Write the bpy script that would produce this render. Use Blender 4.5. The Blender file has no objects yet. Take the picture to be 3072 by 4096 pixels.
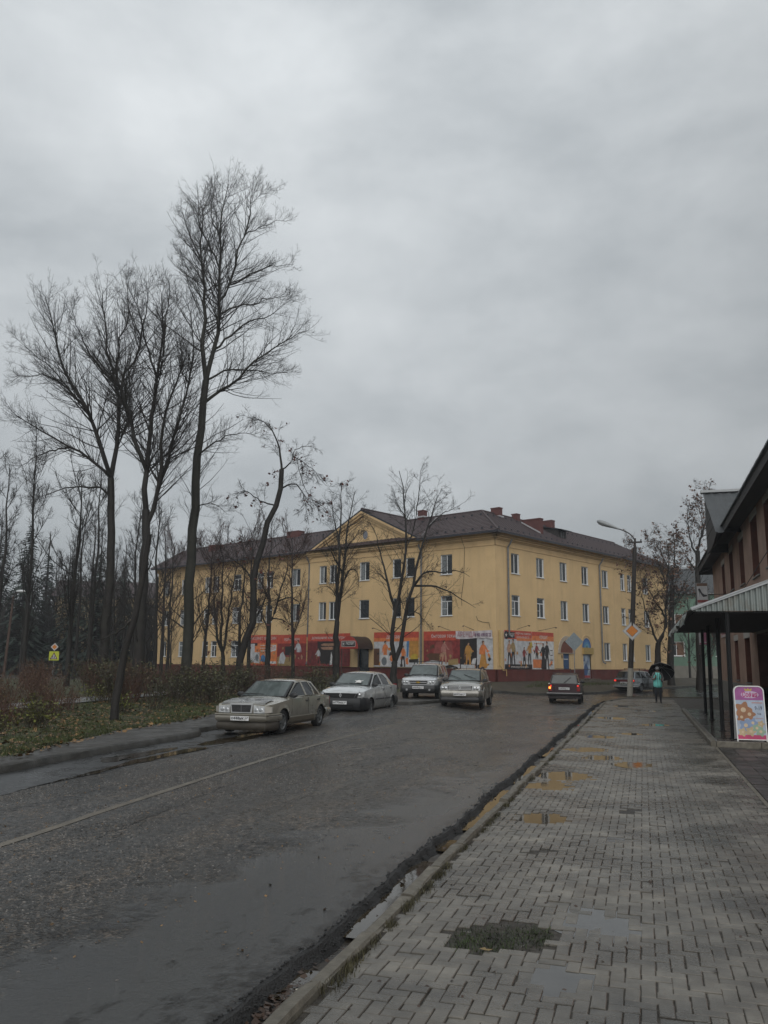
import bpy, math, random
import numpy as np
from mathutils import Vector, Matrix
from mathutils.geometry import tessellate_polygon

# ------------------------------------------------------------------ camera
SC = bpy.context.scene
COL = SC.collection
YAW, PITCH, ROLL, EYE = math.radians(17.1), math.radians(10.2), math.radians(-.6), 1.9
def _rot(v):
    c, s = math.cos(YAW), math.sin(YAW)
    return Vector((c*v[0]-s*v[1], s*v[0]+c*v[1], v[2]))
_F = Vector((0, math.cos(PITCH), math.sin(PITCH))); _U = Vector((0, -math.sin(PITCH), math.cos(PITCH))); _R = Vector((1, 0, 0))
_c, _s = math.cos(ROLL), math.sin(ROLL)
_R, _U = _c*_R-_s*_U, _s*_R+_c*_U
_R, _U, _F = _rot(_R), _rot(_U), _rot(_F)
cam = bpy.data.cameras.new('camera')
cam.sensor_fit = 'VERTICAL'; cam.sensor_height = 36.0; cam.sensor_width = 27.0
cam.lens = 3330/4096*36.0
cam.clip_start = .1; cam.clip_end = 2000
cam_o = bpy.data.objects.new('camera', cam); COL.objects.link(cam_o)
cam_o.matrix_world = Matrix(((_R.x, _U.x, -_F.x, 0), (_R.y, _U.y, -_F.y, 0), (_R.z, _U.z, -_F.z, EYE), (0, 0, 0, 1)))
SC.camera = cam_o

# ------------------------------------------------------------------ sky, sun, exposure
SUN_EL, SUN_AZ = math.radians(33), math.radians(163)       # azimuth from +Y, clockwise positive
W = bpy.data.worlds.new('World'); SC.world = W; W.use_nodes = True
nt = W.node_tree; nt.nodes.clear()
def N(t, **k):
    n = nt.nodes.new(t)
    for a, b in k.items(): setattr(n, a, b)
    return n
out = N('ShaderNodeOutputWorld')
sky = N('ShaderNodeTexSky', sky_type='NISHITA', sun_disc=False, sun_elevation=SUN_EL, sun_rotation=SUN_AZ)
bg1 = N('ShaderNodeBackground'); bg1.inputs[1].default_value = .05
nt.links.new(sky.outputs[0], bg1.inputs[0])
tc = N('ShaderNodeTexCoord')
sep = N('ShaderNodeSeparateXYZ'); nt.links.new(tc.outputs['Generated'], sep.inputs[0])
# clouds: direction divided by (height + c) flattens the pattern into a layer overhead
addz = N('ShaderNodeMath', operation='ADD'); addz.inputs[1].default_value = .75; nt.links.new(sep.outputs[2], addz.inputs[0])
mx = N('ShaderNodeMath', operation='MAXIMUM'); mx.inputs[1].default_value = .12; nt.links.new(addz.outputs[0], mx.inputs[0])
vdiv = N('ShaderNodeVectorMath', operation='DIVIDE')
cmb = N('ShaderNodeCombineXYZ')
for i in range(3): nt.links.new(mx.outputs[0], cmb.inputs[i])
nt.links.new(tc.outputs['Generated'], vdiv.inputs[0]); nt.links.new(cmb.outputs[0], vdiv.inputs[1])
mp = N('ShaderNodeMapping'); mp.inputs['Location'].default_value = (3.1, 1.7, .4); mp.inputs['Rotation'].default_value = (0, 0, .7)
mp.inputs['Scale'].default_value = (1.0, 1.0, 1.9)
nt.links.new(tc.outputs['Generated'], mp.inputs[0])
nz = N('ShaderNodeTexNoise'); nz.inputs['Scale'].default_value = 2.7; nz.inputs['Detail'].default_value = 8; nz.inputs['Roughness'].default_value = .56; nz.inputs['Distortion'].default_value = .15
nt.links.new(mp.outputs[0], nz.inputs['Vector'])
rampc = N('ShaderNodeValToRGB')
rampc.color_ramp.elements[0].position = .30; rampc.color_ramp.elements[0].color = (.405, .438, .462, 1)
rampc.color_ramp.elements[1].position = .72; rampc.color_ramp.elements[1].color = (.705, .738, .757, 1)
nt.links.new(nz.outputs[0], rampc.inputs[0])
# the cloud deck is thinner, so brighter, in one broad direction
sd = Vector((math.sin(SUN_AZ)*math.cos(SUN_EL), math.cos(SUN_AZ)*math.cos(SUN_EL), math.sin(SUN_EL)))
thin = Vector((math.sin(-.55)*math.cos(.58), math.cos(-.55)*math.cos(.58), math.sin(.58)))
dot = N('ShaderNodeVectorMath', operation='DOT_PRODUCT'); dot.inputs[1].default_value = thin
nrm = N('ShaderNodeVectorMath', operation='NORMALIZE'); nt.links.new(tc.outputs['Generated'], nrm.inputs[0])
nt.links.new(nrm.outputs[0], dot.inputs[0])
mr = N('ShaderNodeMapRange'); mr.inputs[1].default_value = .66; mr.inputs[2].default_value = 1.0; mr.inputs[3].default_value = .80; mr.inputs[4].default_value = 1.16
mr.interpolation_type = 'SMOOTHSTEP'
nt.links.new(dot.outputs['Value'], mr.inputs[0])
mrz = N('ShaderNodeMapRange'); mrz.inputs[1].default_value = 0; mrz.inputs[2].default_value = .8; mrz.inputs[3].default_value = .74; mrz.inputs[4].default_value = 1.12
nt.links.new(sep.outputs[2], mrz.inputs[0])
mul = N('ShaderNodeMath', operation='MULTIPLY'); nt.links.new(mr.outputs[0], mul.inputs[0]); nt.links.new(mrz.outputs[0], mul.inputs[1])
bg2 = N('ShaderNodeBackground'); nt.links.new(rampc.outputs[0], bg2.inputs[0]); nt.links.new(mul.outputs[0], bg2.inputs[1])
mixs = N('ShaderNodeMixShader'); mixs.inputs[0].default_value = .93
nt.links.new(bg1.outputs[0], mixs.inputs[1]); nt.links.new(bg2.outputs[0], mixs.inputs[2])
nt.links.new(mixs.outputs[0], out.inputs[0])

sun = bpy.data.lights.new('sun', 'SUN'); sun.energy = 1.5; sun.angle = math.radians(60); sun.color = (1, .97, .93)
sun_o = bpy.data.objects.new('sun', sun); COL.objects.link(sun_o)
sun_o.rotation_euler = (-sd).to_track_quat('-Z', 'Y').to_euler(); sun_o.location = (0, 0, 40)

SC.view_settings.view_transform = 'Standard'; SC.view_settings.look = 'None'
SC.view_settings.exposure = 0.0; SC.view_settings.gamma = 1.0; SC.view_settings.use_curve_mapping = False
SC.render.engine = 'CYCLES'
SC.cycles.max_bounces = 5; SC.cycles.diffuse_bounces = 2; SC.cycles.glossy_bounces = 3; SC.cycles.transparent_max_bounces = 6
SC.cycles.caustics_reflective = False; SC.cycles.caustics_refractive = False
SC.cycles.sample_clamp_indirect = 4.0
try: SC.cycles.use_denoising = True; SC.cycles.denoiser = 'OPENIMAGEDENOISE'
except Exception: pass

# ------------------------------------------------------------------ helpers
RNG = random.Random(7)
NR = np.random.default_rng(11)
def ss(a, b, x):
    t = min(1, max(0, (x-a)/(b-a))); return t*t*(3-2*t)
def gz(x, y):                                   # the carriageway climbs a little towards the yellow building
    return .2*ss(21, 30, y)*ss(-6.5, -9, x)
def interp(pts, x):
    if x <= pts[0][0]: return pts[0][1]
    for (a, b), (c, d) in zip(pts, pts[1:]):
        if x <= c: return b+(d-b)*(x-a)/(c-a)
    return pts[-1][1]
def cr(pts, n):                                  # Catmull-Rom resample of a polyline to n points
    P = np.array(pts, float)
    if len(P) == 2: 
        t = np.linspace(0, 1, n)[:, None]; return P[0]*(1-t)+P[1]*t
    E = np.vstack([2*P[0]-P[1], P, 2*P[-1]-P[-2]])
    d = np.r_[0, np.cumsum(np.linalg.norm(np.diff(P, axis=0), axis=1))]
    o = []
    for s in np.linspace(0, d[-1], n):
        i = min(len(P)-2, max(0, np.searchsorted(d, s, side='right')-1))
        u = (s-d[i])/max(1e-9, d[i+1]-d[i])
        a, b, c, e = E[i:i+4]
        o.append(.5*((2*b)+(-a+c)*u+(2*a-5*b+4*c-e)*u*u+(-a+3*b-3*c+e)*u**3))
    return np.array(o)

class MB:
    "collects faces, then links them as ONE mesh object"
    def __init__(s): s.v = []; s.f = []; s.m = []; s.cur = 0
    def face(s, *p):
        i = len(s.v); s.v += [tuple(q) for q in p]; s.f.append(tuple(range(i, i+len(p)))); s.m.append(s.cur)
    def grid(s, rows, closed=False):
        i = len(s.v); n = len(rows[0])
        for r in rows: s.v += [tuple(q) for q in r]
        for a in range(len(rows)-1):
            for b in range(n if closed else n-1):
                c = (b+1) % n
                s.f.append((i+a*n+b, i+a*n+c, i+(a+1)*n+c, i+(a+1)*n+b)); s.m.append(s.cur)
    def box(s, c, d, rz=0, M=None, taper=1):
        x, y, z = d[0]/2, d[1]/2, d[2]/2
        P = [(-x, -y, -z), (x, -y, -z), (x, y, -z), (-x, y, -z)]+[(a*taper, b*taper, z) for a, b in ((-x, -y), (x, -y), (x, y), (-x, y))]
        if M is None: M = Matrix.Rotation(rz, 3, 'Z')
        i = len(s.v); C = Vector(c)
        s.v += [tuple(M @ Vector(p)+C) for p in P]
        for q in ((3, 2, 1, 0), (4, 5, 6, 7), (0, 1, 5, 4), (1, 2, 6, 5), (2, 3, 7, 6), (3, 0, 4, 7)):
            s.f.append(tuple(i+k for k in q)); s.m.append(s.cur)
    def bb(s, x0, x1, y0, y1, z0, z1): s.box(((x0+x1)/2, (y0+y1)/2, (z0+z1)/2), (x1-x0, y1-y0, z1-z0))
    def tube(s, path, r, n=8, cap=True):
        P = [Vector(p) for p in path]
        if not hasattr(r, '__len__'): r = [r]*len(P)
        rows = []; up = Vector((0, 0, 1))
        for k, p in enumerate(P):
            t = (P[min(k+1, len(P)-1)]-P[max(k-1, 0)]).normalized()
            a = t.cross(up if abs(t.z) < .9 else Vector((0, 1, 0))).normalized(); b = t.cross(a)
            if rows and a.dot(la) < 0: a, b = -a, -b
            la = a
            rows.append([p+r[k]*(math.cos(w)*a+math.sin(w)*b) for w in [2*math.pi*q/n for q in range(n)]])
        s.grid(rows, True)
        if cap: s.face(*rows[0][::-1]); s.face(*rows[-1])
    def lathe(s, prof, c=(0, 0, 0), axis='Z', n=16):
        rows = []
        for r, h in prof:
            row = []
            for q in range(n):
                a = 2*math.pi*q/n; x, y = r*math.cos(a), r*math.sin(a)
                p = (x, y, h) if axis == 'Z' else (x, h, y) if axis == 'Y' else (h, x, y)
                row.append((p[0]+c[0], p[1]+c[1], p[2]+c[2]))
            rows.append(row)
        s.grid(rows, True)
    def prism(s, poly, f0, f1):                  # poly of 2D points, f0/f1 map 2D -> 3D for the two faces
        A = [f0(*p) for p in poly]; B = [f1(*p) for p in poly]; n = len(poly)
        s.face(*A[::-1]); s.face(*B)
        for i in range(n): s.face(A[i], A[(i+1) % n], B[(i+1) % n], B[i])
    def flat(s, poly, w=0.0): s.face(*[(p[0], p[1], w) for p in poly])
    def slab(s, poly, w0, w1): s.prism(poly, lambda u, v: (u, v, w0), lambda u, v: (u, v, w1))
    def ell(s, c, r, n=10, m=7):
        rows = []
        for i in range(m+1):
            t = math.pi*i/m
            rows.append([(c[0]+r[0]*math.sin(t)*math.cos(a), c[1]+r[1]*math.sin(t)*math.sin(a), c[2]-r[2]*math.cos(t)) for a in [2*math.pi*q/n for q in range(n)]])
        s.grid(rows, True)
    def mesh(s, name, mats, smooth=False):
        me = bpy.data.meshes.new(name); me.from_pydata(s.v, [], s.f)
        for m in (mats if isinstance(mats, (list, tuple)) else [mats]): me.materials.append(m)
        if any(s.m): me.polygons.foreach_set('material_index', s.m)
        if smooth:
            me.polygons.foreach_set('use_smooth', [True]*len(s.f))
            try: me.set_sharp_from_angle(angle=math.radians(40 if smooth is True else smooth))
            except Exception: pass
        me.update(); return me
    def build(s, name, mats, parent=None, smooth=False, M=None, loc=None):
        return obj(name, s.mesh(name, mats, smooth), parent, M, loc)
def weld(me, d=1e-4):
    import bmesh
    b = bmesh.new(); b.from_mesh(me); bmesh.ops.remove_doubles(b, verts=b.verts, dist=d); bmesh.ops.recalc_face_normals(b, faces=b.faces)
    b.to_mesh(me); b.free(); return me
def obj(name, me, parent=None, M=None, loc=None):
    o = bpy.data.objects.new(name, me); COL.objects.link(o)
    if parent is not None: o.parent = parent
    if M is not None: o.matrix_local = M
    if loc is not None: o.location = loc
    return o
def tag(o, label, cat, group=None, kind=None):
    if label: o['label'] = label
    if cat: o['category'] = cat
    if group: o['group'] = group
    if kind: o['kind'] = kind
    return o
def thing(name, label, cat, loc=(0, 0, 0), rz=0, group=None, M=None):
    o = bpy.data.objects.new(name, None); COL.objects.link(o); o.empty_display_size = .3
    if M is not None: o.matrix_world = M
    else: o.location = loc; o.rotation_euler = (0, 0, rz)
    return tag(o, label, cat, group)
def struct(o): o['kind'] = 'structure'; return o
def stuff(o): o['kind'] = 'stuff'; return o
def copy_tree(o, parent=None):
    c = o.copy(); COL.objects.link(c)
    if parent is not None: c.parent = parent
    for ch in list(o.children): copy_tree(ch, c)
    return c
_FONT = {}
def text_mesh(body, size, ext=.002, align='CENTER', bold=0.0, shear=0.0):
    cu = bpy.data.curves.new('lettering', 'FONT'); cu.body = body; cu.size = size; cu.extrude = ext; cu.align_x = align; cu.align_y = 'CENTER'
    cu.offset = bold; cu.resolution_u = 2; cu.shear = shear
    t = bpy.data.objects.new('lettering', cu); COL.objects.link(t)
    bpy.context.view_layer.update()
    me = bpy.data.meshes.new_from_object(t.evaluated_get(bpy.context.evaluated_depsgraph_get()))
    bpy.data.objects.remove(t); return me
def text(body, size, m, parent, M, name='lettering', fit=None, bold=0.0, shear=0.0, ext=.002):
    me = text_mesh(body, size, ext, bold=bold, shear=shear); me.materials.clear(); me.materials.append(m)
    if fit and len(me.vertices):
        xs = [v.co.x for v in me.vertices]; k = fit/max(1e-6, max(xs)-min(xs))
        for v in me.vertices: v.co.x *= k
    return obj(name, me, parent, M)

# ------------------------------------------------------------------ materials
_MC = {}
def mat(name, col, rough=.6, var=.12, scale=6.0, bump=0.0, bscale=30.0, metal=0.0, coat=0.0, coat_rough=.05, spec=.5, col2=None, stain=None, stain_scale=1.5, isl=0.0, rvar=0.0, detail=5, emit=0.0, dist=.02, pos=False):
    if name in _MC: return _MC[name]
    m = bpy.data.materials.new(name); m.use_nodes = True; t = m.node_tree; b = t.nodes['Principled BSDF']
    L = t.links.new
    b.inputs['Roughness'].default_value = rough; b.inputs['Metallic'].default_value = metal
    b.inputs['Specular IOR Level'].default_value = spec
    b.inputs['Coat Weight'].default_value = coat; b.inputs['Coat Roughness'].default_value = coat_rough
    tcn = t.nodes.new('ShaderNodeTexCoord')
    nz = t.nodes.new('ShaderNodeTexNoise'); nz.inputs['Scale'].default_value = scale; nz.inputs['Detail'].default_value = detail
    CO = tcn.outputs['Object']
    if pos: CO = t.nodes.new('ShaderNodeNewGeometry').outputs['Position']
    L(CO, nz.inputs['Vector'])
    rp = t.nodes.new('ShaderNodeValToRGB'); c2 = col2 or col
    e = rp.color_ramp.elements
    e[0].position = .3; e[0].color = tuple(max(0, c*(1-var)) for c in col)+(1,)
    e[1].position = .7; e[1].color = tuple(min(1, c*(1+var)) for c in c2)+(1,)
    L(nz.outputs[0], rp.inputs[0]); cur = rp.outputs[0]
    if stain is not None:
        n2 = t.nodes.new('ShaderNodeTexNoise'); n2.inputs['Scale'].default_value = stain_scale; n2.inputs['Detail'].default_value = 6; n2.inputs['Roughness'].default_value = .62
        L(CO, n2.inputs['Vector'])
        r2 = t.nodes.new('ShaderNodeValToRGB'); r2.color_ramp.elements[0].position = .52; r2.color_ramp.elements[0].color = (0, 0, 0, 1); r2.color_ramp.elements[1].position = .72; r2.color_ramp.elements[1].color = (.8, .8, .8, 1)
        L(n2.outputs[0], r2.inputs[0])
        mxn = t.nodes.new('ShaderNodeMix'); mxn.data_type = 'RGBA'; L(r2.outputs[0], mxn.inputs['Factor']); L(cur, mxn.inputs['A']); mxn.inputs['B'].default_value = tuple(stain)+(1,)
        cur = mxn.outputs['Result']
    if isl:
        g = t.nodes.new('ShaderNodeNewGeometry'); oi = t.nodes.new('ShaderNodeObjectInfo')
        a = t.nodes.new('ShaderNodeMath'); a.operation = 'ADD'; L(g.outputs['Random Per Island'], a.inputs[0]); L(oi.outputs['Random'], a.inputs[1])
        fr = t.nodes.new('ShaderNodeMath'); fr.operation = 'FRACT'; L(a.outputs[0], fr.inputs[0])
        mr = t.nodes.new('ShaderNodeMapRange'); mr.inputs[3].default_value = 1-isl; mr.inputs[4].default_value = 1+isl; L(fr.outputs[0], mr.inputs[0])
        hs = t.nodes.new('ShaderNodeHueSaturation'); L(cur, hs.inputs['Color']); L(mr.outputs[0], hs.inputs['Value']); cur = hs.outputs[0]
    L(cur, b.inputs['Base Color'])
    if rvar:
        n3 = t.nodes.new('ShaderNodeTexNoise'); n3.inputs['Scale'].default_value = scale*.7; n3.inputs['Detail'].default_value = 4; L(CO, n3.inputs['Vector'])
        m3 = t.nodes.new('ShaderNodeMapRange'); m3.inputs[1].default_value = .35; m3.inputs[2].default_value = .65; m3.inputs[3].default_value = max(.02, rough-rvar); m3.inputs[4].default_value = min(1, rough+rvar)
        L(n3.outputs[0], m3.inputs[0]); L(m3.outputs[0], b.inputs['Roughness'])
    if bump:
        n4 = t.nodes.new('ShaderNodeTexNoise'); n4.inputs['Scale'].default_value = bscale; n4.inputs['Detail'].default_value = 6; L(CO, n4.inputs['Vector'])
        bp = t.nodes.new('ShaderNodeBump'); bp.inputs['Strength'].default_value = bump; bp.inputs['Distance'].default_value = dist
        L(n4.outputs[0], bp.inputs['Height']); L(bp.outputs[0], b.inputs['Normal'])
    if emit:
        b.inputs['Emission Color'].default_value = tuple(col)+(1,); b.inputs['Emission Strength'].default_value = emit
    _MC[name] = m; return m
def nodes_of(m): return m.node_tree.nodes, m.node_tree.links.new, m.node_tree.nodes['Principled BSDF']

black_rubber = mat('black_rubber', (.018, .018, .02), .7, .2)
black_plastic = mat('black_plastic', (.02, .021, .023), .45, .2, bump=.1, bscale=60)
white_paint = mat('white_paint', (.72, .72, .70), .5, .06, stain=(.5, .5, .47), stain_scale=3)
plate_white = mat('plate_white', (.68, .69, .70), .4, .08, stain=(.42, .41, .38), stain_scale=9)
letter_black = mat('letter_black', (.02, .02, .025), .5, .05)
# ================================================================== GROUND
XL = [(-8, -9.6), (5, -10.05), (12, -10.42), (16, -10.75), (19.6, -10.85), (20.6, -11.5), (31.8, -11.5), (32.7, -11.2), (33.2, -9.1), (36, -8.6), (40, -8.3), (50, -8.4), (51.5, -7.5), (52.8, -5.5), (56.4, -2.8), (61, -2.0), (68, .2), (76, 3), (100, 12)]
def xl(y): return interp([(a, b) for a, b in XL], y)
XRK = [(-8, -1.9), (43, -1.9), (46, -1.8), (49, -1.4), (51.5, -.6), (53, .6), (54, 2.5), (54.6, 6), (55, 12), (55.2, 45)]   # front of the right kerb

# --- materials of the ground
m_soil = mat('soil', (.035, .028, .018), .9, .4, 3, bump=.5, bscale=12, stain=(.035, .045, .015), stain_scale=.5)
m_road = mat('wet_asphalt', (.05, .048, .045), .5, .25, 3)
def wet_road(m):
    nd, L, b = nodes_of(m); t = m.node_tree
    for n in list(nd):
        if n.type not in ('BSDF_PRINCIPLED', 'OUTPUT_MATERIAL'): nd.remove(n)
    def n_(k, **kw):
        n = nd.new(k)
        for a, v in kw.items(): setattr(n, a, v)
        return n
    def noise(scale, detail=5, vec=None, rough=.5):
        n = n_('ShaderNodeTexNoise'); n.inputs['Scale'].default_value = scale; n.inputs['Detail'].default_value = detail; n.inputs['Roughness'].default_value = rough
        L(vec or tco, n.inputs['Vector']); return n.outputs[0]
    def rng(v, a, b_, c, d, smooth=False):
        n = n_('ShaderNodeMapRange'); L(v, n.inputs[0])
        for i, q in enumerate((a, b_, c, d)): n.inputs[i+1].default_value = q
        if smooth: n.interpolation_type = 'SMOOTHSTEP'
        return n.outputs[0]
    def math_(op, a, b_):
        n = n_('ShaderNodeMath', operation=op)
        for i, q in enumerate((a, b_)):
            if isinstance(q, (int, float)): n.inputs[i].default_value = q
            else: L(q, n.inputs[i])
        return n.outputs[0]
    def mixc(f, a, b_):
        n = n_('ShaderNodeMix'); n.data_type = 'RGBA'
        if isinstance(f, float): n.inputs['Factor'].default_value = f
        else: L(f, n.inputs['Factor'])
        for k, q in (('A', a), ('B', b_)):
            if isinstance(q, tuple): n.inputs[k].default_value = q+(1,)
            else: L(q, n.inputs[k])
        return n.outputs['Result']
    tco = n_('ShaderNodeTexCoord').outputs['Object']
    sp = n_('ShaderNodeSeparateXYZ'); L(tco, sp.inputs[0])
    stretch = n_('ShaderNodeMapping'); stretch.inputs['Scale'].default_value = (1, .35, 1); L(tco, stretch.inputs[0]); sv = stretch.outputs[0]
    # newer smooth overlay along the right-hand side, its edge wandering
    edge = math_('ADD', rng(noise(.8, 6), .3, .7, -.8, .8), sp.outputs[0])
    edge = math_('ADD', edge, rng(sp.outputs[1], 3, 16, .6, -.9))
    smooth = rng(edge, -3.95, -3.35, 0, 1, True)
    # exposed chippings: voronoi cells, most dark, some pale brown or grey
    vo = n_('ShaderNodeTexVoronoi'); vo.inputs['Scale'].default_value = 44; L(tco, vo.inputs['Vector'])
    chipr = n_('ShaderNodeValToRGB'); els = chipr.color_ramp.elements
    els[0].position = 0; els[0].color = (.016, .016, .016, 1); els[1].position = 1; els[1].color = (.30, .23, .17, 1)
    for p, c in ((.3, (.040, .038, .034, 1)), (.62, (.075, .066, .055, 1)), (.84, (.14, .11, .083, 1))):
        e = els.new(p); e.color = c
    sc = n_('ShaderNodeSeparateColor'); L(vo.outputs['Color'], sc.inputs[0]); L(sc.outputs[0], chipr.inputs[0])
    fine = mixc(rng(noise(260, 2), .35, .65, 0, 1), (.023, .0245, .025), (.056, .058, .058))
    chips = mixc(rng(noise(1.6, 6, sv, .7), .30, .58, .15, .85, True), chipr.outputs[0], fine)
    base = mixc(math_('MULTIPLY', smooth, .93), chips, fine)
    # dark ravelled patches
    patch = math_('MULTIPLY', rng(noise(1.1, 9, sv, .75), .51, .62, 0, 1, True), rng(noise(9, 4), .38, .6, .1, 1, True))
    base = mixc(math_('MULTIPLY', patch, .9), base, (.010, .010, .010))
    # drying, paler patches and mud film
    pale = math_('MULTIPLY', rng(noise(.6, 6, sv, .6), .56, .74, 0, .55, True), smooth)
    base = mixc(pale, base, (.055, .058, .061))
    mud = rng(noise(.22, 3), .5, .7, 0, .35, True)
    base = mixc(mud, base, (.045, .034, .024))
    edged = rng(math_('ADD', sp.outputs[0], rng(noise(7, 5), .3, .7, -.11, .11)), -2.43, -2.31, 0, 1, True)
    base = mixc(edged, base, (.008, .008, .008))
    grit = rng(noise(9, 7, None, .85), .34, .66, .25, 2.0)
    grit = math_('MULTIPLY', grit, rng(noise(38, 4, None, .75), .34, .66, .45, 1.7))
    gk = n_('ShaderNodeMix'); gk.data_type = 'FLOAT'; L(smooth, gk.inputs['Factor']); L(grit, gk.inputs['A']); gk.inputs['B'].default_value = 1.0
    hs_ = n_('ShaderNodeHueSaturation'); L(base, hs_.inputs['Color']); L(gk.outputs['Result'], hs_.inputs['Value']); base = hs_.outputs[0]
    L(base, b.inputs['Base Color'])
    wet = rng(noise(.35, 5, sv, .6), .35, .62, 0, 1, True)
    r1 = math_('SUBTRACT', rng(wet, 0, 1, .40, .15), math_('MULTIPLY', smooth, .10))
    r2 = math_('ADD', r1, math_('MULTIPLY', patch, .2))
    L(r2, b.inputs['Roughness'])
    spk = math_('MULTIPLY', rng(noise(14, 6, None, .85), .38, .62, .0, .7), 1.0)
    spm = n_('ShaderNodeMix'); spm.data_type = 'FLOAT'; L(smooth, spm.inputs['Factor']); L(spk, spm.inputs['A']); spm.inputs['B'].default_value = .75
    spec_out = spm.outputs['Result']
    L(spec_out, b.inputs['Specular IOR Level'])
    hgt = math_('MULTIPLY', vo.outputs['Distance'], math_('SUBTRACT', 1.0, math_('MULTIPLY', smooth, .85)))
    hgt = math_('ADD', hgt, math_('MULTIPLY', noise(200, 3), .25))
    hgt = math_('ADD', hgt, math_('MULTIPLY', noise(13, 5, None, .75), math_('SUBTRACT', 1.3, smooth)))
    hgt = math_('SUBTRACT', hgt, math_('MULTIPLY', patch, .8))
    bp = n_('ShaderNodeBump'); bp.inputs['Strength'].default_value = .75; bp.inputs['Distance'].default_value = .018; L(hgt, bp.inputs['Height']); L(bp.outputs[0], b.inputs['Normal'])
wet_road(m_road)
m_gutter = mat('gutter_mud', (.038, .031, .024), .45, .45, 4, bump=.7, bscale=25, rvar=.25, stain=(.02, .018, .015), stain_scale=3)
m_crumb = mat('broken_asphalt', (.02, .02, .02), .6, .4, 20, bump=.8, bscale=60)
m_kerb = mat('kerb_concrete', (.12, .108, .085), .6, .3, 9, bump=.5, bscale=45, stain=(.08, .07, .05), stain_scale=2.5, rvar=.15, isl=.15)
m_kerbd = mat('kerb_concrete_dark', (.034, .032, .027), .6, .4, 5, bump=.5, bscale=30, stain=(.018, .018, .016), stain_scale=1.2, rvar=.15)
m_water = mat('puddle_water', (.045, .035, .022), .03, .3, 2, spec=.6, bump=.03, bscale=6)
m_film = mat('water_film', (.05, .047, .042), .10, .25, 5, spec=.55, bump=.05, bscale=10)

# --- soil sheet out to the horizon
g = MB(); xs_ = list(np.r_[np.linspace(-600, -40, 8), np.linspace(-30, 40, 15), np.linspace(60, 600, 8)]); ys_ = list(np.r_[np.linspace(-60, 120, 19), np.linspace(160, 900, 8)])
g.grid([[(x, y, -.16 if y < 62 and x > -12.5 else (-.16+.42*ss(-12.5, -19, x) if y < 62 else -.16+.25*ss(-2, -18, x))) for x in xs_] for y in ys_])
ground = struct(g.build("ground", m_soil))

# --- carriageway: slab with a crumbled right edge, over a lower gutter bed
g = MB(); rows = []
def xr_edge(y):
    if y < 42: return -2.28+.025*math.sin(y*1.3)+.014*math.sin(y*4.3+1)+.012*math.sin(y*11.1)
    return interp(XRK, y)-.3
ys = list(np.arange(-6, 42, .12))+list(np.arange(42, 55.3, .3))+list(np.arange(55.4, 110, 2))
for y in ys:
    a, b = xl(y)-.3, (xr_edge(y) if y < 55.3 else 45)
    if y > 76: a = min(a, 10)
    rows.append([(a+(b-a)*t, y, -.02+gz(a+(b-a)*t, y)) for t in (0, .04, .1, .17, .25, .34, .44, .55, .67, .8, .9, .97, 1)])
g.grid(rows)
road = struct(g.build('road', m_road, smooth=True))
# the broken edge itself, crumbs and lumps of asphalt
g = MB(); rows = []
for y in ys:
    if y > 45: break
    b = xr_edge(y); rr = NR.uniform(0, .05)
    rows.append([(b-.004, y, -.0195), (b+.012+rr*.3, y, -.035+NR.uniform(-.008, .008)), (b+.03+rr*.5, y, -.07), (b+.06+rr, y, -.125)])
g.grid(rows)
for k in range(3200):
    y = 3.5+40*NR.random()**1.7; b = xr_edge(y)+NR.normal(.02, .022); s = NR.uniform(.003, .011)*(1+.03*y)
    g.ell((b, y, -.018 if b < xr_edge(y) else -.03-(b-xr_edge(y))*1.0), (s, s*1.2, s*.8), 5, 3)
e = g.build('crumbled_edge', m_crumb, road); stuff(e)
# painted centre line, worn
m_line = mat('worn_line_paint', (.13, .112, .085), .5, .35, 3, stain=(.045, .042, .038), stain_scale=6, bump=.3, bscale=60)
g = MB(); cl = cr([(-6.2, 3), (-6.46, 7.56), (-6.74, 10.2), (-7.2, 15.75), (-7.4, 21.66), (-7.2, 29), (-6.9, 35.9), (-6.0, 42)], 60)
g.grid([[(x-.06, y, -.014+gz(x, y)), (x+.06, y, -.014+gz(x, y))] for x, y in cl])
struct(g.build('centre_line', m_line, road))
# smooth patched strip by the left kerb
m_patch = mat('smooth_patch', (.026, .027, .028), .30, .25, 2, bump=.15, bscale=30, rvar=.15)
g = MB(); rows = []
for y in np.arange(4, 30, .4):
    a = xl(y)-.05; b = interp([(4, -8.4), (10.2, -8.8), (13, -9.0), (18, -9.3), (22, -9.6), (28, -10.2), (30, -10.6)], y)+.06*math.sin(y*2.1)+.04*math.sin(y*5)
    if b-a < .15: b = a+.15
    rows.append([(a+(b-a)*t, y, -.0155+gz(a, y)) for t in (0, .5, 1)])
g.grid(rows); struct(g.build('patched_strip', m_patch, road))
# cracks
m_crack = mat('crack', (.008, .008, .008), .7, .2)
g = MB()
for (x0, y0, x1, y1) in ((-5.75, 8.2, -6.3, 12.5), (-6.35, 13.5, -6.6, 17)):
    n = 24; pts = [(x0+(x1-x0)*i/n+NR.normal(0, .03), y0+(y1-y0)*i/n) for i in range(n+1)]
    g.grid([[(x-.002-NR.uniform(0, .008), y, -.0165), (x+.002+NR.uniform(0, .008), y, -.0165)] for x, y in pts])
stuff(g.build('crack', m_crack, road))

g = MB(); g.grid([[(x, y, -.12+NR.normal(0, .008)) for x in np.linspace(-2.5, -1.85, 5)] for y in np.arange(-6, 45, .4)])
gutter = struct(g.build('gutter', m_gutter, smooth=True))
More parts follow.
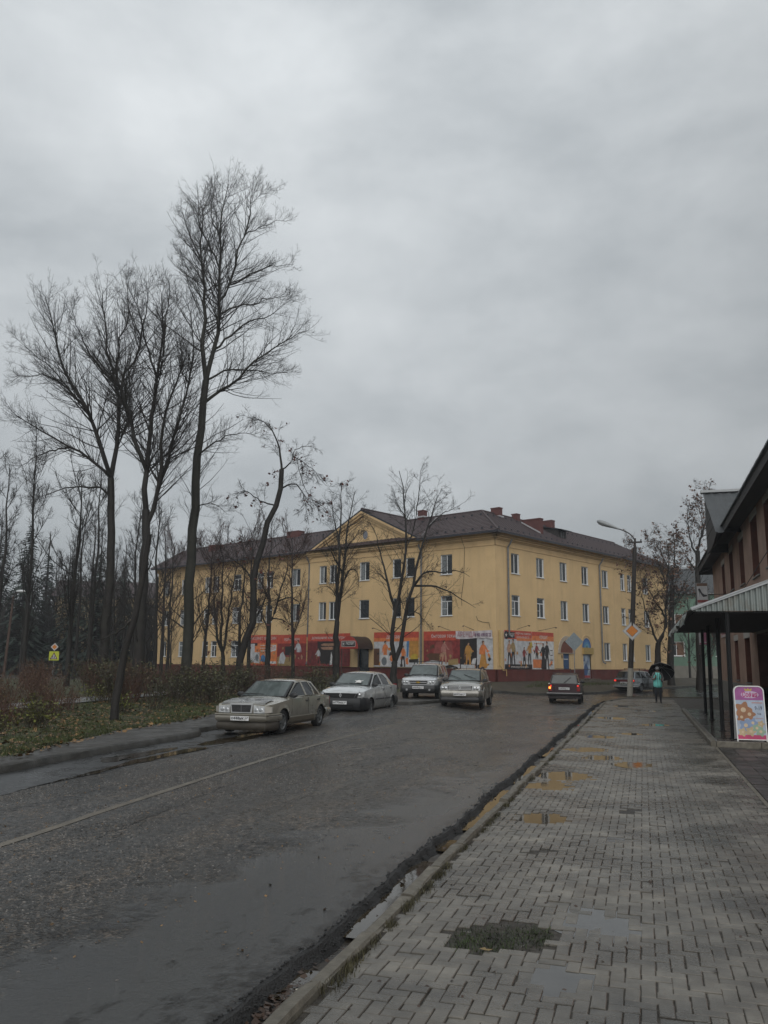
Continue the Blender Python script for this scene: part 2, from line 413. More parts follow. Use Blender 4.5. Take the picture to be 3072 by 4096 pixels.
# gutter water
def irregular(pts, n=40, jit=.012):
    P = cr(list(pts)+[pts[0]], n)[:-1]; return [(p[0]+NR.normal(0, jit), p[1]+NR.normal(0, jit)) for p in P]
def blob(pts, z, m, name='puddle', jit=.02, n=44):
    q = MB(); P = irregular(pts, n, jit); c = np.mean(P, axis=0)
    i = len(P)
    for a in range(i): q.face((c[0], c[1], z), (P[a][0], P[a][1], z), (P[(a+1) % i][0], P[(a+1) % i][1], z))
    return struct(q.build(name, m))
for a, b in ((6.2, 8.7), (10.4, 13.8), (14.6, 17.2), (19, 21), (24, 29), (33, 38), (5.0, 5.5), (9.2, 9.8)):
    q = MB(); q.grid([[(x, y, -.092) for x in (-2.34, -2.1, -1.86)] for y in np.linspace(a, b, 6)])
    struct(q.build('gutter_puddle', m_water))

# --- right kerb: one stone after another
def kerb_stone(L, w, h, bev=.025):
    q = MB(); n = 3
    prof = [(0, -h), (0, -bev), (bev, 0), (w-bev*.6, 0), (w, -bev*.6), (w, -h)]
    rows = []
    for k in range(n+1):
        y = L*k/n
        rows.append([(x+NR.normal(0, .004), y, z+NR.normal(0, .004)) for x, z in prof])
    q.grid(rows); q.face(*rows[0]); q.face(*rows[-1][::-1]); return q
ks = [kerb_stone(.97, .12, .3).mesh('kerb_stone', m_kerb, False) for _ in range(5)]
kerb_r = bpy.data.objects.new('sidewalk_kerb', None); COL.objects.link(kerb_r); struct(kerb_r)
y = -1.0; k = 0
while y < 43:
    o = obj('kerb_stone', ks[k % 5], kerb_r, loc=(-1.985+NR.normal(0, .012), y, .035+NR.normal(0, .01))); o.rotation_euler = (NR.normal(0, .006), NR.normal(0, .02), NR.normal(0, .008)); y += 1.0; k += 1
P = cr([(-1.93, 43), (-1.85, 46), (-1.45, 49), (-.65, 51.5), (.55, 53), (2.5, 54), (6, 54.6)], 15)
for a, b in zip(P, P[1:]):
    o = obj('kerb_stone', ks[k % 5], kerb_r, loc=(a[0]-.05, a[1], .02)); o.rotation_euler = (0, 0, math.atan2(b[1]-a[1], b[0]-a[0])-math.pi/2); k += 1
    o.scale = (1, float(np.linalg.norm(b-a))*.99, 1)

# --- sidewalk of herringbone blocks
m_sand = mat('sand_bed', (.04, .034, .026), .7, .4, 20, bump=.5, bscale=80, rvar=.2)
m_paver = mat('paver_concrete', (.112, .104, .090), .30, .30, 1.6, spec=.7, bump=.25, bscale=70, isl=.18, rvar=.2, stain=(.062, .045, .030), stain_scale=.6, pos=True, col2=(.13, .119, .10))

def damp(m):
    nd, L, b = nodes_of(m); src = b.inputs['Base Color'].links[0].from_socket
    p_ = nd.new('ShaderNodeNewGeometry').outputs['Position']
    def nz2(sc, a, b_, c, d, sm=True):
        n = nd.new('ShaderNodeTexNoise'); n.inputs['Scale'].default_value = sc; n.inputs['Detail'].default_value = 6; n.inputs['Roughness'].default_value = .6; L(p_, n.inputs['Vector'])
        r = nd.new('ShaderNodeMapRange'); L(n.outputs[0], r.inputs[0])
        for i, q in enumerate((a, b_, c, d)): r.inputs[i+1].default_value = q
        r.interpolation_type = 'SMOOTHSTEP'; return r.outputs[0]
    w = nz2(.75, .36, .64, 0, 1)
    v = nd.new('ShaderNodeMapRange'); L(w, v.inputs[0]); v.inputs[3].default_value = 1.18; v.inputs[4].default_value = .55
    v2 = nd.new('ShaderNodeMath'); v2.operation = 'MULTIPLY'; L(v.outputs[0], v2.inputs[0]); L(nz2(5, .3, .7, .8, 1.2), v2.inputs[1])
    h = nd.new('ShaderNodeHueSaturation'); L(src, h.inputs['Color']); L(v2.outputs[0], h.inputs['Value']); L(h.outputs[0], b.inputs['Base Color'])
    r = nd.new('ShaderNodeMapRange'); L(w, r.inputs[0]); r.inputs[3].default_value = .48; r.inputs[4].default_value = .17
    r2 = nd.new('ShaderNodeMath'); r2.operation = 'ADD'; L(r.outputs[0], r2.inputs[0]); L(nz2(9, .3, .7, -.06, .1), r2.inputs[1]); L(r2.outputs[0], b.inputs['Roughness'])
damp(m_paver)
UB = .0915; LB = UB*2; JT = .0052
HOLE = [(-1.39, 5.92), (-1.38, 6.44), (-1.17, 6.58), (-1.0, 6.7), (-.93, 6.6), (-.75, 6.66), (-.67, 6.42), (-.73, 6.15), (-.87, 6.05), (-1.02, 5.94), (-1.22, 5.85)]
HOLE2 = [(-.42, 11.85), (-.28, 12.2), (-.1, 12.07), (-.14, 11.7), (-.3, 11.57)]
HOLE3 = [(-1.2, 9.0), (-1.2, 9.2), (-1.0, 9.2), (-1.0, 9.0)]
def inside(p, poly):
    r = False; n = len(poly)
    for i in range(n):
        (a, b), (c, d) = poly[i], poly[(i+1) % n]
        if (b > p[1]) != (d > p[1]) and p[0] < (c-a)*(p[1]-b)/(d-b)+a: r = not r
    return r
HD = np.random.default_rng(3)
_dw = [(HD.uniform(-1.6, 1.4), HD.uniform(4.5, 40), HD.uniform(.3, .9), HD.uniform(-.012, .006)) for _ in range(45)]
_dw += [(-1.38, 15.3, .62, -.05), (-1.5, 13.9, .42, -.035), (-1.3, 11.1, .42, -.045), (-.42, 10.0, .17, -.014), (-.58, 5.58, .21, -.0142), (-.42, 6.86, .27, -.014), (-1.2, 23.6, .5, -.035), (-.4, 25, .45, -.035), (-1.3, 20, .5, -.03), (-.95, 18.5, .4, -.025), (-.2, 17.4, .35, -.022), (-1.2, 32, .6, -.04), (0, 37.5, .6, -.04), (-.9, 41, .7, -.04), (.3, 29, .5, -.03)]
def settle(x, y):
    z = 0
    for (a, b, r, d) in _dw:
        q = ((x-a)**2+((y-b)*.8)**2)/(r*r)
        if q < 4: z += d*math.exp(-q*1.4)
    return z
gx = list(np.arange(-1.87, 1.56, .095)); g = MB()
g.grid([[(x, y, -.009+settle(x, y)) for x in gx] for y in np.arange(3.5, 45, .12)])
g.grid([[(x, y, -.012) for x in (-1.87, 1.54)] for y in (-6, 0, 3.52)]); g.grid([[(x, y, -.0145) for x in (1.53, 6, 12)] for y in (-6, 20, 52)])
g.grid([[(x, y, -.0125) for x in (-1.6, 0, 1.55)] for y in (44.9, 48, 50)]); g.grid([[(x, y, -.0135) for x in (-1.0, 0, 3, 12)] for y in (49.9, 51.5, 52.6)])
sidewalk = struct(g.build('sidewalk', m_sand))
def paver_geo(sx, sy, b=.0045):
    x, y = sx/2-JT/2, sy/2-JT/2
    v = [(-x, -y, -.05), (x, -y, -.05), (x, y, -.05), (-x, y, -.05), (-x, -y, -b), (x, -y, -b), (x, y, -b), (-x, y, -b), (-x+b, -y+b, 0), (x-b, -y+b, 0), (x-b, y-b, 0), (-x+b, y-b, 0)]
    f = [(0, 1, 5, 4), (1, 2, 6, 5), (2, 3, 7, 6), (3, 0, 4, 7), (4, 5, 9, 8), (5, 6, 10, 9), (6, 7, 11, 10), (7, 4, 8, 11), (8, 9, 10, 11)]
    return np.array(v), f
PG = {True: paver_geo(LB, UB), False: paver_geo(UB, LB)}
def pm(h):
    me = bpy.data.meshes.new('paver'); me.from_pydata([tuple(q) for q in PG[h][0]], [], PG[h][1]); me.materials.append(m_paver); return me
PMESH = {h: pm(h) for h in (True, False)}
cells = []
for i in range(-21, 18):
    for j in range(42, 545):
        kk = (i-j) % 4
        if kk == 0: h, cx, cy = True, (i+1)*UB, (j+.5)*UB
        elif kk == 2: h, cx, cy = False, (i+.5)*UB, j*UB
        else: continue
        if cx < -1.83 or cx > 1.52 or cy < 3.9: continue
        if inside((cx, cy), HOLE) or inside((cx, cy), HOLE2) or inside((cx, cy), HOLE3): continue
        if cy > 46 and cx < interp([(46, -1.7), (49, -1.25), (51.5, -.4)], cy)+.1: continue
        cells.append((h, cx, cy))
def cam_px(x, y): 
    q = Vector((x, y, 0-EYE)); z = q.dot(_F); return 1536+3330*q.dot(_R)/z, 2048-3330*q.dot(_U)/z, z
vis = []
for c in cells:
    u, v, z = cam_px(c[1], c[2])
    if -60 < u < 3132 and v < 4150: vis.append((z, c))
vis.sort(key=lambda q: q[0])
near = set(c for z, c in vis[:300])
bv, bf = [], []; nb = 0
for c in cells:
    h, cx, cy = c
    dz = settle(cx, cy)+HD.normal(0, .0021)-(.006 if HD.random() < .02 else 0); tx, ty = HD.normal(0, .012, 2)
    yaw = HD.normal(0, .012)
    cx += HD.normal(0, .002); cy += HD.normal(0, .002)
    if c in near:
        o = obj('paver', PMESH[h], sidewalk, loc=(cx, cy, dz)); o.rotation_euler = (tx*.7, ty*.7, yaw)
    else:
        V = PG[h][0].copy(); V[:, 2] += V[:, 0]*ty+V[:, 1]*tx
        V = V@np.array([[math.cos(yaw), math.sin(yaw), 0], [-math.sin(yaw), math.cos(yaw), 0], [0, 0, 1]])
        bv.append(V+[cx, cy, dz]); bf += [tuple(q+nb for q in f) for f in PG[h][1]]; nb += len(V)
me = bpy.data.meshes.new('paver_field'); me.from_pydata([tuple(q) for q in np.vstack(bv)], [], bf); me.materials.append(m_paver)
stuff(obj('paver_field', me, sidewalk))
# loose blocks round the hole
for (x, y, r) in ((-1.18, 5.84, .3), (-1.02, 5.88, .1), (-.86, 5.98, -.1), (-.8, 6.2, .9), (-1.34, 6.3, .2)):
    o = obj('paver', PMESH[True], sidewalk, loc=(x, y, -.012)); o.rotation_euler = (NR.normal(0, .05), NR.normal(0, .05), r)
# darker older tiles to the right of the herringbone strip
m_tile = mat('old_tile', (.040, .037, .034), .42, .25, 1.5, bump=.3, bscale=50, isl=.22, rvar=.15, stain=(.028, .018, .011), stain_scale=.6, pos=True)
tg = MB(); 
for i in range(0, 16):
    for j in range(14, 175):
        x0, y0 = 1.62+i*.3, j*.3
        if y0 > 21.6 and x0 < 6.5: 
            if y0 < 52: continue
        z = HD.normal(-.004, .003)
        tg.box((x0+.15, y0+.15, z-.02), (.29, .29, .04), M=Matrix.Rotation(HD.normal(0, .008), 3, 'X')@Matrix.Rotation(HD.normal(0, .008), 3, 'Y'))
struct(tg.build('forecourt_tile_field', m_tile, sidewalk)); 
g = MB(); g.bb(1.54, 1.6, 3, 21.8, -.06, .004)
struct(g.build('edging_strip', m_kerb, sidewalk))
# standing water: level planes in the dips, so the blocks themselves draw the shore
def dip_water(x, y, r, lev, m, k=1.25, ky=1.4):
    q = MB(); P = [(x+r*k*math.cos(a)*(1+.12*math.sin(3*a+x*9)), y+r*ky*k*math.sin(a)*(1+.1*math.sin(2*a+y*5))) for a in [2*math.pi*i/28 for i in range(28)]]
    P = [(max(-1.84, min(1.5, p[0])), p[1]) for p in P]
    q.face(*[(p[0], p[1], lev) for p in P]); return struct(q.build('puddle', m))
for (x, y, r, d) in _dw[-15:]:
    shallow = d > -.0145 and y < 11
    dip_water(x, y, r, d*(.42 if not shallow else .50), m_film if shallow else m_water)
blob([(-8.85, 10.6), (-8.95, 12.2), (-9.1, 14.2), (-9.25, 17.0), (-9.6, 16.6), (-9.45, 14.6), (-9.1, 12.6)], -.0105, m_water, jit=.03)
blob([(-9.75, 13.9), (-9.6, 14.8), (-9.7, 16.4), (-10.0, 16.8), (-10.15, 15.5), (-10.1, 14.4)], -.0105, m_film, jit=.04)
blob([(-9.6, 17.4), (-9.35, 19.2), (-9.6, 21.2), (-10.0, 20.5), (-9.95, 18)], -.0105, m_water, jit=.03)
# dirt in the holes
q = MB()
for hp in (HOLE, HOLE2, HOLE3):
    c = np.mean(hp, axis=0); n = len(hp)
    for a in range(n):
        p, r_ = hp[a], hp[(a+1) % n]; k = 1.12
        q.face((c[0], c[1], -.008), (c[0]+(p[0]-c[0])*k, c[1]+(p[1]-c[1])*k, -.0115), (c[0]+(r_[0]-c[0])*k, c[1]+(r_[1]-c[1])*k, -.0115))
struct(q.build('bare_earth', mat('bare_earth', (.02, .015, .01), .55, .4, 20, bump=.8, bscale=50), sidewalk))

# --- left side: kerb, foot strip, lawn
g = MB(); rows = []; rows2 = []; rows3 = []
GE = [(-8, -10.8), (5, -11.0), (13.1, -11.36), (15.9, -12.2), (19, -12.95), (25, -13.5), (28, -14.1), (32, -14.0), (38, -13), (44, -13), (50, -13)]
def lawn_z(x, y):
    e = interp(GE, y); base = gz(xl(y), y)
    return base+.12+.18*ss(e, e-7, x)+.02*math.sin(x*.9+y*.5)
for y in np.arange(-6, 50.6, .5):
    a = xl(y); z = gz(a, y); e = interp(GE, y)
    w = .02*math.sin(y*3.1)+.02*math.sin(y*7)
    rows.append([(a+.05+w, y, z-.03), (a+.01+w, y, z+.09+w*.4), (a-.03+w, y, z+.115), (a-.22+w, y, z+.105)])
    rows2.append([(a-.2+(e+.1-a+.2)*t+ (.12*math.sin(y*2.3)+.08*math.sin(y*5.1) if t > .9 else 0), y, z+.095+.02*t) for t in (0, .3, .6, 1)])
    rows3.append([(e+.25+d, y, lawn_z(e+d, y)-(.05 if d == 0 else 0)) for d in (0, -.5, -1.2, -2.2, -3.5, -5, -7, -10, -15, -25, -45, -90)])
g.grid(rows); struct(g.build('left_kerb', m_kerbd, smooth=True))
m_strip = mat('muddy_footpath', (.046, .043, .038), .5, .35, 3, bump=.4, bscale=40, rvar=.2, stain=(.03, .026, .02), stain_scale=1)
g = MB(); g.grid(rows2); struct(g.build('left_footpath', m_strip, smooth=True))
m_lawn = mat('lawn_soil', (.045, .052, .018), .9, .5, 2.5, bump=.6, bscale=14, stain=(.05, .034, .016), stain_scale=.8)
g = MB(); g.grid(rows3); struct(g.build('lawn', m_lawn, smooth=True))
# pale park path behind the shrubs
g = MB(); pts = cr([(-22, 10), (-20.6, 18), (-19.6, 24), (-19.4, 30), (-20.4, 36), (-21.5, 44)], 30)
g.grid([[(x-.9, y, lawn_z(x, y)+.025), (x+.9, y, lawn_z(x, y)+.025)] for x, y in pts])
struct(g.build('park_path', mat('park_path', (.20, .205, .20), .35, .2, 3, rvar=.15)))
# bank between the street and the yellow building
g = MB(); A = [(-14, 50.3), (-11, 50.3), (-8.6, 50.2), (-7.6, 51.4), (-5.6, 52.8), (-4.2, 54.6), (-2.9, 56.5), (-2.3, 59), (-2.1, 61), (-1.1, 64.2), (.1, 68), (3, 76), (8, 90)]
B = [(-35, 69), (-26, 66.5), (-9.9, 58.9), (-9.6, 58.6), (-9, 60), (-8.2, 62), (-7.4, 63.8), (-6.6, 65.5), (-5.6, 67.8), (-4.6, 70), (-2.4, 75), (1.5, 83.5), (5, 92)]
def bz(p): return gz(*p)+.11
rows = []
for t in (0, .04, .3, .55, .8, 1):
    rows.append([(a[0]+(b[0]-a[0])*t, a[1]+(b[1]-a[1])*t, (bz(a) if t else gz(*a)-.05)+(.62-bz(a))*ss(.15, 1, t)) for a, b in zip(A, B)])
m_bank = mat('bank_earth', (.05, .042, .03), .75, .35, 1.2, bump=.5, bscale=12, stain=(.035, .042, .014), stain_scale=.35)
g.grid(rows); struct(g.build('bank', m_bank, smooth=True))
g = MB(); rows = []
for p in cr(A[2:], 60): rows.append([(p[0]+.02, p[1]-.03, gz(*p)-.04), (p[0], p[1], gz(*p)+.12), (p[0]-.14, p[1]+.08, gz(*p)+.13)])
g.grid(rows); struct(g.build('far_kerb', m_kerbd))
# verge in front of the green building
g = MB(); g.grid([[(x, y, z) for x in np.linspace(1, 40, 9)] for y, z in ((88, -.02), (88.1, .14), (93, .3), (101, .45))])
struct(g.build('far_verge', m_bank))
# ================================================================== YELLOW BUILDING
AR = math.radians(65.6)
dR = Vector((math.cos(AR), math.sin(AR), 0)); dL = Vector((-math.sin(AR), math.cos(AR), 0))
CC = Vector((-9.73, 58.735, 0))
Zu = Vector((0, 0, 1))
def frame(x, z, o): return Matrix(((x.x, z.x, o.x, 0), (x.y, z.y, o.y, 0), (x.z, z.z, o.z, 0), (0, 0, 0, 1)))
FR_ = frame(dR, Zu, -dL)          # viewer-right, up, out of the right facade
FL_ = frame(-dL, Zu, -dR)
def WF(F, u, v, w=0, base=CC): return Matrix.Translation(base) @ F @ Matrix.Translation((u, v, w))
m_yel = mat('yellow_plaster', (.70, .50, .262), .75, .05, .7, bump=.12, bscale=25, stain=(.60, .42, .21), stain_scale=.5)
m_yel2 = mat('yellow_plaster_moulding', (.66, .47, .25), .75, .08, 1.2, bump=.1, bscale=25, stain=(.52, .36, .19), stain_scale=.8)
m_plinth = mat('red_plinth_paint', (.125, .028, .022), .55, .2, 1.0, bump=.15, bscale=20, stain=(.07, .025, .02), stain_scale=.9, rvar=.1)
m_roof = mat('brown_metal_tile', (.07, .05, .052), .62, .15, 2.0, bump=.1, bscale=3, stain=(.085, .066, .068), stain_scale=.4, spec=.35)
m_fascia = mat('dark_gutter_metal', (.03, .032, .042), .4, .2)
m_chim = mat('red_chimney_paint', (.115, .042, .038), .7, .2, 3, bump=.3, bscale=20)
m_flash = mat('pale_flashing', (.42, .43, .44), .4, .2)
m_frame = mat('white_upvc', (.74, .75, .75), .35, .05)
m_glass = mat('window_glass', (.018, .023, .027), .06, .4, .9, spec=.7)
m_curtain = mat('net_curtain', (.20, .22, .23), .7, .3, 9)
m_rev = mat('white_reveal', (.66, .66, .64), .7, .1, 3)
m_pipe = mat('zinc_pipe', (.17, .18, .19), .45, .2, 4, metal=.3)
m_dark = mat('dark_void', (.012, .012, .013), .7, .1)

def streaks(m, c, lo=.5, hi=.75, k=.55, sc=2.2):
    nd, L, b = nodes_of(m); src = b.inputs['Base Color'].links[0].from_socket
    tc_ = nd.new('ShaderNodeTexCoord'); mp_ = nd.new('ShaderNodeMapping'); mp_.inputs['Scale'].default_value = (1, .07, 1); L(tc_.outputs['Object'], mp_.inputs[0])
    n_ = nd.new('ShaderNodeTexNoise'); n_.inputs['Scale'].default_value = sc; n_.inputs['Detail'].default_value = 6; n_.inputs['Roughness'].default_value = .65; L(mp_.outputs[0], n_.inputs['Vector'])
    r_ = nd.new('ShaderNodeMapRange'); L(n_.outputs[0], r_.inputs[0]); r_.inputs[1].default_value = lo; r_.inputs[2].default_value = hi; r_.inputs[4].default_value = k
    x_ = nd.new('ShaderNodeMix'); x_.data_type = 'RGBA'; L(r_.outputs[0], x_.inputs['Factor']); L(src, x_.inputs['A']); x_.inputs['B'].default_value = tuple(c)+(1,); L(x_.outputs['Result'], b.inputs['Base Color'])
streaks(m_yel, (.50, .36, .20)); streaks(m_plinth, (.05, .022, .018))
B = thing('apartment_building', 'three storey yellow corner building with red plinth, brown tiled roof and shop banners', 'building', CC)
LRT, LLF, OV, ZE, HW, ZR = 29.8, 42.0, .75, 11.16, 3.6, 13.6
AV = (6.75, 18.95, .16)           # projecting middle bay of the left facade: from, to, depth
WR = 1.05
wins = []                          # facade, centre u, bottom v, width, kind
def rw(t, row, w, kind): wins.append(('R', t, (2.2, 5.3, 8.36)[row], w, kind))
def lw(t, row, w, kind): wins.append(('L', -t, (2.2, 5.3, 8.36)[row], w, kind))
kinds3 = 'sash tall sash tall tall'.split()
for i, t in enumerate((2.58, 6.08, 9.62, 13.18)):
    rw(t, 2, 1.08, 'sash'); rw(t, 1, 1.08, ('transom', 'transom', 'sash', 'sash')[i])
for r in (0, 1, 2): rw(16.75, r, 1.08, 'sash'); rw(20.1, r, .82, 'transom' if r else 'sash'); rw(21.5, r, .82, 'transom' if r else 'sash'); rw(24.85, r, 1.05, 'sash')
for r in (1, 2):
    lw(4.36, r, 1.06, 'transom' if r == 1 else 'sash')
    for t in (7.72, 9.08): lw(t, r, .86, 'tall')
    lw(12.52, r, 1.06, 'tall' if r == 1 else 'sash')
    for t in (16.08, 17.3): lw(t, r, .86, 'sash')
    lw(20.85, r, 1.1, 'sash')
    for t in (24.3, 25.6): lw(t, r, .86, 'transom')
for r in (0, 1, 2):
    lw(28.92, r, 1.1, 'transom')
    for t in (32.1, 33.45): lw(t, r, .86, 'transom' if r < 2 else 'sash')
    lw(37.2, r, 1.1, 'transom'); lw(40.3, r, .86, 'sash')
WH = 1.48
def wall_cells(mb, u0, u1, v0, v1, holes, w):
    us = sorted(set([u0, u1]+[h for H in holes for h in H[:2]])); vs = sorted(set([v0, v1]+[h for H in holes for h in H[2:]]))
    us = [u for u in us if u0 <= u <= u1]; vs = [v for v in vs if v0 <= v <= v1]
    for a, b in zip(us, us[1:]):
        for c, d in zip(vs, vs[1:]):
            mu, mv = (a+b)/2, (c+d)/2
            if any(h[0] < mu < h[1] and h[2] < mv < h[3] for h in holes): continue
            mb.face((a, c, w), (b, c, w), (b, d, w), (a, d, w))
def hole(x): return (x[1]-x[3]/2, x[1]+x[3]/2, x[2], x[2]+WH)
DOORS_R = [(9.25, 10.25, .75, 2.68), (12.5, 13.75, .75, 2.66)]
DOOR_L = (-13.05, -11.95, .8, 2.95)
wb_ = MB(); wall_cells(wb_, 0, LRT, 1.46, 10.3, [hole(x) for x in wins if x[0] == 'R']+DOORS_R, 0)
wb_.build('right_wall', m_yel, B, M=FR_)
wb_ = MB(); hl = [hole(x) for x in wins if x[0] == 'L']
wall_cells(wb_, -AV[0], 0, 1.46, 10.3, hl, 0); wb_.build('left_wall', m_yel, B, M=FL_); wb_ = MB(); wall_cells(wb_, -LLF, -AV[1], 1.46, 10.3, hl, 0)
wb_.build('left_wall', m_yel, B, M=FL_)
wb_ = MB(); wall_cells(wb_, -AV[1], -AV[0], 1.46, 10.95, hl+[DOOR_L], AV[2])
for u in (-AV[0], -AV[1]): wb_.face((u, 1.46, 0), (u, 1.46, AV[2]), (u, 10.95, AV[2]), (u, 10.95, 0))
PT = 12.72
wb_.face((-AV[1], 10.95, AV[2]), (-AV[0], 10.95, AV[2]), (-PT, 14.0, AV[2]))
wb_.build('middle_bay', m_yel, B, M=FL_)
# ends and backs
e = MB(); D_ = 2*HW
e.face((LRT, 0, .3), (LRT, D_, .3), (LRT, D_, 11.1), (LRT, 0, 11.1)); e.face((LRT, D_, .3), (D_, D_, .3), (D_, D_, 11.1), (LRT, D_, 11.1))
e.face((0, LLF, .3), (D_, LLF, .3), (D_, LLF, 11.1), (0, LLF, 11.1)); e.face((D_, D_, .3), (D_, LLF, .3), (D_, LLF, 11.1), (D_, D_, 11.1))
RB = Matrix(((dR.x, dL.x, 0, 0), (dR.y, dL.y, 0, 0), (0, 0, 1, 0), (0, 0, 0, 1)))
e.build('rear_wall', m_yel, B, M=RB)
# plinth, string course, cornice
for nm, F, u0, u1 in (('plinth', FR_, -.06, LRT), ('plinth', FL_, -LLF, .06)):
    q = MB(); holes = []
    segs = [(u0, 12.5), (13.75, u1)] if F is FR_ else [(u0, -13.05), (-11.95, u1)]
    for a, b in segs: q.bb(a, b, -.2, 1.46, -.1, .06)
    q.build(nm, m_plinth, B, M=F)
for F, u0, u1 in ((FR_, 0, LRT), (FL_, -AV[0], 0), (FL_, -LLF, -AV[1]), (FL_, -AV[1], -AV[0])):
    mid = (u0 == -AV[1]); b0 = AV[2] if mid else 0; q = MB(); x1 = u1
    def bar(v0, v1, w): q.bb(u0-(w if mid else 0), u1+(w if u1 == 0 else 0) + (w if mid else 0), v0, v1, -.05, b0+w) if F is FL_ else q.bb(u0-w, u1, v0, v1, -.05, b0+w)
    bar(10.22, 10.30, .045); bar(10.66, 10.74, .10); bar(10.74, 10.88, .2)
    if not mid: bar(10.3, 10.66, .015); bar(10.88, 11.04, .34); bar(11.04, 11.1, .55)
    else: bar(10.88, 10.96, .32)
    q.build('cornice', m_yel2, B, M=F)
# eave gutters
for F, u0, u1 in ((FR_, -OV, LRT+.3), (FL_, -AV[0]+.1, OV), (FL_, -LLF-.3, -AV[1]-.1)):
    q = MB(); q.bb(u0, u1, 11.02, 11.17, OV-.12, OV+.02); q.bb(u0, u1, 11.09, 11.12, 0, OV-.12); q.build('eave_gutter', m_fascia, B, M=F)
# --- tiled roof: courses that step up the slope
def slope(mb, F2, n, xa, xb):
    dz = (ZR-ZE)/n; step = .035
    for k in range(n):
        y0 = -OV+(HW+OV)*k/n; y1 = -OV+(HW+OV)*(k+1)/n; z0 = ZE+dz*k; z1 = ZE+dz*(k+1)
        a0, b0, a1, b1 = xa(y0), xb(y0), xa(y1), xb(y1)
        m = max(2, int((b0-a0)/.37)); r0, r1, rf = [], [], []
        for i in range(m*2+1):
            t = i/(m*2); wv = .018 if i % 2 else -.012
            x0 = a0+(b0-a0)*t; x1 = a1+(b1-a1)*t
            rf.append(F2(x0, y0, z0-.01)); r0.append(F2(x0, y0-.01, z0+step+wv)); r1.append(F2(x1, y1, z1+wv*.8))
        mb.grid([rf, r0, r1])
q = MB(); slope(q, lambda x, y, z: (x, y, z), 15, lambda y: y, lambda y: LRT+OV-(y+OV)); q.build('tiled_roof', m_roof, B, M=RB)
q = MB(); slope(q, lambda x, y, z: (y, x, z), 15, lambda y: y, lambda y: LLF+OV-(y+OV)*.0); q.build('tiled_roof', m_roof, B, M=RB)
q = MB(); zz = ZR
q.face((HW, HW, ZR), (D_+OV, D_+OV, ZE), (LRT+OV, D_+OV, ZE), (LRT-HW, HW, ZR)); q.face((LRT+OV, -OV, ZE), (LRT-HW, HW, ZR), (LRT+OV, D_+OV, ZE))
q.face((HW, HW, ZR), (HW, LLF+OV, ZR), (D_+OV, LLF+OV, ZE), (D_+OV, D_+OV, ZE))
q.tube([(HW, HW, ZR+.02), (LRT-HW, HW, ZR+.02)], .09, 8); q.tube([(HW, HW, ZR+.02), (HW, LLF, ZR+.02)], .09, 8); q.tube([(-OV, -OV, ZE+.05), (HW, HW, ZR+.02)], .08, 8)
q.build('rear_roof', m_roof, B, M=RB)
# gable roof over the middle bay
q = MB(); zt, ge = 14.2, 11.16; xo = -.46; half = 6.35
for sgn in (-1, 1):
    n = 15
    for k in range(n):
        f0, f1 = k/n, (k+1)/n
        y0, y1 = PT+sgn*half*(1-f0), PT+sgn*half*(1-f1); z0, z1 = ge+(zt-ge)*f0, ge+(zt-ge)*f1
        xe = 5.0; m = 14
        ra = [(xo+(xe-xo)*i/(2*m), y0, z0-.01) for i in range(2*m+1)]; rb = [(xo+(xe-xo)*i/(2*m), y0, z0+.03+(.016 if i % 2 else -.012)) for i in range(2*m+1)]
        rc_ = [(xo+(xe-xo)*i/(2*m), y1, z1+(.014 if i % 2 else -.01)) for i in range(2*m+1)]
        q.grid([ra, rb, rc_])
q.tube([(xo, PT, zt+.03), (5, PT, zt+.03)], .09, 8)
q.build('gable_roof', m_roof, B, M=RB)
q = MB(); qf = MB()
for sgn in (-1, 1):
    a = Vector((-PT-sgn*(-half-.15), 11.02, 0)); b = Vector((-PT, 14.08, 0)); d = (b-a); L_ = d.length; an = math.atan2(d.y, d.x)
    M2 = Matrix.Rotation(an, 3, 'Z'); nrm_ = Vector((-math.sin(an), math.cos(an), 0)); 
    if nrm_.y < 0: nrm_ = -nrm_
    for off, th, w in ((-.13, .16, .34), (-.30, .18, .22), (-.52, .2, .09)):
        c = (a+b)/2+nrm_*off; q.box((c.x, c.y, AV[2]+w/2-.03), (L_-.12, th, w+.06), M=M2)
    c = (a+b)/2+nrm_*.02; qf.box((c.x, c.y, .44), (L_+.2, .12, .10), M=M2)
q.build('raking_cornice', m_yel2, B, M=FL_); qf.build('verge_board', m_fascia, B, M=FL_)
q = MB(); c0 = (-12.48, 12.05)
ring = [(c0[0]+.36*math.cos(a), c0[1]+.44*math.sin(a)) for a in [2*math.pi*i/20 for i in range(20)]]
rin = [(c0[0]+.29*math.cos(a), c0[1]+.36*math.sin(a)) for a in [2*math.pi*i/20 for i in range(20)]]
q.grid([[(x, y, AV[2]) for x, y in ring], [(x, y, AV[2]+.05) for x, y in ring], [(x, y, AV[2]+.05) for x, y in rin], [(x, y, AV[2]+.01) for x, y in rin]], True)
ov_ = q.build('gable_window', m_yel2, B, M=FL_)
q = MB(); q.flat(rin, AV[2]+.012); q.build('pane', mat('pale_gable_pane', (.2, .21, .24), .25, .2), ov_)
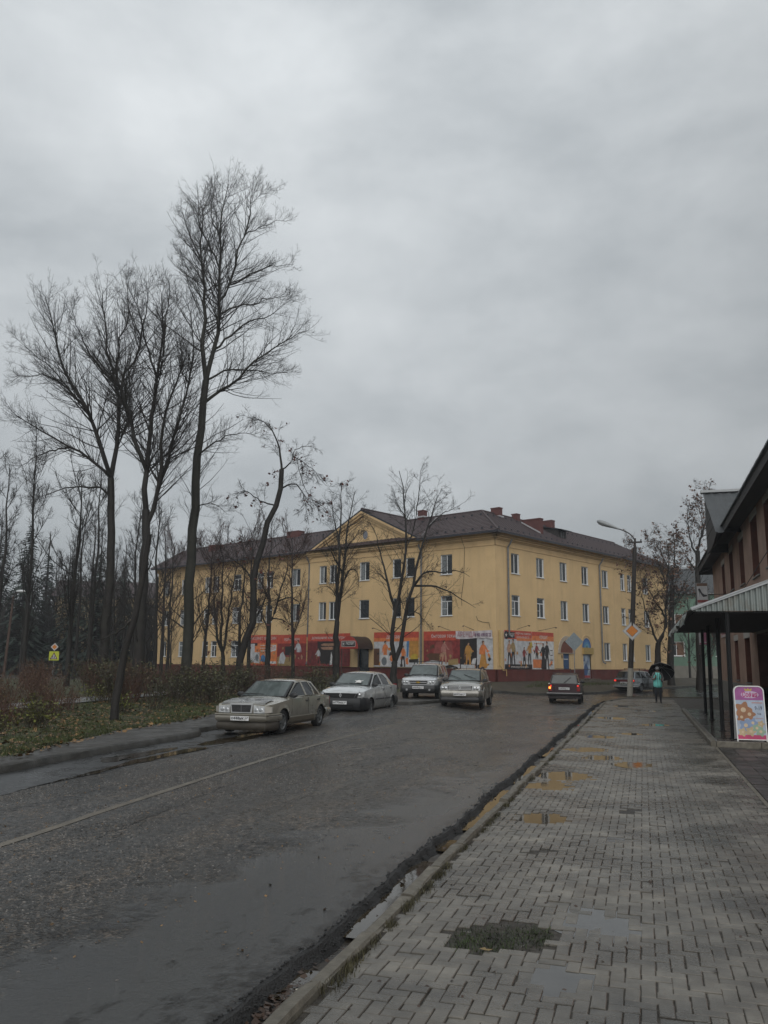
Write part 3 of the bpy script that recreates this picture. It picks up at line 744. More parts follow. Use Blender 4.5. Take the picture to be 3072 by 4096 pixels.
# snow guards
q = MB()
for row, f in ((0, .10), (1, .78)):
    y = -OV+(HW+OV)*f; z = ZE+(ZR-ZE)*f+.06
    t = y+.4
    while t < LRT-1-(y+OV)*.9:
        q.box((t, y, z), (.16, .05, .16)); t += .82
    t = y+.4
    while t < LLF-1:
        if not (AV[0]-1 < t < AV[1]+1) or f > .5 and not (9 < t < 16): q.box((y, t, z), (.05, .16, .16))
        t += .82
stuff(q.build('snow_guard', m_fascia, B, M=RB))
q = MB(); rw_ = NR
for k in range(40):
    f = k/40; q.box((-.55+4.1*f+NR.normal(0, .02), AV[0]-.35+ (1.6*f), 11.22+(ZR-11.2)*f*.98), (.16, .10+NR.uniform(0, .06), .05))
stuff(q.build('valley_flashing', m_flash, B, M=RB))
def chimney(x0, x1, y0, y1, z0, z1, fl=None):
    q = MB(); q.bb(x0, x1, y0, y1, z0, z1); q.bb(x0-.03, x1+.03, y0-.03, y1+.03, z1-.08, z1)
    c = q.build('chimney', m_chim, B, M=RB)
    q = MB(); q.bb(x0-.1, x1+.06, y0-.1, y1+.06, z0+.28, z0+.40) if not fl else q.prism(fl, lambda a, b: (x0-.03, a, b), lambda a, b: (x0-.015, a, b))
    q.build('flashing', m_flash, c)
chimney(5.2, 5.65, 3.05, 3.85, 13.0, 14.08); chimney(8.0, 8.5, 3.2, 3.7, 12.9, 13.98); chimney(13.2, 13.75, 3.0, 3.85, 12.9, 14.12)
chimney(7.5, 7.98, .75, 2.45, 11.6, 13.28, [(.7, 12.0), (2.45, 13.02), (2.45, 13.14), (.7, 12.12)])
chimney(3.2, 4.0, 24.2, 25.8, 12.8, 14.0); chimney(2.2, 3.0, 35.2, 36.6, 12.2, 13.5); chimney(3.4, 3.9, 9.3, 9.9, 13.4, 14.3)
q = MB(); q.face((10.6, .9, 11.9), (10.6, .9, 12.75), (10.6, 3.3, 13.2), (10.6, 3.3, 13.3)); q.face((11.9, .9, 11.9), (11.9, .9, 12.75), (11.9, 3.3, 13.2), (11.9, 3.3, 13.3))
q.face((10.6, .9, 11.9), (11.9, .9, 11.9), (11.9, .9, 12.75), (10.6, .9, 12.75)); q.bb(10.9, 11.6, .86, .9, 12.1, 12.68)
dm = q.build('roof_dormer', mat('weathered_wood', (.035, .033, .033), .8, .3, 6), B, M=RB)
q = MB(); q.prism([(.5, 12.68), (.5, 12.74), (3.4, 13.36), (3.4, 13.3)], lambda a, b: (10.45, a, b), lambda a, b: (12.15, a, b)); q.build('dormer_roof', m_fascia, dm)
q = MB(); q.bb(10.95, 10.99, .82, .9, 12.1, 12.68); q.bb(11.24, 11.27, .82, .9, 12.1, 12.68); q.build('dormer_hatch', m_pipe, dm)

# --- windows: frame, panes, sill, reveal; alike windows share their meshes
def window_meshes(w, kind, flip):
    d0, d1 = -.13, -.09; t = .055; h = WH; f = MB(); p = MB(); x = w/2; sd_ = -1 if flip else 1
    def b(u0, u1, v0, v1, a=d0, c=d1): f.bb(u0, u1, v0, v1, a, c)
    b(-x, -x+t, 0, h); b(x-t, x, 0, h); b(-x+t, x-t, 0, t); b(-x+t, x-t, h-t, h)
    if kind == 'tall': p.flat([(-x+t, t), (x-t, t), (x-t, h-t), (-x+t, h-t)], -.115)
    else:
        top = h-.42 if kind == 'transom' else h-t
        if kind == 'transom':
            b(-x+t, x-t, top-.03, top+.03); p.flat([(-x+t, top+.03), (x-t, top+.03), (x-t, h-t), (-x+t, h-t)], -.115)
            b(-x+t, -.03, .5, .53, d0+.01, d1-.005)
            top -= .03
        b(-.035, .035, t, top)
        p.flat([(-x+t, t), (-.035, t), (-.035, top), (-x+t, top)], -.115); p.flat([(.035, t), (x-t, t), (x-t, top), (.035, top)], -.115)
    c = MB(); 
    if kind != 'tall' and not flip: c.flat([(-x+.1, .1), (-x+.1+w*.3, .1), (-x+.1+w*.3, h-.1), (-x+.1, h-.1)], -.1145)
    s = MB(); s.bb(-x-.05, x+.05, -.045, 0, -.13, .07)
    r = MB(); g = .002
    r.face((-x+g, 0, -.2), (-x+g, 0, 0), (-x+g, h, 0), (-x+g, h, -.2)); r.face((x-g, 0, -.2), (x-g, 0, 0), (x-g, h, 0), (x-g, h, -.2)); r.face((-x, h-g, -.2), (x, h-g, -.2), (x, h-g, 0), (-x, h-g, 0)); r.face((-x, .001, -.2), (x, .001, -.2), (x, .001, 0), (-x, .001, 0))
    r.face((-x, 0, -.2), (x, 0, -.2), (x, h, -.2), (-x, h, -.2))
    return f.mesh('window', m_frame), p.mesh('pane', m_glass), (c.mesh('curtain', m_curtain) if c.f else None), s.mesh('sill', m_frame), r.mesh('reveal', m_rev)
_wm = {}
def add_window(F, u, v, w, kind, parent, k, lev=0.0):
    key = (w, kind, k % 3 == 0)
    if key not in _wm: _wm[key] = window_meshes(*key)
    f, p, c, s, r = _wm[key]
    o = obj('window', f, parent, F@Matrix.Translation((u, v, lev)))
    obj('pane', p, o); obj('sill', s, o); obj('reveal', r, o)
    if c: obj('curtain', c, o)
    return o
for k, (sd_, u, v, w, kind) in enumerate(wins):
    lev = AV[2] if sd_ == 'L' and AV[0] < -u < AV[1] else 0
    add_window(FR_ if sd_ == 'R' else FL_, u, v, w, kind, B, k, lev)
# --- drainpipes
def pipe(F, u, v0, v1, w=.14, kick=True):
    q = MB(); q.tube([(u, 10.75, w+.35), (u, 10.45, w+.2), (u, 10.2, w), (u, v0+.2, w), (u+.02, v0+.05, w+.05), (u+.12, v0-.06, w+.22)], .065, 8)
    for v in np.arange(v0+1, 10, 1.5): q.tube([(u, v-.03, w), (u, v+.03, w)], .085, 8)
    return q.build('drainpipe', m_pipe, B, M=F)
pipe(FR_, 1.45, 3.8, 10); pipe(FR_, 15.6, 2.0, 10); pipe(FL_, -6.62, 1.7, 10, .2); pipe(FL_, -19.05, 1.7, 10); pipe(FL_, -41.8, 1.7, 10); pipe(FR_, 29.6, 1.9, 10)
m_pipey = mat('yellowed_pipe', (.5, .36, .15), .6, .2)
q = MB(); q.tube([(.28, 1.7, .1), (.28, 4.2, .1)], .055, 8); q.tube([(.28, 1.75, .1), (.5, 1.4, .2), (.85, 1.42, .25), (.9, 1.0, .22)], .03, 6); q.build('drainpipe', m_pipey, B, M=FR_)
q = MB(); q.tube([(-19.05, 1.5, .145), (-19.05, 3.9, .145)], .07, 8); q.build('drainpipe', m_pipey, B, M=FL_)
# --- doors and blind arches of the right facade
m_brickred = mat('faded_red_infill', (.17, .065, .045), .8, .15, 4, bump=.2)
m_bdoor = mat('blue_door_paint', (.035, .085, .19), .5, .2, 3, stain=(.06, .1, .17), stain_scale=3)
m_arch = mat('pale_arch_plaster', (.46, .40, .33), .8, .12, 4, stain=(.36, .2, .1), stain_scale=3)
def arch_pts(c, r, v, n=14, k=1.0, a0=0, a1=math.pi): return [(c+r*math.cos(a0+(a1-a0)*i/n), v+k*r*math.sin(a0+(a1-a0)*i/n)) for i in range(n+1)]
q = MB(); A1 = arch_pts(9.78, 1.32, 2.74); A2 = arch_pts(9.78, .98, 2.74)
q.grid([[(x, y, .003) for x, y in A1], [(x, y, .06) for x, y in A1], [(x, y, .06) for x, y in A2], [(x, y, .003) for x, y in A2]])
q.bb(8.45, 11.1, 2.69, 2.74, .002, .07)
q.build('blind_arch', m_arch, B, M=FR_)
q = MB(); q.flat(A2, .012); q.build('arch_infill', m_brickred, B, M=FR_)
q = MB(); q.bb(9.25, 10.25, .78, 2.68, -.12, -.06); q.bb(9.32, 10.18, .9, 1.6, -.06, -.045); q.bb(9.32, 10.18, 1.7, 2.5, -.06, -.045)
dr = q.build('door', m_bdoor, B, M=FR_); q = MB(); q.bb(9.33, 9.37, 1.5, 1.66, -.045, 0); q.build('handle', m_pipe, dr)
q = MB(); q.bb(9.2, 9.25, .75, 2.69, -.13, .01); q.bb(10.25, 10.3, .75, 2.69, -.13, .01); q.build('door_frame', m_yel2, B, M=FR_)
A1 = arch_pts(13.12, .88, 3.2, k=1.05); A2 = arch_pts(13.12, .70, 3.2, k=1.05)
q = MB(); q.grid([[(x, y, .003) for x, y in arch_pts(13.12, 1.0, 3.2, k=1.05)], [(x, y, .03) for x, y in arch_pts(13.12, 1.0, 3.2, k=1.05)], [(x, y, .03) for x, y in A1], [(x, y, .003) for x, y in A1]]); q.build('arch_moulding', m_yel2, B, M=FR_)
fan = None
for k, (r, c) in enumerate(((.74, (.035, .11, .3)), (.60, (.06, .17, .38)), (.46, (.09, .25, .45)), (.3, (.16, .33, .42)), (.16, (.05, .15, .2)))):
    q = MB(); q.flat(arch_pts(13.12, r, 3.2, k=1.05), .006+.004*k)
    o = q.build('fanlight' if k == 0 else 'fanlight_band', mat('fan_blue%d' % k, c, .4, .1), fan or B, M=FR_ if k == 0 else None)
    if k == 0: fan = o
q = MB(); q.bb(12.36, 14.0, 2.68, 3.2, -.02, .16); q.build('shop_lintel', mat('ochre_board', (.42, .30, .11), .6, .1), B, M=FR_)
q = MB(); q.bb(12.5, 13.75, .75, 2.66, -.14, -.08)
sdoor = q.build('shop_door', mat('blue_white_print', (.30, .38, .5), .35, .5, 2.2, col2=(.42, .48, .55)), B, M=FR_)
q = MB()
q.flat([(12.62, 1.0), (13.2, .95), (13.45, 1.5), (13.1, 2.0), (12.75, 1.7)], -.076); q.flat([(12.6, 2.1), (12.8, 2.5), (12.95, 2.1)], -.076); q.flat([(13.3, 2.05), (13.45, 2.5), (13.5, 2.0)], -.076)
q.build('printed_shape', mat('print_deep_blue', (.05, .10, .24), .4, .2), sdoor)
q = MB(); q.flat([(12.52, .78), (13.7, .78), (13.7, .98), (12.52, .98)], -.075); q.build('printed_strip', mat('print_red', (.4, .06, .06), .4, .2), sdoor)
q = MB(); q.bb(9.4, 10.1, 2.22, 2.28, -.044, -.040); q.build('door_notice', white_paint, dr)
q = MB(); q.bb(9.0, 9.06, 2.3, 2.55, .003, .05); q.build('wall_lamp', m_dark, B, M=FR_)
# steps with rails before the doors
q = MB(); q.bb(8.9, 10.7, .3, .75, .062, 1.0); q.bb(8.7, 10.9, .3, .58, 1.0, 1.35); q.bb(12.3, 14, .3, .72, .062, .7); q.build('door_step', m_kerb, B, M=FR_)
q = MB()
for x in (8.75, 10.85): q.tube([(x, .6, .9), (x, 1.5, .9), (x, 1.5, .1)], .025, 6)
q.tube([(7.2, 1.52, .5), (8.75, 1.5, .9)], .025, 6); q.tube([(10.85, 1.5, .9), (12.3, 1.45, .7)], .025, 6); q.build('hand_rail', m_fascia, B, M=FR_)
# small lamps on arms above the banners
m_iron = mat('rusty_arm', (.06, .045, .04), .7, .3)
def lamp_arm(F, u, v, du):
    q = MB(); q.tube([(u, v, .03), (u+du*.5, v+.1, .3), (u+du, v+.28, .85)], .018, 5); q.ell((u+du, v+.24, .9), (.05, .05, .08), 6, 5)
    q.build('banner_lamp', m_iron, B, M=F)
for u, du in ((-10.5, -.4), (-8.1, -.5), (-4.0, -.4), (-1.9, -.3)): lamp_arm(FL_, u, 4.22, du)
lamp_arm(FR_, 5.6, 4.32, 1.1); lamp_arm(FR_, 2.6, 4.32, .3)
# cable hanging down the wall
q = MB(); q.tube([(-2.6, 11.0, .6), (-2.65, 10.2, .06), (-2.75, 8, .03), (-3.0, 6.5, .03), (-2.95, 6.0, .03)], .014, 5); q.tube([(-1.7, 5.2, .02), (-1.55, 4.9, .02), (-1.1, 4.75, .02), (-.6, 4.72, .02), (-.5, 4.3, .02)], .014, 5); q.build('wall_cable', m_dark, B, M=FL_)

# --- entrance canopy of the shop, left facade
m_red = mat('shop_red', (.42, .05, .035), .5, .12, 2)
m_dawn = mat('dark_awning_cloth', (.035, .022, .018), .6, .2, 5)
aw = thing('entrance_awning', 'dark barrel awning with red half disc front and star emblem over shop door', 'awning', M=WF(FL_, -12.45, 0, AV[2]))
q = MB(); AR_ = [math.pi*i/18 for i in range(19)]
q.grid([[(.97*math.cos(a), 2.9+.95*math.sin(a), w) for a in AR_] for w in (.02, .6, 1.2, 1.76)]); q.build('awning_cloth', m_dawn, aw, smooth=True)
q = MB()
for w in (.05, .9, 1.74): q.tube([(.96*math.cos(a), 2.9+.94*math.sin(a), w) for a in AR_], .02, 5)
q.tube([(-.97, 2.9, .02), (-.97, 2.9, 1.76)], .025, 5); q.tube([(.97, 2.9, .02), (.97, 2.9, 1.76)], .025, 5); stuff(q.build('awning_hoop', m_iron, aw))
q = MB(); q.slab(arch_pts(0, .98, 2.88, k=.98), 1.765, 1.80); sg = q.build('sign_panel', m_red, aw)
def capsule(x0, x1, y0, y1, r, n=6): return [(x1-r+r*math.cos(a), y1-r+r*math.sin(a)) for a in [math.pi/2*i/n for i in range(n+1)]]+[(x0+r-r*math.sin(a), y1-r+r*math.cos(a)) for a in [math.pi/2*i/n for i in range(n+1)]]+[(x0+r-r*math.cos(a), y0+r-r*math.sin(a)) for a in [math.pi/2*i/n for i in range(n+1)]]+[(x1-r+r*math.sin(a), y0+r-r*math.cos(a)) for a in [math.pi/2*i/n for i in range(n+1)]]
q = MB(); q.slab(capsule(-.80, .74, 3.02, 3.48, .12), 1.801, 1.806); q.build('sign_outline', white_paint, sg)
q = MB(); q.slab(capsule(-.77, .71, 3.05, 3.45, .11), 1.8065, 1.81); q.build('sign_black', letter_black, sg)
text('ЭКСПЕРТ', .3, white_paint, sg, Matrix.Translation((.16, 3.27, 1.812)), fit=.94, bold=.006)
def star(c, r, r2=None, n=5, a0=math.pi/2):
    r2 = r2 or r*.42; return [(c[0]+(r if i % 2 == 0 else r2)*math.cos(a0+math.pi*i/n), c[1]+(r if i % 2 == 0 else r2)*math.sin(a0+math.pi*i/n)) for i in range(2*n)]
q = MB(); q.grid([[(-.56+r*math.cos(a), 3.25+r*math.sin(a), 1.812) for a in [2*math.pi*i/20 for i in range(20)]] for r in (.165, .145)], True); q.flat(star((-.56, 3.25), .11), 1.8125); q.build('star', white_paint, sg)
q = MB()
for u in (-.9, .9): q = MB(); q.tube([(u, .6, 1.65), (u, 2.9, 1.65)], .04, 6); q.build('awning_post', m_iron, aw)
q = MB(); q.bb(-13.05, -11.95, .8, 2.95, -.2, -.14); sdl = q.build('shop_door', mat('dark_shop_door', (.02, .024, .03), .25, .4, 2), B, M=FL_@Matrix.Translation((0, 0, AV[2])))
q = MB(); q.bb(-12.9, -12.1, 1.3, 2.7, -.139, -.13); q.build('pane', m_glass, sdl)
q = MB(); q.bb(-14, -11, .3, .8, .07, 1.6); q.build('door_step', m_kerb, B, M=FL_)

# ================================================================== SHOP BANNERS on the facades
def pr(name, c, rough=.45, var=.2): return mat('print_'+name, c, rough, var, 3.5, detail=8)
def clutter(t, w, h, cols, n, seed, x0=0.0, top=.6):
    r = random.Random(seed)
    for k, c in enumerate(cols):
        q = MB()
        for i in range(n):
            cx, cy, s = r.uniform(x0+.1, w-.25), r.uniform(.1, h*top), r.uniform(.05, .2)
            q.flat([(min(w-.02, max(.02, cx+s*r.uniform(.5, 1.2)*math.cos(a))), max(.02, cy+s*r.uniform(.5, 1.4)*math.sin(a))) for a in [2*math.pi*j/7 for j in range(7)]], .0352+.0003*k+.00001*i)
        stuff(q.build('printed_clutter', c, t))
P_red = pr('vermilion', (.52, .085, .05)); P_or = pr('orange', (.66, .21, .07)); P_wh = pr('white', (.64, .64, .64)); P_pale = pr('pale_grey', (.52, .53, .55)); P_dk = pr('dark', (.028, .022, .022)); P_brown = pr('brown', (.12, .06, .035)); P_skin = pr('skin', (.46, .27, .18)); P_amber = pr('amber', (.50, .25, .06)); P_wine = pr('wine', (.24, .04, .038), var=.35); P_blue = pr('blue', (.07, .2, .4)); P_yel = pr('yellow', (.5, .36, .05)); P_let = pr('lettering', (.62, .58, .56)); P_khaki = pr('khaki', (.33, .23, .10))
def person_print(mb, x, y, h, face=1, skirt=False, lean=0):
    "flat printed figure: head, torso with arms, legs, into mb = dict of lists of polygons"
    H = h; hd = .065*H
    def pt(a, b): return (x+face*(a*H+lean*b*H), y+b*H)
    out = {}
    out['head'] = [[(pt(0, .92)[0]+hd*math.cos(t)*.85, pt(0, .92)[1]+hd*math.sin(t)) for t in [2*math.pi*i/10 for i in range(10)]]]
    out['hair'] = [[pt(-.05, .90), pt(-.062, .96), pt(-.02, 1.0), pt(.04, .985), pt(.05, .95), pt(.0, .95), pt(-.025, .9), pt(-.04, .82 if skirt else .88)]]
    out['top'] = [[pt(-.10, .83), pt(-.03, .86), pt(.03, .86), pt(.10, .82), pt(.2, .66), pt(.27, .63), pt(.27, .6), pt(.17, .6), pt(.10, .7), pt(.09, .5), pt(-.10, .5), pt(-.13, .66), pt(-.14, .5), pt(-.18, .5), pt(-.17, .68)]]
    if skirt: out['bottom'] = [[pt(-.10, .5), pt(.09, .5), pt(.17, .05), pt(.1, 0), pt(-.14, 0), pt(-.2, .04)]]
    else: out['bottom'] = [[pt(-.10, .5), pt(.09, .5), pt(.13, .25), pt(.12, 0), pt(.05, 0), pt(.04, .25), pt(0, .42), pt(-.05, .25), pt(-.08, 0), pt(-.15, 0), pt(-.12, .27)]]
    return out
def print_fig(parent, x, y, h, top, bottom, w=.006, face=1, skirt=False, lean=0, hair=None):
    d = person_print(None, x, y, h, face, skirt, lean)
    q = MB(); mats_ = [P_skin, hair or P_dk, top, bottom]
    for i, k in enumerate(('bottom', 'top', 'head', 'hair')):
        q.cur = {'head': 0, 'hair': 1, 'top': 2, 'bottom': 3}[k]
        for p in d[k]: q.flat(p, w+.002*i)
    return q.build('printed_figure', mats_, parent)
CL = []
def banner(name, label, F, u0, u1, v0, v1, base_m, lev=0, cat='banner'):
    t = thing(name, label, cat, M=WF(F, u0, v0, lev+.062))
    q = MB(); q.slab([(0, 0), (u1-u0, 0), (u1-u0, v1-v0), (0, v1-v0)], 0, .03); q.build('panel', base_m, t)
    CL.append(((t, u1-u0, v1-v0), (P_brown, P_khaki, P_skin) if base_m in (P_wine, P_dk, P_red) else (P_amber, P_dk, P_or), len(CL)+5))
    return t, u1-u0, v1-v0
def patch(t, m, poly, w=.034, name='printed_shape'):
    q = MB(); q.flat(poly, w); return q.build(name, m, t)
def rect(a, b, c, d): return [(a, c), (b, c), (b, d), (a, d)]
def TM(x, y, w=.04): return Matrix.Translation((x, y, w))
# 1 internet shop
t, w, h = banner('shop_banner', 'red internet shop banner with washing machine, leftmost on the yellow wall', FL_, -26.8, -22.9, 1.48, 4.15, P_red)
text('ИНТЕРНЕТ МАГАЗИН', .36, P_let, t, TM(w*.5, h-.32), fit=w*.9)
patch(t, P_or, rect(0.05, w-.05, .1, h-.75))
for k in range(3): patch(t, P_let, rect(1.6, w-.2, h-.95-.24*k, h-.89-.24*k), .036, 'printed_line')
patch(t, P_dk, rect(.3, 1.2, h-.95, h-.7), .036, 'printed_label')
q = MB(); q.cur = 0; q.flat(rect(.25, .85, .25, 1.9), .037); q.flat(rect(.85, 1.55, .2, 1.15), .038); q.cur = 1
q.flat([(1.2+.24*math.cos(a), .68+.3*math.sin(a)) for a in [2*math.pi*i/14 for i in range(14)]], .040); q.cur = 2; q.flat([(1.7, .35), (2.4, .3), (2.3, .8), (2.0, .95), (1.75, .8)], .039); q.build('printed_appliance', [P_pale, pr('drum', (.16, .18, .2)), P_blue], t)
patch(t, P_wh, [(2.75, 1.1), (3.75, 1.35), (3.75, 1.8), (2.75, 1.5)], .037); text('КРЕДИТ', .3, P_red, t, TM(3.25, 1.45, .04)@Matrix.Rotation(.22, 4, 'Z'), fit=.85)
patch(t, P_wh, rect(2.6, w-.1, .15, .35), .037)
# 2 audio and video
t, w, h = banner('shop_banner', 'dark red audio and video banner with pale sofa figures, left of drainpipe', FL_, -22.88, -19.2, 1.48, 4.13, P_wine)
patch(t, P_red, rect(0, w, h-.75, h), .033); patch(t, pr('carmine', (.24, .035, .03)), rect(0, w, .9, h-.75), .0335)
text('аудио и видео', .36, P_let, t, TM(w*.5, h-.38), fit=2.0)
patch(t, P_khaki, [(.0, 0), (0, .7), (.5, .9), (1, .75), (2.2, .7), (2.3, 0)], .036); patch(t, P_pale, [(.2, .2), (.4, 1.0), (.75, 1.2), (1.1, .7), (.9, .15)], .038)
print_fig(t, 1.75, .35, 1.55, P_dk, P_brown, .04); print_fig(t, 2.75, .1, 2.1, P_pale, P_wine, .042, face=-1, lean=.05)
patch(t, P_dk, rect(1.0, 2.2, .9, 1.65), .0375)
# 3 home cinemas
t, w, h = banner('shop_banner', 'dark red home cinema banner with conductor figure, left of shop awning', FL_, -18.9, -13.95, 1.5, 4.15, P_wine, AV[2])
patch(t, P_red, rect(0, w, h-.6, h), .033); text('домашние кинотеатры', .34, P_let, t, TM(w*.5, h-.33), fit=3.9)
patch(t, P_dk, rect(1.2, 3.4, .2, 2.0), .035)
for k in range(9): patch(t, pr('curtain_red', (.11, .022, .024)), rect(.1+.12*k, .16+.12*k, .1, 1.9), .036); patch(t, pr('curtain_red', (.11, .022, .024)), rect(3.5+.16*k, 3.57+.16*k, .1, 1.9), .036)
print_fig(t, 2.55, .1, 1.75, P_dk, P_dk, .04); print_fig(t, 1.35, .1, 1.4, P_pale, P_wine, .04, face=-1); patch(t, P_wh, [(2.7, .1), (2.85, 1.2), (3.0, .8), (2.95, .1)], .046)
q = MB()
for k in range(16): q.flat([(1.5+NR.uniform(0, 1.8)+.07*math.cos(a), 1.4+NR.uniform(0, .5)*.2+.09*math.sin(a)+.3*(k % 2)) for a in [2*math.pi*i/8 for i in range(8)]], .044+.0004*k)
q.build('printed_crowd', P_skin, t)
# 4 delivery
t, w, h = banner('shop_banner', 'white delivery banner with porter in orange and washing machine, right of awning', FL_, -11.33, -6.78, 1.52, 4.17, P_pale, AV[2])
patch(t, P_red, rect(0, w, h-.68, h), .033); patch(t, P_or, rect(0, w, h-.72, h-.45), .034); text('доставка', .42, P_let, t, TM(2.2, h-.36), fit=1.75)
patch(t, P_brown, rect(0, .6, .1, 1.4), .035); patch(t, P_amber, rect(3.6, w, .7, 1.95), .035); patch(t, P_blue, [(3.35, .8), (3.5, .75), (3.62, 1.95), (3.35, 1.95)], .037)
print_fig(t, 1.2, .15, 1.85, P_or, P_or, .039); print_fig(t, 3.0, 0.02, 1.6, P_or, P_dk, .041, face=-1)
q = MB(); q.cur = 0; q.flat(rect(.7, 1.5, .05, .9), .045); q.cur = 1; q.flat([(1.1+.27*math.cos(a), .42+.32*math.sin(a)) for a in [2*math.pi*i/14 for i in range(14)]], .046); q.build('printed_appliance', [P_wh, pr('drum', (.16, .18, .2))], t)
patch(t, P_yel, [(3.7, .55), (3.75, .8), (4.0, 1.0), (4.4, .95), (4.5, .6)], .040); patch(t, P_dk, [(3.6, .35), (4.5, .35), (4.5, .62), (3.6, .58)], .041)
# 5 household appliances
t, w, h = banner('shop_banner', 'red household appliances banner with woman in pink, right of drainpipe', FL_, -6.45, -3.1, 1.5, 4.17, P_wine)
patch(t, P_red, rect(0, w, h-.68, h), .033); text('бытовая техника', .4, P_let, t, TM(2.1, h-.36), fit=2.7)
patch(t, pr('rose', (.30, .08, .07)), [(.8, .6), (1.2, 1.9), (2.6, 1.9), (2.8, .6)], .035); patch(t, P_brown, rect(.5, 1.5, .4, 1.05), .037); patch(t, P_pale, [(0, 0), (0, .35), (.8, .55), (w, .3), (w, 0)], .038)
print_fig(t, 1.95, .3, 1.7, pr('pink', (.45, .2, .17)), P_skin, .04); patch(t, P_khaki, [(2.3, .2), (2.3, .6), (3.2, .7), (3.2, .25)], .039); patch(t, P_dk, [(1.6, .05), (2.5, .25), (3.1, .1), (2.4, 0)], .042)
# 6 reading man and woman
t, w, h = banner('shop_banner', 'dark banner with man in amber shirt reading, left of the woman in orange dress', FL_, -3.1, -1.62, 1.48, 3.66, P_dk)
print_fig(t, .75, .15, 1.75, P_amber, P_amber, .036); patch(t, P_wh, [(1.0, .35), (1.35, .3), (1.45, .75), (1.15, .7)], .045); patch(t, P_pale, rect(.1, 1.3, .0, .28), .044)
t, w, h = banner('shop_banner', 'pale banner with woman in long orange dress beside building corner', FL_, -1.6, -.25, 1.46, 3.7, P_pale)
print_fig(t, .55, .05, 1.95, P_or, P_amber, .036, skirt=True, hair=P_brown)
# cloth strip with the telephone number
t = thing('rental_banner', 'wrinkled white cloth banner with pink letters and phone number', 'banner', M=WF(FL_, -3.42, 3.6, .12))
q = MB(); rows = []
for v in np.linspace(0, .56, 5): rows.append([(u, v-.05*math.sin(u*2.3)*(.56-v)-.03*math.sin(u*1.2)*(1 if v > .3 else 0), .02+.018*math.sin(u*9+v*6)+.014*math.sin(u*21-v*9)) for u in np.linspace(0, 3.16, 50)])
q.grid(rows); q.build('cloth', mat('banner_cloth', (.58, .54, .56), .7, .1, 6), t, smooth=True)
text('АРЕНДА', .5, mat('faded_pink_print', (.45, .22, .26), .6, .2, 6), t, TM(.95, .29, .056), fit=1.6); text('8 903 698 02 22', .34, pr('purple', (.13, .03, .12)), t, TM(2.4, .25, .056), fit=1.38, bold=.004)
# right facade banners
t, w, h = banner('shop_banner', 'white shop banner with couple and boy, web address on black strip, right of corner', FR_, .86, 4.52, 1.48, 4.22, P_pale)
patch(t, P_red, rect(0, w, h-.62, h), .033); patch(t, P_or, rect(1.6, w, h-.72, h-.5), .034); patch(t, P_dk, rect(.02, w, .0, .34), .034)
q = MB(); q.flat([(.25+.27*math.cos(a), h-.35+.3*math.sin(a)) for a in [2*math.pi*i/18 for i in range(18)]], .036); q.flat(rect(.45, 1.35, h-.55, h-.12), .0355); q.build('sign_black', letter_black, t)
patch(t, P_let, star((.25, h-.35), .17), .038, 'star'); text('ЭКСПЕРТ', .3, P_let, t, TM(.93, h-.34, .038), fit=.8); text('РАДА техн. принтеры', .22, P_let, t, TM(2.5, h-.2), fit=2.0); text('8-903-698-02-22', .22, P_let, t, TM(2.45, h-.47), fit=1.7)
text('www.expertcomp.ru', .24, P_let, t, TM(1.95, .17), fit=2.3)
print_fig(t, .62, .3, 1.75, P_skin, P_dk, .036, hair=P_brown); print_fig(t, 1.1, .3, 1.85, P_khaki, P_dk, .038, face=-1); print_fig(t, 2.6, .2, 1.4, P_wine, P_dk, .036); print_fig(t, 3.3, .35, 1.6, P_amber, P_dk, .038, face=-1)
patch(t, P_yel, [(3.55+.17*math.cos(a), 1.75+.24*math.sin(a)) for a in [2*math.pi*i/12 for i in range(12)]], .04)
t, w, h = banner('shop_banner', 'white credit banner with three people at a desk, left of arched doorway', FR_, 4.54, 7.7, 1.47, 4.22, P_wh)
patch(t, P_or, rect(0, w, h-.66, h), .033); patch(t, P_red, rect(0, w, h-.3, h), .034); text('кредит', .42, P_let, t, TM(1.65, h-.36), fit=1.15); patch(t, P_or, rect(.3, 1.7, h-.88, h-.84), .034, 'printed_line')
print_fig(t, .65, .45, 1.5, P_wine, P_dk, .036); print_fig(t, 1.55, .0, 1.95, P_dk, P_dk, .04, face=-1, skirt=True); print_fig(t, 2.1, .0, 2.1, P_dk, P_dk, .04, face=-1); patch(t, P_or, rect(.1, 1.35, .1, .72), .039); patch(t, P_pale, rect(.05, 1.4, .72, .78), .04)
for k in range(4): patch(t, P_dk, rect(2.6, 2.95, .3+.36*k, .36+.36*k), .036)

for t_, cols_, sd2 in CL: clutter(t_[0], t_[1], t_[2], cols_, 5, sd2)
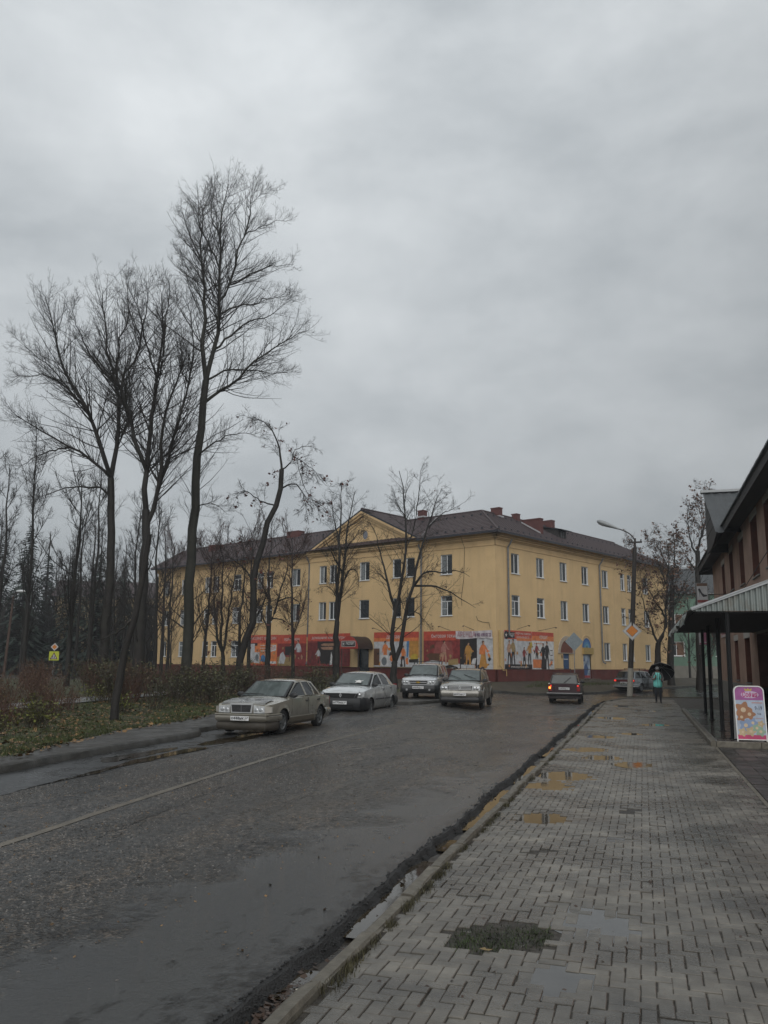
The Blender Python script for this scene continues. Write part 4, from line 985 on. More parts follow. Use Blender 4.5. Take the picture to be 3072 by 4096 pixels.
# ================================================================== BRICK SHOP BUILDING on the right
def brick_mat():
    m = mat('red_brickwork', (.26, .115, .075), .75, .15, 2)
    nd, L, b = nodes_of(m)
    for n in list(nd):
        if n.type not in ('BSDF_PRINCIPLED', 'OUTPUT_MATERIAL'): nd.remove(n)
    tc_ = nd.new('ShaderNodeTexCoord'); sp = nd.new('ShaderNodeSeparateXYZ'); L(tc_.outputs['Object'], sp.inputs[0])
    ad = nd.new('ShaderNodeMath'); ad.operation = 'ADD'; L(sp.outputs[0], ad.inputs[0]); L(sp.outputs[1], ad.inputs[1])
    cb = nd.new('ShaderNodeCombineXYZ'); L(ad.outputs[0], cb.inputs[0]); L(sp.outputs[2], cb.inputs[1])
    br = nd.new('ShaderNodeTexBrick'); L(cb.outputs[0], br.inputs['Vector']); br.inputs['Scale'].default_value = 1.0
    br.inputs['Brick Width'].default_value = .26; br.inputs['Row Height'].default_value = .077; br.inputs['Mortar Size'].default_value = .007; br.inputs['Mortar Smooth'].default_value = .1
    br.inputs['Color1'].default_value = (.52, .18, .098, 1); br.inputs['Color2'].default_value = (.43, .15, .085, 1); br.inputs['Mortar'].default_value = (.32, .2, .15, 1)
    nz_ = nd.new('ShaderNodeTexNoise'); nz_.inputs['Scale'].default_value = .9; nz_.inputs['Detail'].default_value = 7; L(tc_.outputs['Object'], nz_.inputs['Vector'])
    r_ = nd.new('ShaderNodeMapRange'); L(nz_.outputs[0], r_.inputs[0]); r_.inputs[1].default_value = .3; r_.inputs[2].default_value = .7; r_.inputs[3].default_value = .72; r_.inputs[4].default_value = 1.2
    h_ = nd.new('ShaderNodeHueSaturation'); L(br.outputs['Color'], h_.inputs['Color']); L(r_.outputs[0], h_.inputs['Value']); L(h_.outputs[0], b.inputs['Base Color'])
    bp = nd.new('ShaderNodeBump'); bp.inputs['Strength'].default_value = .7; bp.inputs['Distance'].default_value = .012; bp.invert = True
    L(br.outputs['Fac'], bp.inputs['Height']); L(bp.outputs[0], b.inputs['Normal']); return m
m_brick = brick_mat()
m_conc = mat('grey_concrete', (.17, .165, .155), .6, .2, 3, bump=.3, bscale=30, stain=(.09, .085, .075), stain_scale=1.2)
m_lint = mat('pale_lintel', (.40, .38, .35), .7, .12, 5)
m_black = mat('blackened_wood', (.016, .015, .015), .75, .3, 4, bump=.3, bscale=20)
m_slate = mat('grey_corrugated_sheet', (.06, .066, .07), .6, .2, 2, stain=(.1, .1, .1), stain_scale=1)
m_sheet = mat('painted_corrugated_sheet', (.23, .26, .25), .5, .15, 1.5, stain=(.15, .11, .07), stain_scale=1.6, rvar=.1)
m_white_trim = mat('white_metal_trim', (.40, .42, .43), .4, .1, 3)
BX = 4.3
K = thing('brick_shop_building', 'two storey red brick building with narrow recessed windows and dark overhanging roof', 'building', (BX, 54, 0))
KM = frame(Vector((0, -1, 0)), Zu, Vector((-1, 0, 0)))       # u towards the camera along the wall, v up, w out to the street
Y0, Y1 = 22.8, 54.0
def ku(y): return 54.0-y
holes = []
W2 = [(47.4, 1.5, 5.55, 7.15), (43.2, 1.6, 5.47, 7.3), (38.85, 1.6, 5.35, 7.3), (34.4, 1.9, 5.25, 7.5), (30.6, 1.7, 5.25, 7.5), (26.5, 1.7, 5.25, 7.5)]
W1 = [(43.2, 1.55, 1.24, 3.06), (38.85, 1.85, 1.2, 3.06), (47.6, 1.5, 1.24, 3.06)]
DW = (34.0, 3.2, .2, 3.1)
for y, w, a, b in W2+W1+[DW]: holes.append((ku(y)-w/2, ku(y)+w/2, a, b))
q = MB(); wall_cells(q, 0, ku(Y0), 1.08, 7.85, holes, 0)
wall_cells(q, 0, 0, 0, 0, [], 0) if False else None
q.build('brick_wall', m_brick, K, M=KM)
q = MB(); q.face((0, 0, .3), (9, 0, .3), (9, 0, 7.85), (0, 0, 7.85)); q.build('brick_gable_wall', m_brick, K)
q = MB(); q.face((0, Y0-54, 0), (9, Y0-54, 0), (9, Y0-54, 7.85), (0, Y0-54, 7.85)); q.build('brick_gable_wall', m_brick, K)
q = MB(); q.bb(-.02, ku(DW[0])-DW[1]/2, -.1, 1.08, -.3, .09); q.build('concrete_plinth', m_conc, K, M=KM); q = MB(); q.bb(ku(DW[0])+DW[1]/2, ku(Y0), -.1, 1.08, -.3, .09); q.build('concrete_plinth', m_conc, K, M=KM)
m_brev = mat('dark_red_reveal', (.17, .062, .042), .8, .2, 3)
m_bwin = mat('dim_window_glass', (.02, .024, .028), .1, .4, 1.2)
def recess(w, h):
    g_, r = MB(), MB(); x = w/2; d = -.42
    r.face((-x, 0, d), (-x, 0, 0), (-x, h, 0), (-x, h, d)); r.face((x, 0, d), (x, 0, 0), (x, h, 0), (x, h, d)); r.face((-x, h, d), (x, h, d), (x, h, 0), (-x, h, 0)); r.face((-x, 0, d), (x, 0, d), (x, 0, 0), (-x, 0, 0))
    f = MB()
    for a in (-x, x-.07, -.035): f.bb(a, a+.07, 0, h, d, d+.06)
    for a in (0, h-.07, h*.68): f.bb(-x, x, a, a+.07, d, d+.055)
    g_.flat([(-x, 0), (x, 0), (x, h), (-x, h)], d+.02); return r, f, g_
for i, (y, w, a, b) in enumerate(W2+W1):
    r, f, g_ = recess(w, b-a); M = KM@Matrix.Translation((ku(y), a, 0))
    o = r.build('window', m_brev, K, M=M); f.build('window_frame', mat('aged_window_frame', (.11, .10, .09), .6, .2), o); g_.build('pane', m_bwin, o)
    q = MB(); q.bb(-w/2-.18, w/2+.18, b-a, b-a+.26, -.05, .012); q.build('lintel', m_lint, o)
    q = MB(); q.bb(-w/2-.04, w/2+.04, -.05, 0, -.42, .07); q.build('sill', m_conc, o)
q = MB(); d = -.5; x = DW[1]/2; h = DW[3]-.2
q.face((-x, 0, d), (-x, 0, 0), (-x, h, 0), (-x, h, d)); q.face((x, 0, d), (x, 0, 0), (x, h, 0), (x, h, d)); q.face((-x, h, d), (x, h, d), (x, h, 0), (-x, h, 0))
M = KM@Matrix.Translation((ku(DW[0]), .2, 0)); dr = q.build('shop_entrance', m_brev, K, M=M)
q = MB(); q.flat([(-x, 0), (x, 0), (x, h), (-x, h)], d+.01); q.build('glass_door', m_bwin, dr)
q = MB()
for a in (-x, -x/3, x/3-.08, x-.08): q.bb(a, a+.08, 0, h, d+.01, d+.09)
q.bb(-x, x, 2.2, 2.3, d+.012, d+.08); q.build('door_frame', m_fascia, dr)
q = MB(); q.bb(-x-.1, x+.1, h, h+.5, -.05, .015); q.build('lintel', m_conc, dr)
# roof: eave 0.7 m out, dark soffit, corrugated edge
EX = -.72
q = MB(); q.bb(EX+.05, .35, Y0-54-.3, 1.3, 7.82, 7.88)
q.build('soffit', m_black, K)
q = MB(); n = 420; r0 = []; r1 = []; r2 = []; r3 = []; y0, y1 = Y0-54-.4, 1.5
for i in range(n+1):
    y = y0+(y1-y0)*i/n; wv = .035*math.cos(2*math.pi*i/2.8)
    r0.append((EX-.06, y, 7.97+wv)); r1.append((4.6, y, 12.0+wv)); r2.append((EX-.06, y, 7.93+wv)); r3.append((EX+.05, y, 7.93))
q.grid([r3, r2, r0, r1]); q.face((9.9, y0, 7.95), (4.6, y0, 12), (4.6, y1, 12), (9.9, y1, 7.95))
q.build('corrugated_roof', m_slate, K)
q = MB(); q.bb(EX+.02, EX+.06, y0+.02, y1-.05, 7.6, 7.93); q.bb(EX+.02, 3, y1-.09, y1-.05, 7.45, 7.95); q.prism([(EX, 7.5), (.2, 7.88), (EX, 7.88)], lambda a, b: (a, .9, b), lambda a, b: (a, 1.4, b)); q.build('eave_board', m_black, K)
# upper cross roof with a boarded end
q = MB(); n = 60; r0, r1, r2 = [], [], []
for i in range(n+1):
    xx = -1.05+8*i/n; wv = .035*math.cos(i*2.1)
    r0.append((xx, 44-54, 10.42+wv)); r1.append((xx, 41.2-54, 9.0+wv*.9)); r2.append((xx, 38.2-54, 7.55+wv))
q.grid([r0, r1]); q.grid([[(a, b-.02, c+.05) for a, b, c in r1], r2]) 
up = q.build('upper_roof', m_slate, K)
q = MB(); q.prism([(38.4-54, 7.6), (44-54, 10.35), (44.1-54, 7.35), (41-54, 7.3)], lambda a, b: (-.98, a, b), lambda a, b: (-.9, a, b)); q.bb(-.9, 6, 44-54, 44.1-54, 7.4, 10.35); q.build('boarded_end', m_black, K)
q = MB()
for z in (8.1, 8.7, 9.3, 9.8): q.bb(-1.0, -.98, 38.4-54+(z-7.5)*2+.1, 44-54, z, z+.03)
stuff(q.build('board_edge', m_slate, K))
q = MB(); q.bb(-1.15, 7, 43.8-54, 44.25-54, 10.42, 10.54); q.build('ridge_cap', m_white_trim, K)
q = MB(); q.tube([(-.3, Y0-54+1, 6.0), (-.25, -18, 5.0), (-.3, -21+8, 4.55), (-.6, -9, 4.4)], .015, 5); q.build('wall_cable', m_dark, K)

# porch platform in front of the shop
pf = struct(bpy.data.objects.new('porch_platform', None)); COL.objects.link(pf)
q = MB(); q.bb(1.6, BX-.1, 21.95, 37, -.2, .118); q.build('porch_slab', m_conc, pf)
tl = MB()
for i in range(9):
    for j in range(50):
        z = HD.normal(.126, .002); tl.box((1.68+i*.3+.1, 22.1+j*.3+.1, z-.01), (.293, .293, .02), M=Matrix.Rotation(HD.normal(0, .005), 3, 'X'))
tl.build('porch_tile_field', mat('wet_porch_tile', (.045, .037, .032), .2, .2, 2, isl=.2, rvar=.08), pf)
for k in range(16):
    o = obj('kerb_stone', ks[k % 5], pf, loc=(1.47, 21.8+k*.985, .135))
o = None
for k in range(5):
    o = obj('kerb_stone', ks[(k+2) % 5], pf, loc=(1.6+k*.985, 21.9, .13)); o.rotation_euler = (0, 0, -math.pi/2)
# canopy: lean-to roof, sheeted end wall, posts, soffit
cn = thing('porch_canopy', 'lean-to porch canopy with corrugated sheet end and white trim, on black posts', 'canopy', (1.3, 22.6, 0))
q = MB(); n = 92; a, b = [], []
for i in range(n+1):
    x = -.02+3.0*i/n; wv = .0 if (i % 4) < 2 else .05
    a.append((x, -.0-wv, 3.24)); b.append((x, -.0-wv, max(3.245, 3.27+x*.365)))
q.grid([a, b]); q.build('end_sheet', m_sheet, cn)
q = MB(); M2 = Matrix.Rotation(math.atan(.365), 3, 'Y').inverted()
M2 = Matrix.Rotation(-math.atan(.365), 3, 'Y')
q.box((1.46, -.03, 3.30+1.46*.365+.02), (3.25, .1, .085), M=M2); q.build('white_edge_trim', m_white_trim, cn)
q = MB(); n = 90; r0, r1 = [], []
for i in range(n+1):
    y = -.1+14*i/n; wv = .02*math.cos(i*1.9)
    r0.append((-.18, y, 3.28-.0657+wv)); r1.append((3.0, y, 3.36+3*.365+wv))
q.grid([r0, r1]); q.build('canopy_roof', m_sheet, cn)
q = MB(); n = 60; r0, r1, r2 = [], [], []
for i in range(n+1):
    y = 14*i/n; d = .05*math.sin(i*.7)+.035*math.sin(i*1.9+1)
    r0.append((-.06, y, 3.34)); r1.append((-.16-.4*abs(d), y, 3.2+d*.3)); r2.append((-.2-d, y, 3.02+.07*math.sin(i*.45)+.04*math.sin(i*2.3)))
q.grid([r0, r1, r2]); q.build('bent_valance', m_sheet, cn)
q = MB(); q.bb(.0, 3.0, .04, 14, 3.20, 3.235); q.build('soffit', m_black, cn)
m_post = mat('black_steel_post', (.008, .008, .009), .6, .2, spec=.3)
for (x, y, ln) in ((2.05, 22.35, .0), (2.02, 24.84, .04), (2.11, 29.8, .06), (2.16, 33.4, .03)):
    q = MB(); q.tube([(x-1.3, y+.35-22.6, .12), (x-1.3+.03, y+.35-22.6, 3.21)], .055, 8); q.lathe([(.1, .125), (.1, .14), (.06, .15)], (x-1.3, y+.35-22.6, 0), n=10); q.build('canopy_post', m_post, cn)
# signboards fixed beside the shop
t = thing('shoe_shop_sign', 'tall lightbox sign with black high-heeled shoe above bottles, on brick wall', 'sign', M=Matrix(((1, 0, 0, 2.72), (0, 0, -1, 44), (0, 1, 0, 4.55), (0, 0, 0, 1))))
q = MB(); q.bb(-.02, .52, 0, 1.36, -.18, -.01); q.build('sign_box', mat('sign_box_grey', (.2, .2, .2), .5, .1), t)
q = MB(); q.flat(rect(.01, .49, .52, 1.2), 0); q.flat(rect(.01, .49, .02, .38), 0); q.build('sign_face', pr('sign_white', (.45, .45, .46)), t)
q = MB(); q.flat(rect(.01, .49, .39, .52), .002); q.build('sign_band', P_wine, t); q = MB(); q.flat(rect(.01, .49, 1.2, 1.34), .002); q.build('sign_band', P_brown, t)
q = MB(); q.flat([(.06, 1.02), (.1, 1.1), (.16, 1.06), (.24, .86), (.34, .78), (.46, .76), (.47, .7), (.28, .66), (.2, .78), (.14, .9), (.13, .7), (.12, .68), (.11, .9)], .004); q.build('printed_shoe', letter_black, t)
q = MB(); q.cur = 0; q.flat(rect(.08, .18, .05, .28), .004); q.cur = 1; q.flat(rect(.2, .28, .05, .24), .004); q.cur = 2; q.flat(rect(.32, .44, .05, .26), .004); q.build('printed_bottle', [pr('teal', (.05, .18, .17)), P_yel, pr('grey_teal', (.1, .2, .2))], t)
q = MB(); q.tube([(.5, .8, -.1), (1.5, .8, -.1)], .02, 5); q.tube([(.5, .3, -.1), (1.5, .35, -.1)], .02, 5); q.build('sign_bracket', m_iron, t)
t = thing('hanging_shop_sign', 'small white and pink lightbox hanging sign under the porch canopy end', 'sign', M=Matrix(((1, 0, 0, 2.9), (0, 0, -1, 47), (0, 1, 0, 2.95), (0, 0, 0, 1))))
q = MB(); q.bb(-.02, .5, 0, .95, -.16, -.01); q.build('sign_box', mat('sign_box_grey', (.2, .2, .2), .5, .1), t)
q = MB(); q.flat(rect(0, .48, .02, .93), 0); q.build('sign_face', pr('sign_white', (.45, .45, .46)), t); q = MB(); q.flat(rect(.1, .38, .15, .7), .003); q.flat(rect(0, .48, .02, .1), .003); q.flat(rect(0, .48, .75, .85), .003); q.build('sign_panel', pr('mauve', (.3, .1, .17)), t)
q = MB(); q.tube([(.5, .6, -.1), (1.4, .6, -.1)], .02, 5); q.build('sign_bracket', m_iron, t)
t = thing('wall_notice', 'pink and white notice panel on brick wall behind canopy post', 'notice', M=WF(KM, ku(48.2), 3.4, .03, Vector((BX, 54, 0))))
q = MB(); q.slab(rect(-2, 2, 0, .5), 0, .03); q.build('panel', pr('notice_white', (.45, .4, .43)), t); q = MB(); q.flat(rect(-1.7, 1.7, .12, .4), .032); q.build('sign_panel', pr('mauve', (.3, .1, .17)), t)

# A-board in front of the porch
ab = thing('pavement_board', 'white framed pavement board with purple header, opening hours and flower print', 'sign', (2.42, 22.12, .135), rz=.06)
FM = Matrix(((1, 0, 0, 0), (0, 0, -1, 0), (0, 1, 0, 0), (0, 0, 0, 1)))
tilt = FM@Matrix.Rotation(-.10, 4, 'X')
def rrect(x, y0, y1, r, n=8):
    P = [(-x, y0), (x, y0)]+[(x-r+r*math.cos(a), y1-r+r*math.sin(a)) for a in [math.pi/2*i/n for i in range(n+1)]]+[(-x+r-r*math.sin(a), y1-r+r*math.cos(a)) for a in [math.pi/2*i/n for i in range(n+1)]]
    return P
outer = rrect(.34, 0.02, 1.29, .13); inner = rrect(.315, .04, 1.265, .11)
q = MB(); q.grid([[(x, y, .0) for x, y in outer], [(x, y, .035) for x, y in outer], [(x, y, .035) for x, y in inner], [(x, y, .02) for x, y in inner]], True)
q.tube([(-.325, -.03, .018), (-.325, .1, .018)], .018, 6); q.tube([(.325, -.03, .018), (.325, .1, .018)], .018, 6)
fr = q.build('board_frame', white_paint, ab, M=tilt)
q = MB(); q.slab(inner, .005, .02); fc = q.build('board_face', pr('pale_blue', (.36, .42, .52)), ab, M=tilt)
q = MB(); q.flat([p for p in inner if p[1] > .95]+[(-.315, .95), (.315, .95)], .022); q.build('header_band', pr('orchid', (.30, .07, .25), var=.25), fc)
q = MB(); q.flat(rect(-.315, .315, .04, .14), .022); q.build('footer_band', pr('crimson', (.45, .03, .12)), fc)
q = MB(); q.flat([(.02+.2*math.cos(a), 1.08+.085*math.sin(a)) for a in [2*math.pi*i/20 for i in range(20)]], .0225); q.build('header_plaque', pr('lilac', (.5, .38, .52)), fc)
q = MB(); q.flat([(-.08, 1.17), (.06, 1.17), (.08, 1.23), (.02, 1.2), (-.01, 1.24), (-.04, 1.2), (-.1, 1.23)], .023); q.build('header_ornament', P_yel, fc)
text('София', .16, pr('magenta', (.4, .03, .16)), fc, TM(.02, 1.075, .0235), fit=.34, bold=.004)
text('9-19', .13, pr('navy', (.03, .035, .07)), fc, TM(.19, .76, .0235), fit=.16); text('9-16', .07, pr('navy', (.03, .035, .07)), fc, TM(.2, .63, .0235), fit=.08)
q = MB(); q.flat(rect(.05, .29, .88, .90), .0235); q.flat(rect(.1, .28, .52, .53), .0235); q.build('printed_line', pr('pink', (.45, .2, .17)), fc)
# plain flower print standing in for the artwork
q = MB(); F_ = [(-.15, .72, .17, 0), (-.02, .62, .12, 0), (-.2, .55, .1, 0), (-.12, .36, .13, 1), (.04, .42, .1, 1), (-.2, .2, .09, 2), (-.02, .22, .1, 2), (.12, .3, .09, 3), (.2, .22, .1, 3), (.22, .4, .07, 2)]
for i, (x, y, r, c) in enumerate(F_):
    q.cur = c; q.flat([(x+r*(1+.22*math.cos(5*a))*math.cos(a), y+r*(1+.22*math.cos(5*a))*math.sin(a)) for a in [2*math.pi*k/30 for k in range(30)]], .0228+.0002*i)
    q.cur = 4; q.flat([(x+r*.35*math.cos(a), y+r*.35*math.sin(a)) for a in [2*math.pi*k/10 for k in range(10)]], .0252+.0002*i)
q.build('printed_flower', [pr('russet', (.30, .13, .055)), pr('soft_blue', (.2, .27, .42)), pr('sand', (.45, .34, .2)), pr('leaf', (.24, .34, .24)), pr('cream', (.55, .42, .28))], fc)
q = MB(); q.slab(rrect(.33, 0, 1.28, .12), -.02, 0); q.build('rear_leaf', white_paint, ab, M=FM@Matrix.Translation((0, 0, -.42))@Matrix.Rotation(.16, 4, 'X')@Matrix.Translation((0, .01, 0)))

# ================================================================== GREEN BUILDING behind
m_green = mat('green_plaster', (.135, .225, .17), .75, .1, .8, stain=(.10, .175, .135), stain_scale=.7, bump=.1)
G = thing('green_house', 'pale green plastered house with grey plinth at the end of the street', 'building', (3.0, 101, 0))
gm = Matrix.Rotation(.27, 4, 'Z')@FM
q = MB(); wall_cells(q, -4, 26, 1.8, 10.0, [(.2, 1.7, 2.9, 4.5), (5.2, 6.6, 2.9, 4.5), (.2, 1.7, 6.0, 7.6), (5.2, 6.6, 6.0, 7.6), (9.5, 11, 2.9, 4.5), (9.5, 11, 6, 7.6), (14, 15.5, 2.9, 4.5), (14, 15.5, 6, 7.6)], 0); q.build('green_wall', m_green, G, M=gm)
q = MB(); q.bb(-4, 26, .2, 1.8, -.2, .1); q.build('plinth', mat('grey_plinth', (.2, .19, .165), .7, .15, 1.5), G, M=gm)
q = MB(); q.prism([(-4.6, 10), (26.5, 10), (24, 13), (-2, 13)], lambda a, b: (a, b, .6-(b-10)*1.2), lambda a, b: (a, b+.15, .6-(b-10)*1.2)); q.face((-4, 0, -9), (-4, 0, 0), (-4, 10, 0), (-4, 10, -9)); q.build('roof', m_slate, G, M=gm)
for k, (u, v) in enumerate(((.95, 2.9), (5.9, 2.9), (.95, 6.0), (5.9, 6.0), (10.25, 2.9), (10.25, 6), (14.75, 2.9), (14.75, 6))):
    f = MB(); p = MB()
    for a in (-.75, .68, -.2): f.bb(a, a+.07, 0, 1.6, -.12, -.06)
    f.bb(-.75, .75, 0, .07, -.12, -.061); f.bb(-.75, .75, 1.53, 1.6, -.12, -.061); f.bb(-.82, .82, -.06, 0, -.12, .06)
    o = f.build('window', m_frame, G, M=gm@Matrix.Translation((u, v, 0))); p.flat(rect(-.75, .75, 0, 1.6), -.1); p.build('pane', m_glass, o); p = MB(); p.flat(rect(-.13, .68, .07, 1.53), -.098); p.build('curtain', mat('brown_curtain', (.16, .09, .055), .8, .2), o)
q = MB(); q.bb(4.9, 7.4, 5.0, 5.15, 0, 1.1); q.bb(4.9, 7.4, 5.15, 6.0, 1.02, 1.1); q.bb(4.9, 4.98, 5.15, 6, 0, 1.02); q.build('balcony', mat('dark_balcony', (.05, .05, .048), .7, .2), G, M=gm)
# far pale block glimpsed through the park trees
H = thing('distant_block', 'pale yellow distant block with dark roof glimpsed between the left trees', 'building', (-70, 88, 0), rz=.5)
q = MB(); q.bb(0, 24, 0, 9, 0, 9.6); q.build('wall', mat('pale_far_plaster', (.38, .29, .17), .8, .1), H); q = MB(); q.prism([(-.5, 9.6), (9.5, 9.6), (4.5, 12)], lambda a, b: (-.5, a, b), lambda a, b: (24.5, a, b)); q.build('roof', m_roof, H)
for k in range(7):
    for z in (1.6, 4.6, 7.4):
        q = MB(); q.bb(1.6+k*3.2, 2.8+k*3.2, -.06, .02, z, z+1.4); q.build('window', m_glass, H)

# ================================================================== LAMPS AND SIGNS
m_oldpole = mat('dark_tarred_pole', (.030, .025, .022), .7, .3, 5, bump=.4, bscale=15)
m_wash = mat('flaking_whitewash', (.36, .34, .29), .8, .2, 6, stain=(.06, .045, .035), stain_scale=6, bump=.5, bscale=20)
m_lampm = mat('lamp_grey_metal', (.30, .32, .33), .4, .15)
m_lens = mat('lamp_lens', (.45, .47, .48), .2, .1)
E_ = Vector((math.cos(YAW), math.sin(YAW), 0))
lp = thing('street_lamp', 'leaning dark street lamp with long white luminaire, foot whitewashed, beside turquoise walker', 'street lamp', (-.82, 53.6, -.02))
q = MB(); q.tube([(0, 0, 0), (.115, -.064, 1.7)], [.17, .16], 10); q.build('whitewashed_foot', m_wash, lp)
q = MB(); q.tube([(.115, -.064, 1.7), (.45, -.2, 6.0), (.66, -.3, 9.0)], [.16, .14, .12], 10); q.lathe([(.12, 9), (.0, 9.35)], (.67, -.3, 0), n=8); q.build('pole', m_oldpole, lp)
q = MB(); q.box((.70, -.35, 9.35), (.8, .09, .1)); q.tube([(.66, -.3, 8.9), (.7, -.32, 9.6)], .06, 6)
for d in (-.34, .34): q.tube([(.7+d, -.35, 9.38), (.7+d, -.35, 9.52)], .04, 6)
q.build('cross_arm', m_oldpole, lp)
A_ = [(.68, -.3, 9.0), (.66, -.33, 9.5), (.42, -.4, 9.85), (.1, -.45, 10.05), (-.3, -.5, 10.22)]
q = MB(); q.tube(cr(A_, 14), .035, 7); q.build('bracket_arm', m_oldpole, lp)
q = MB(); a = Vector((-.22, -.49, 10.19)); dv = Vector((-1.32, -.1, .55)); side = Vector((0, 1, 0)); upv = dv.normalized().cross(side).normalized(); 
if upv.z < 0: upv = -upv
rows = []
for t, w, h in ((0, .05, .05), (.15, .09, .08), (.4, .15, .12), (.65, .21, .16), (.85, .2, .15), (.96, .13, .1), (1, .03, .03)):
    rows.append([a+dv*t+side*w*math.cos(x)+upv*h*math.sin(x) for x in [2*math.pi*i/12 for i in range(12)]])
q.grid(rows, True); hd_ = q.build('lamp_head', m_lampm, lp, smooth=True)
q = MB(); rows = []
for t, w, h in ((.35, .04, .12), (.5, .13, .15), (.7, .17, .19), (.88, .14, .17), (.95, .05, .1)): rows.append([a+dv*t+side*w*math.cos(x)-upv*h*abs(math.sin(x)) for x in [math.pi*i/8 for i in range(9)]])
q.grid(rows); q.build('lamp_lens', m_lens, hd_, smooth=True)
# weeds at its foot
def diamond_sign(name, label, M, s, m_in, back=False, post=None):
    t = thing(name, label, 'traffic sign', M=M)
    q = MB(); q.slab([(0, -s), (s, 0), (0, s), (-s, 0)], 0, .025); q.build('sign_plate', mat('sign_white_enamel', (.50, .50, .49), .4, .08) if not back else mat('galvanised_back', (.22, .26, .28), .45, .15), t)
    if not back:
        q = MB(); k = s*.96; k2 = s*.93; q.grid([[(k*a, k*b, .027) for a, b in ((0, -1), (1, 0), (0, 1), (-1, 0))], [(k2*a, k2*b, .027) for a, b in ((0, -1), (1, 0), (0, 1), (-1, 0))]], True); k = s*.62; k2 = s*.58
        q.grid([[(k*a, k*b, .027) for a, b in ((0, -1), (1, 0), (0, 1), (-1, 0))], [(k2*a, k2*b, .027) for a, b in ((0, -1), (1, 0), (0, 1), (-1, 0))]], True); q.build('black_border', letter_black, t)
        q = MB(); k = s*.58; q.flat([(0, -k), (k, 0), (0, k), (-k, 0)], .0275); q.build('orange_diamond', m_in, t)
    if post:
        q = MB(); q.tube([(0, post, -.04), (0, s*.6, -.04)], .03, 8); q.build('sign_post', mat('galvanised_post', (.24, .25, .26), .5, .3, 8, stain=(.07, .06, .05), stain_scale=8), t)
    q = MB(); q.bb(-.06, .06, -.05, .05, -.05, 0); q.build('clamp', m_iron, t); return t
m_orange = mat('sign_orange', (.62, .20, .012), .35, .08)
vd = Matrix.Rotation(.0, 4, 'Z')@FM
diamond_sign('priority_road_sign', 'white and orange diamond road sign fixed on the leaning street lamp', Matrix.Translation((-.53, 53.34, 3.9))@vd, .575, m_orange)
bs = diamond_sign('priority_road_sign', 'grey back of a diamond road sign on thin post before blue door', Matrix.Translation((-4.75, 63.3, 3.5))@Matrix.Rotation(.35, 4, 'Z')@FM, .68, m_orange, back=True, post=-3.3)
lp2 = thing('street_lamp', 'slim brown street lamp with small white head at left edge of the park', 'street lamp', (-52.6, 60.2, .2), rz=YAW)
q = MB(); q.tube([(0, 0, -.2), (.25, 0, 7.0)], [.13, .09], 8); q.build('pole', mat('rusty_brown_pole', (.09, .055, .042), .7, .2), lp2)
q = MB(); q.tube([(.25, 0, 6.95), (.4, 0, 7.25), (.7, 0, 7.4)], .03, 6); q.build('bracket_arm', m_iron, lp2)
q = MB(); q.ell((.85, 0, 7.45), (.42, .16, .13), 12, 7); q.build('lamp_head', mat('white_lamp_head', (.7, .72, .73), .3, .05), lp2, smooth=True)
sp = thing('crossing_sign_post', 'orange diamond sign above fluorescent yellow children warning sign, behind the shrubs', 'traffic sign', (-57.4, 72.6, .1), rz=YAW)
q = MB(); q.tube([(0, .05, 0), (0, .05, 3.3)], .04, 8); q.build('sign_post', m_pipe, sp)
q = MB(); q.slab([(0, -.4), (.4, 0), (0, .4), (-.4, 0)], 0, .03); dd = q.build('sign_plate', mat('sign_white_enamel', (.50, .50, .49), .4, .08), sp, M=Matrix.Translation((0, 0, 2.95))@FM); q = MB(); q.flat([(0, -.25), (.25, 0), (0, .25), (-.25, 0)], .033); q.build('orange_diamond', m_orange, dd)
q = MB(); q.slab(rect(-.5, .5, -.45, .45), 0, .03); yy = q.build('sign_plate', mat('fluorescent_yellow', (.50, .55, .03), .4, .08), sp, M=Matrix.Translation((0, 0, 2.05))@FM)
q = MB(); q.flat([(-.4, -.34), (.4, -.34), (0, .36)], .033); q.build('warning_triangle', mat('sign_dark_red', (.10, .02, .03), .4, .1), yy)
q = MB(); q.flat([(-.27, -.27), (.27, -.27), (0, .2)], .035); q.build('triangle_field', mat('sign_white_enamel', (.50, .50, .49), .4, .08), yy)
q = MB()
for x in (-.1, .08): q.flat([(x-.05, -.22), (x-.02, -.1), (x-.05, -.05), (x, .02), (x+.05, -.05), (x+.02, -.1), (x+.06, -.22)], .037)
q.build('printed_children', letter_black, yy)
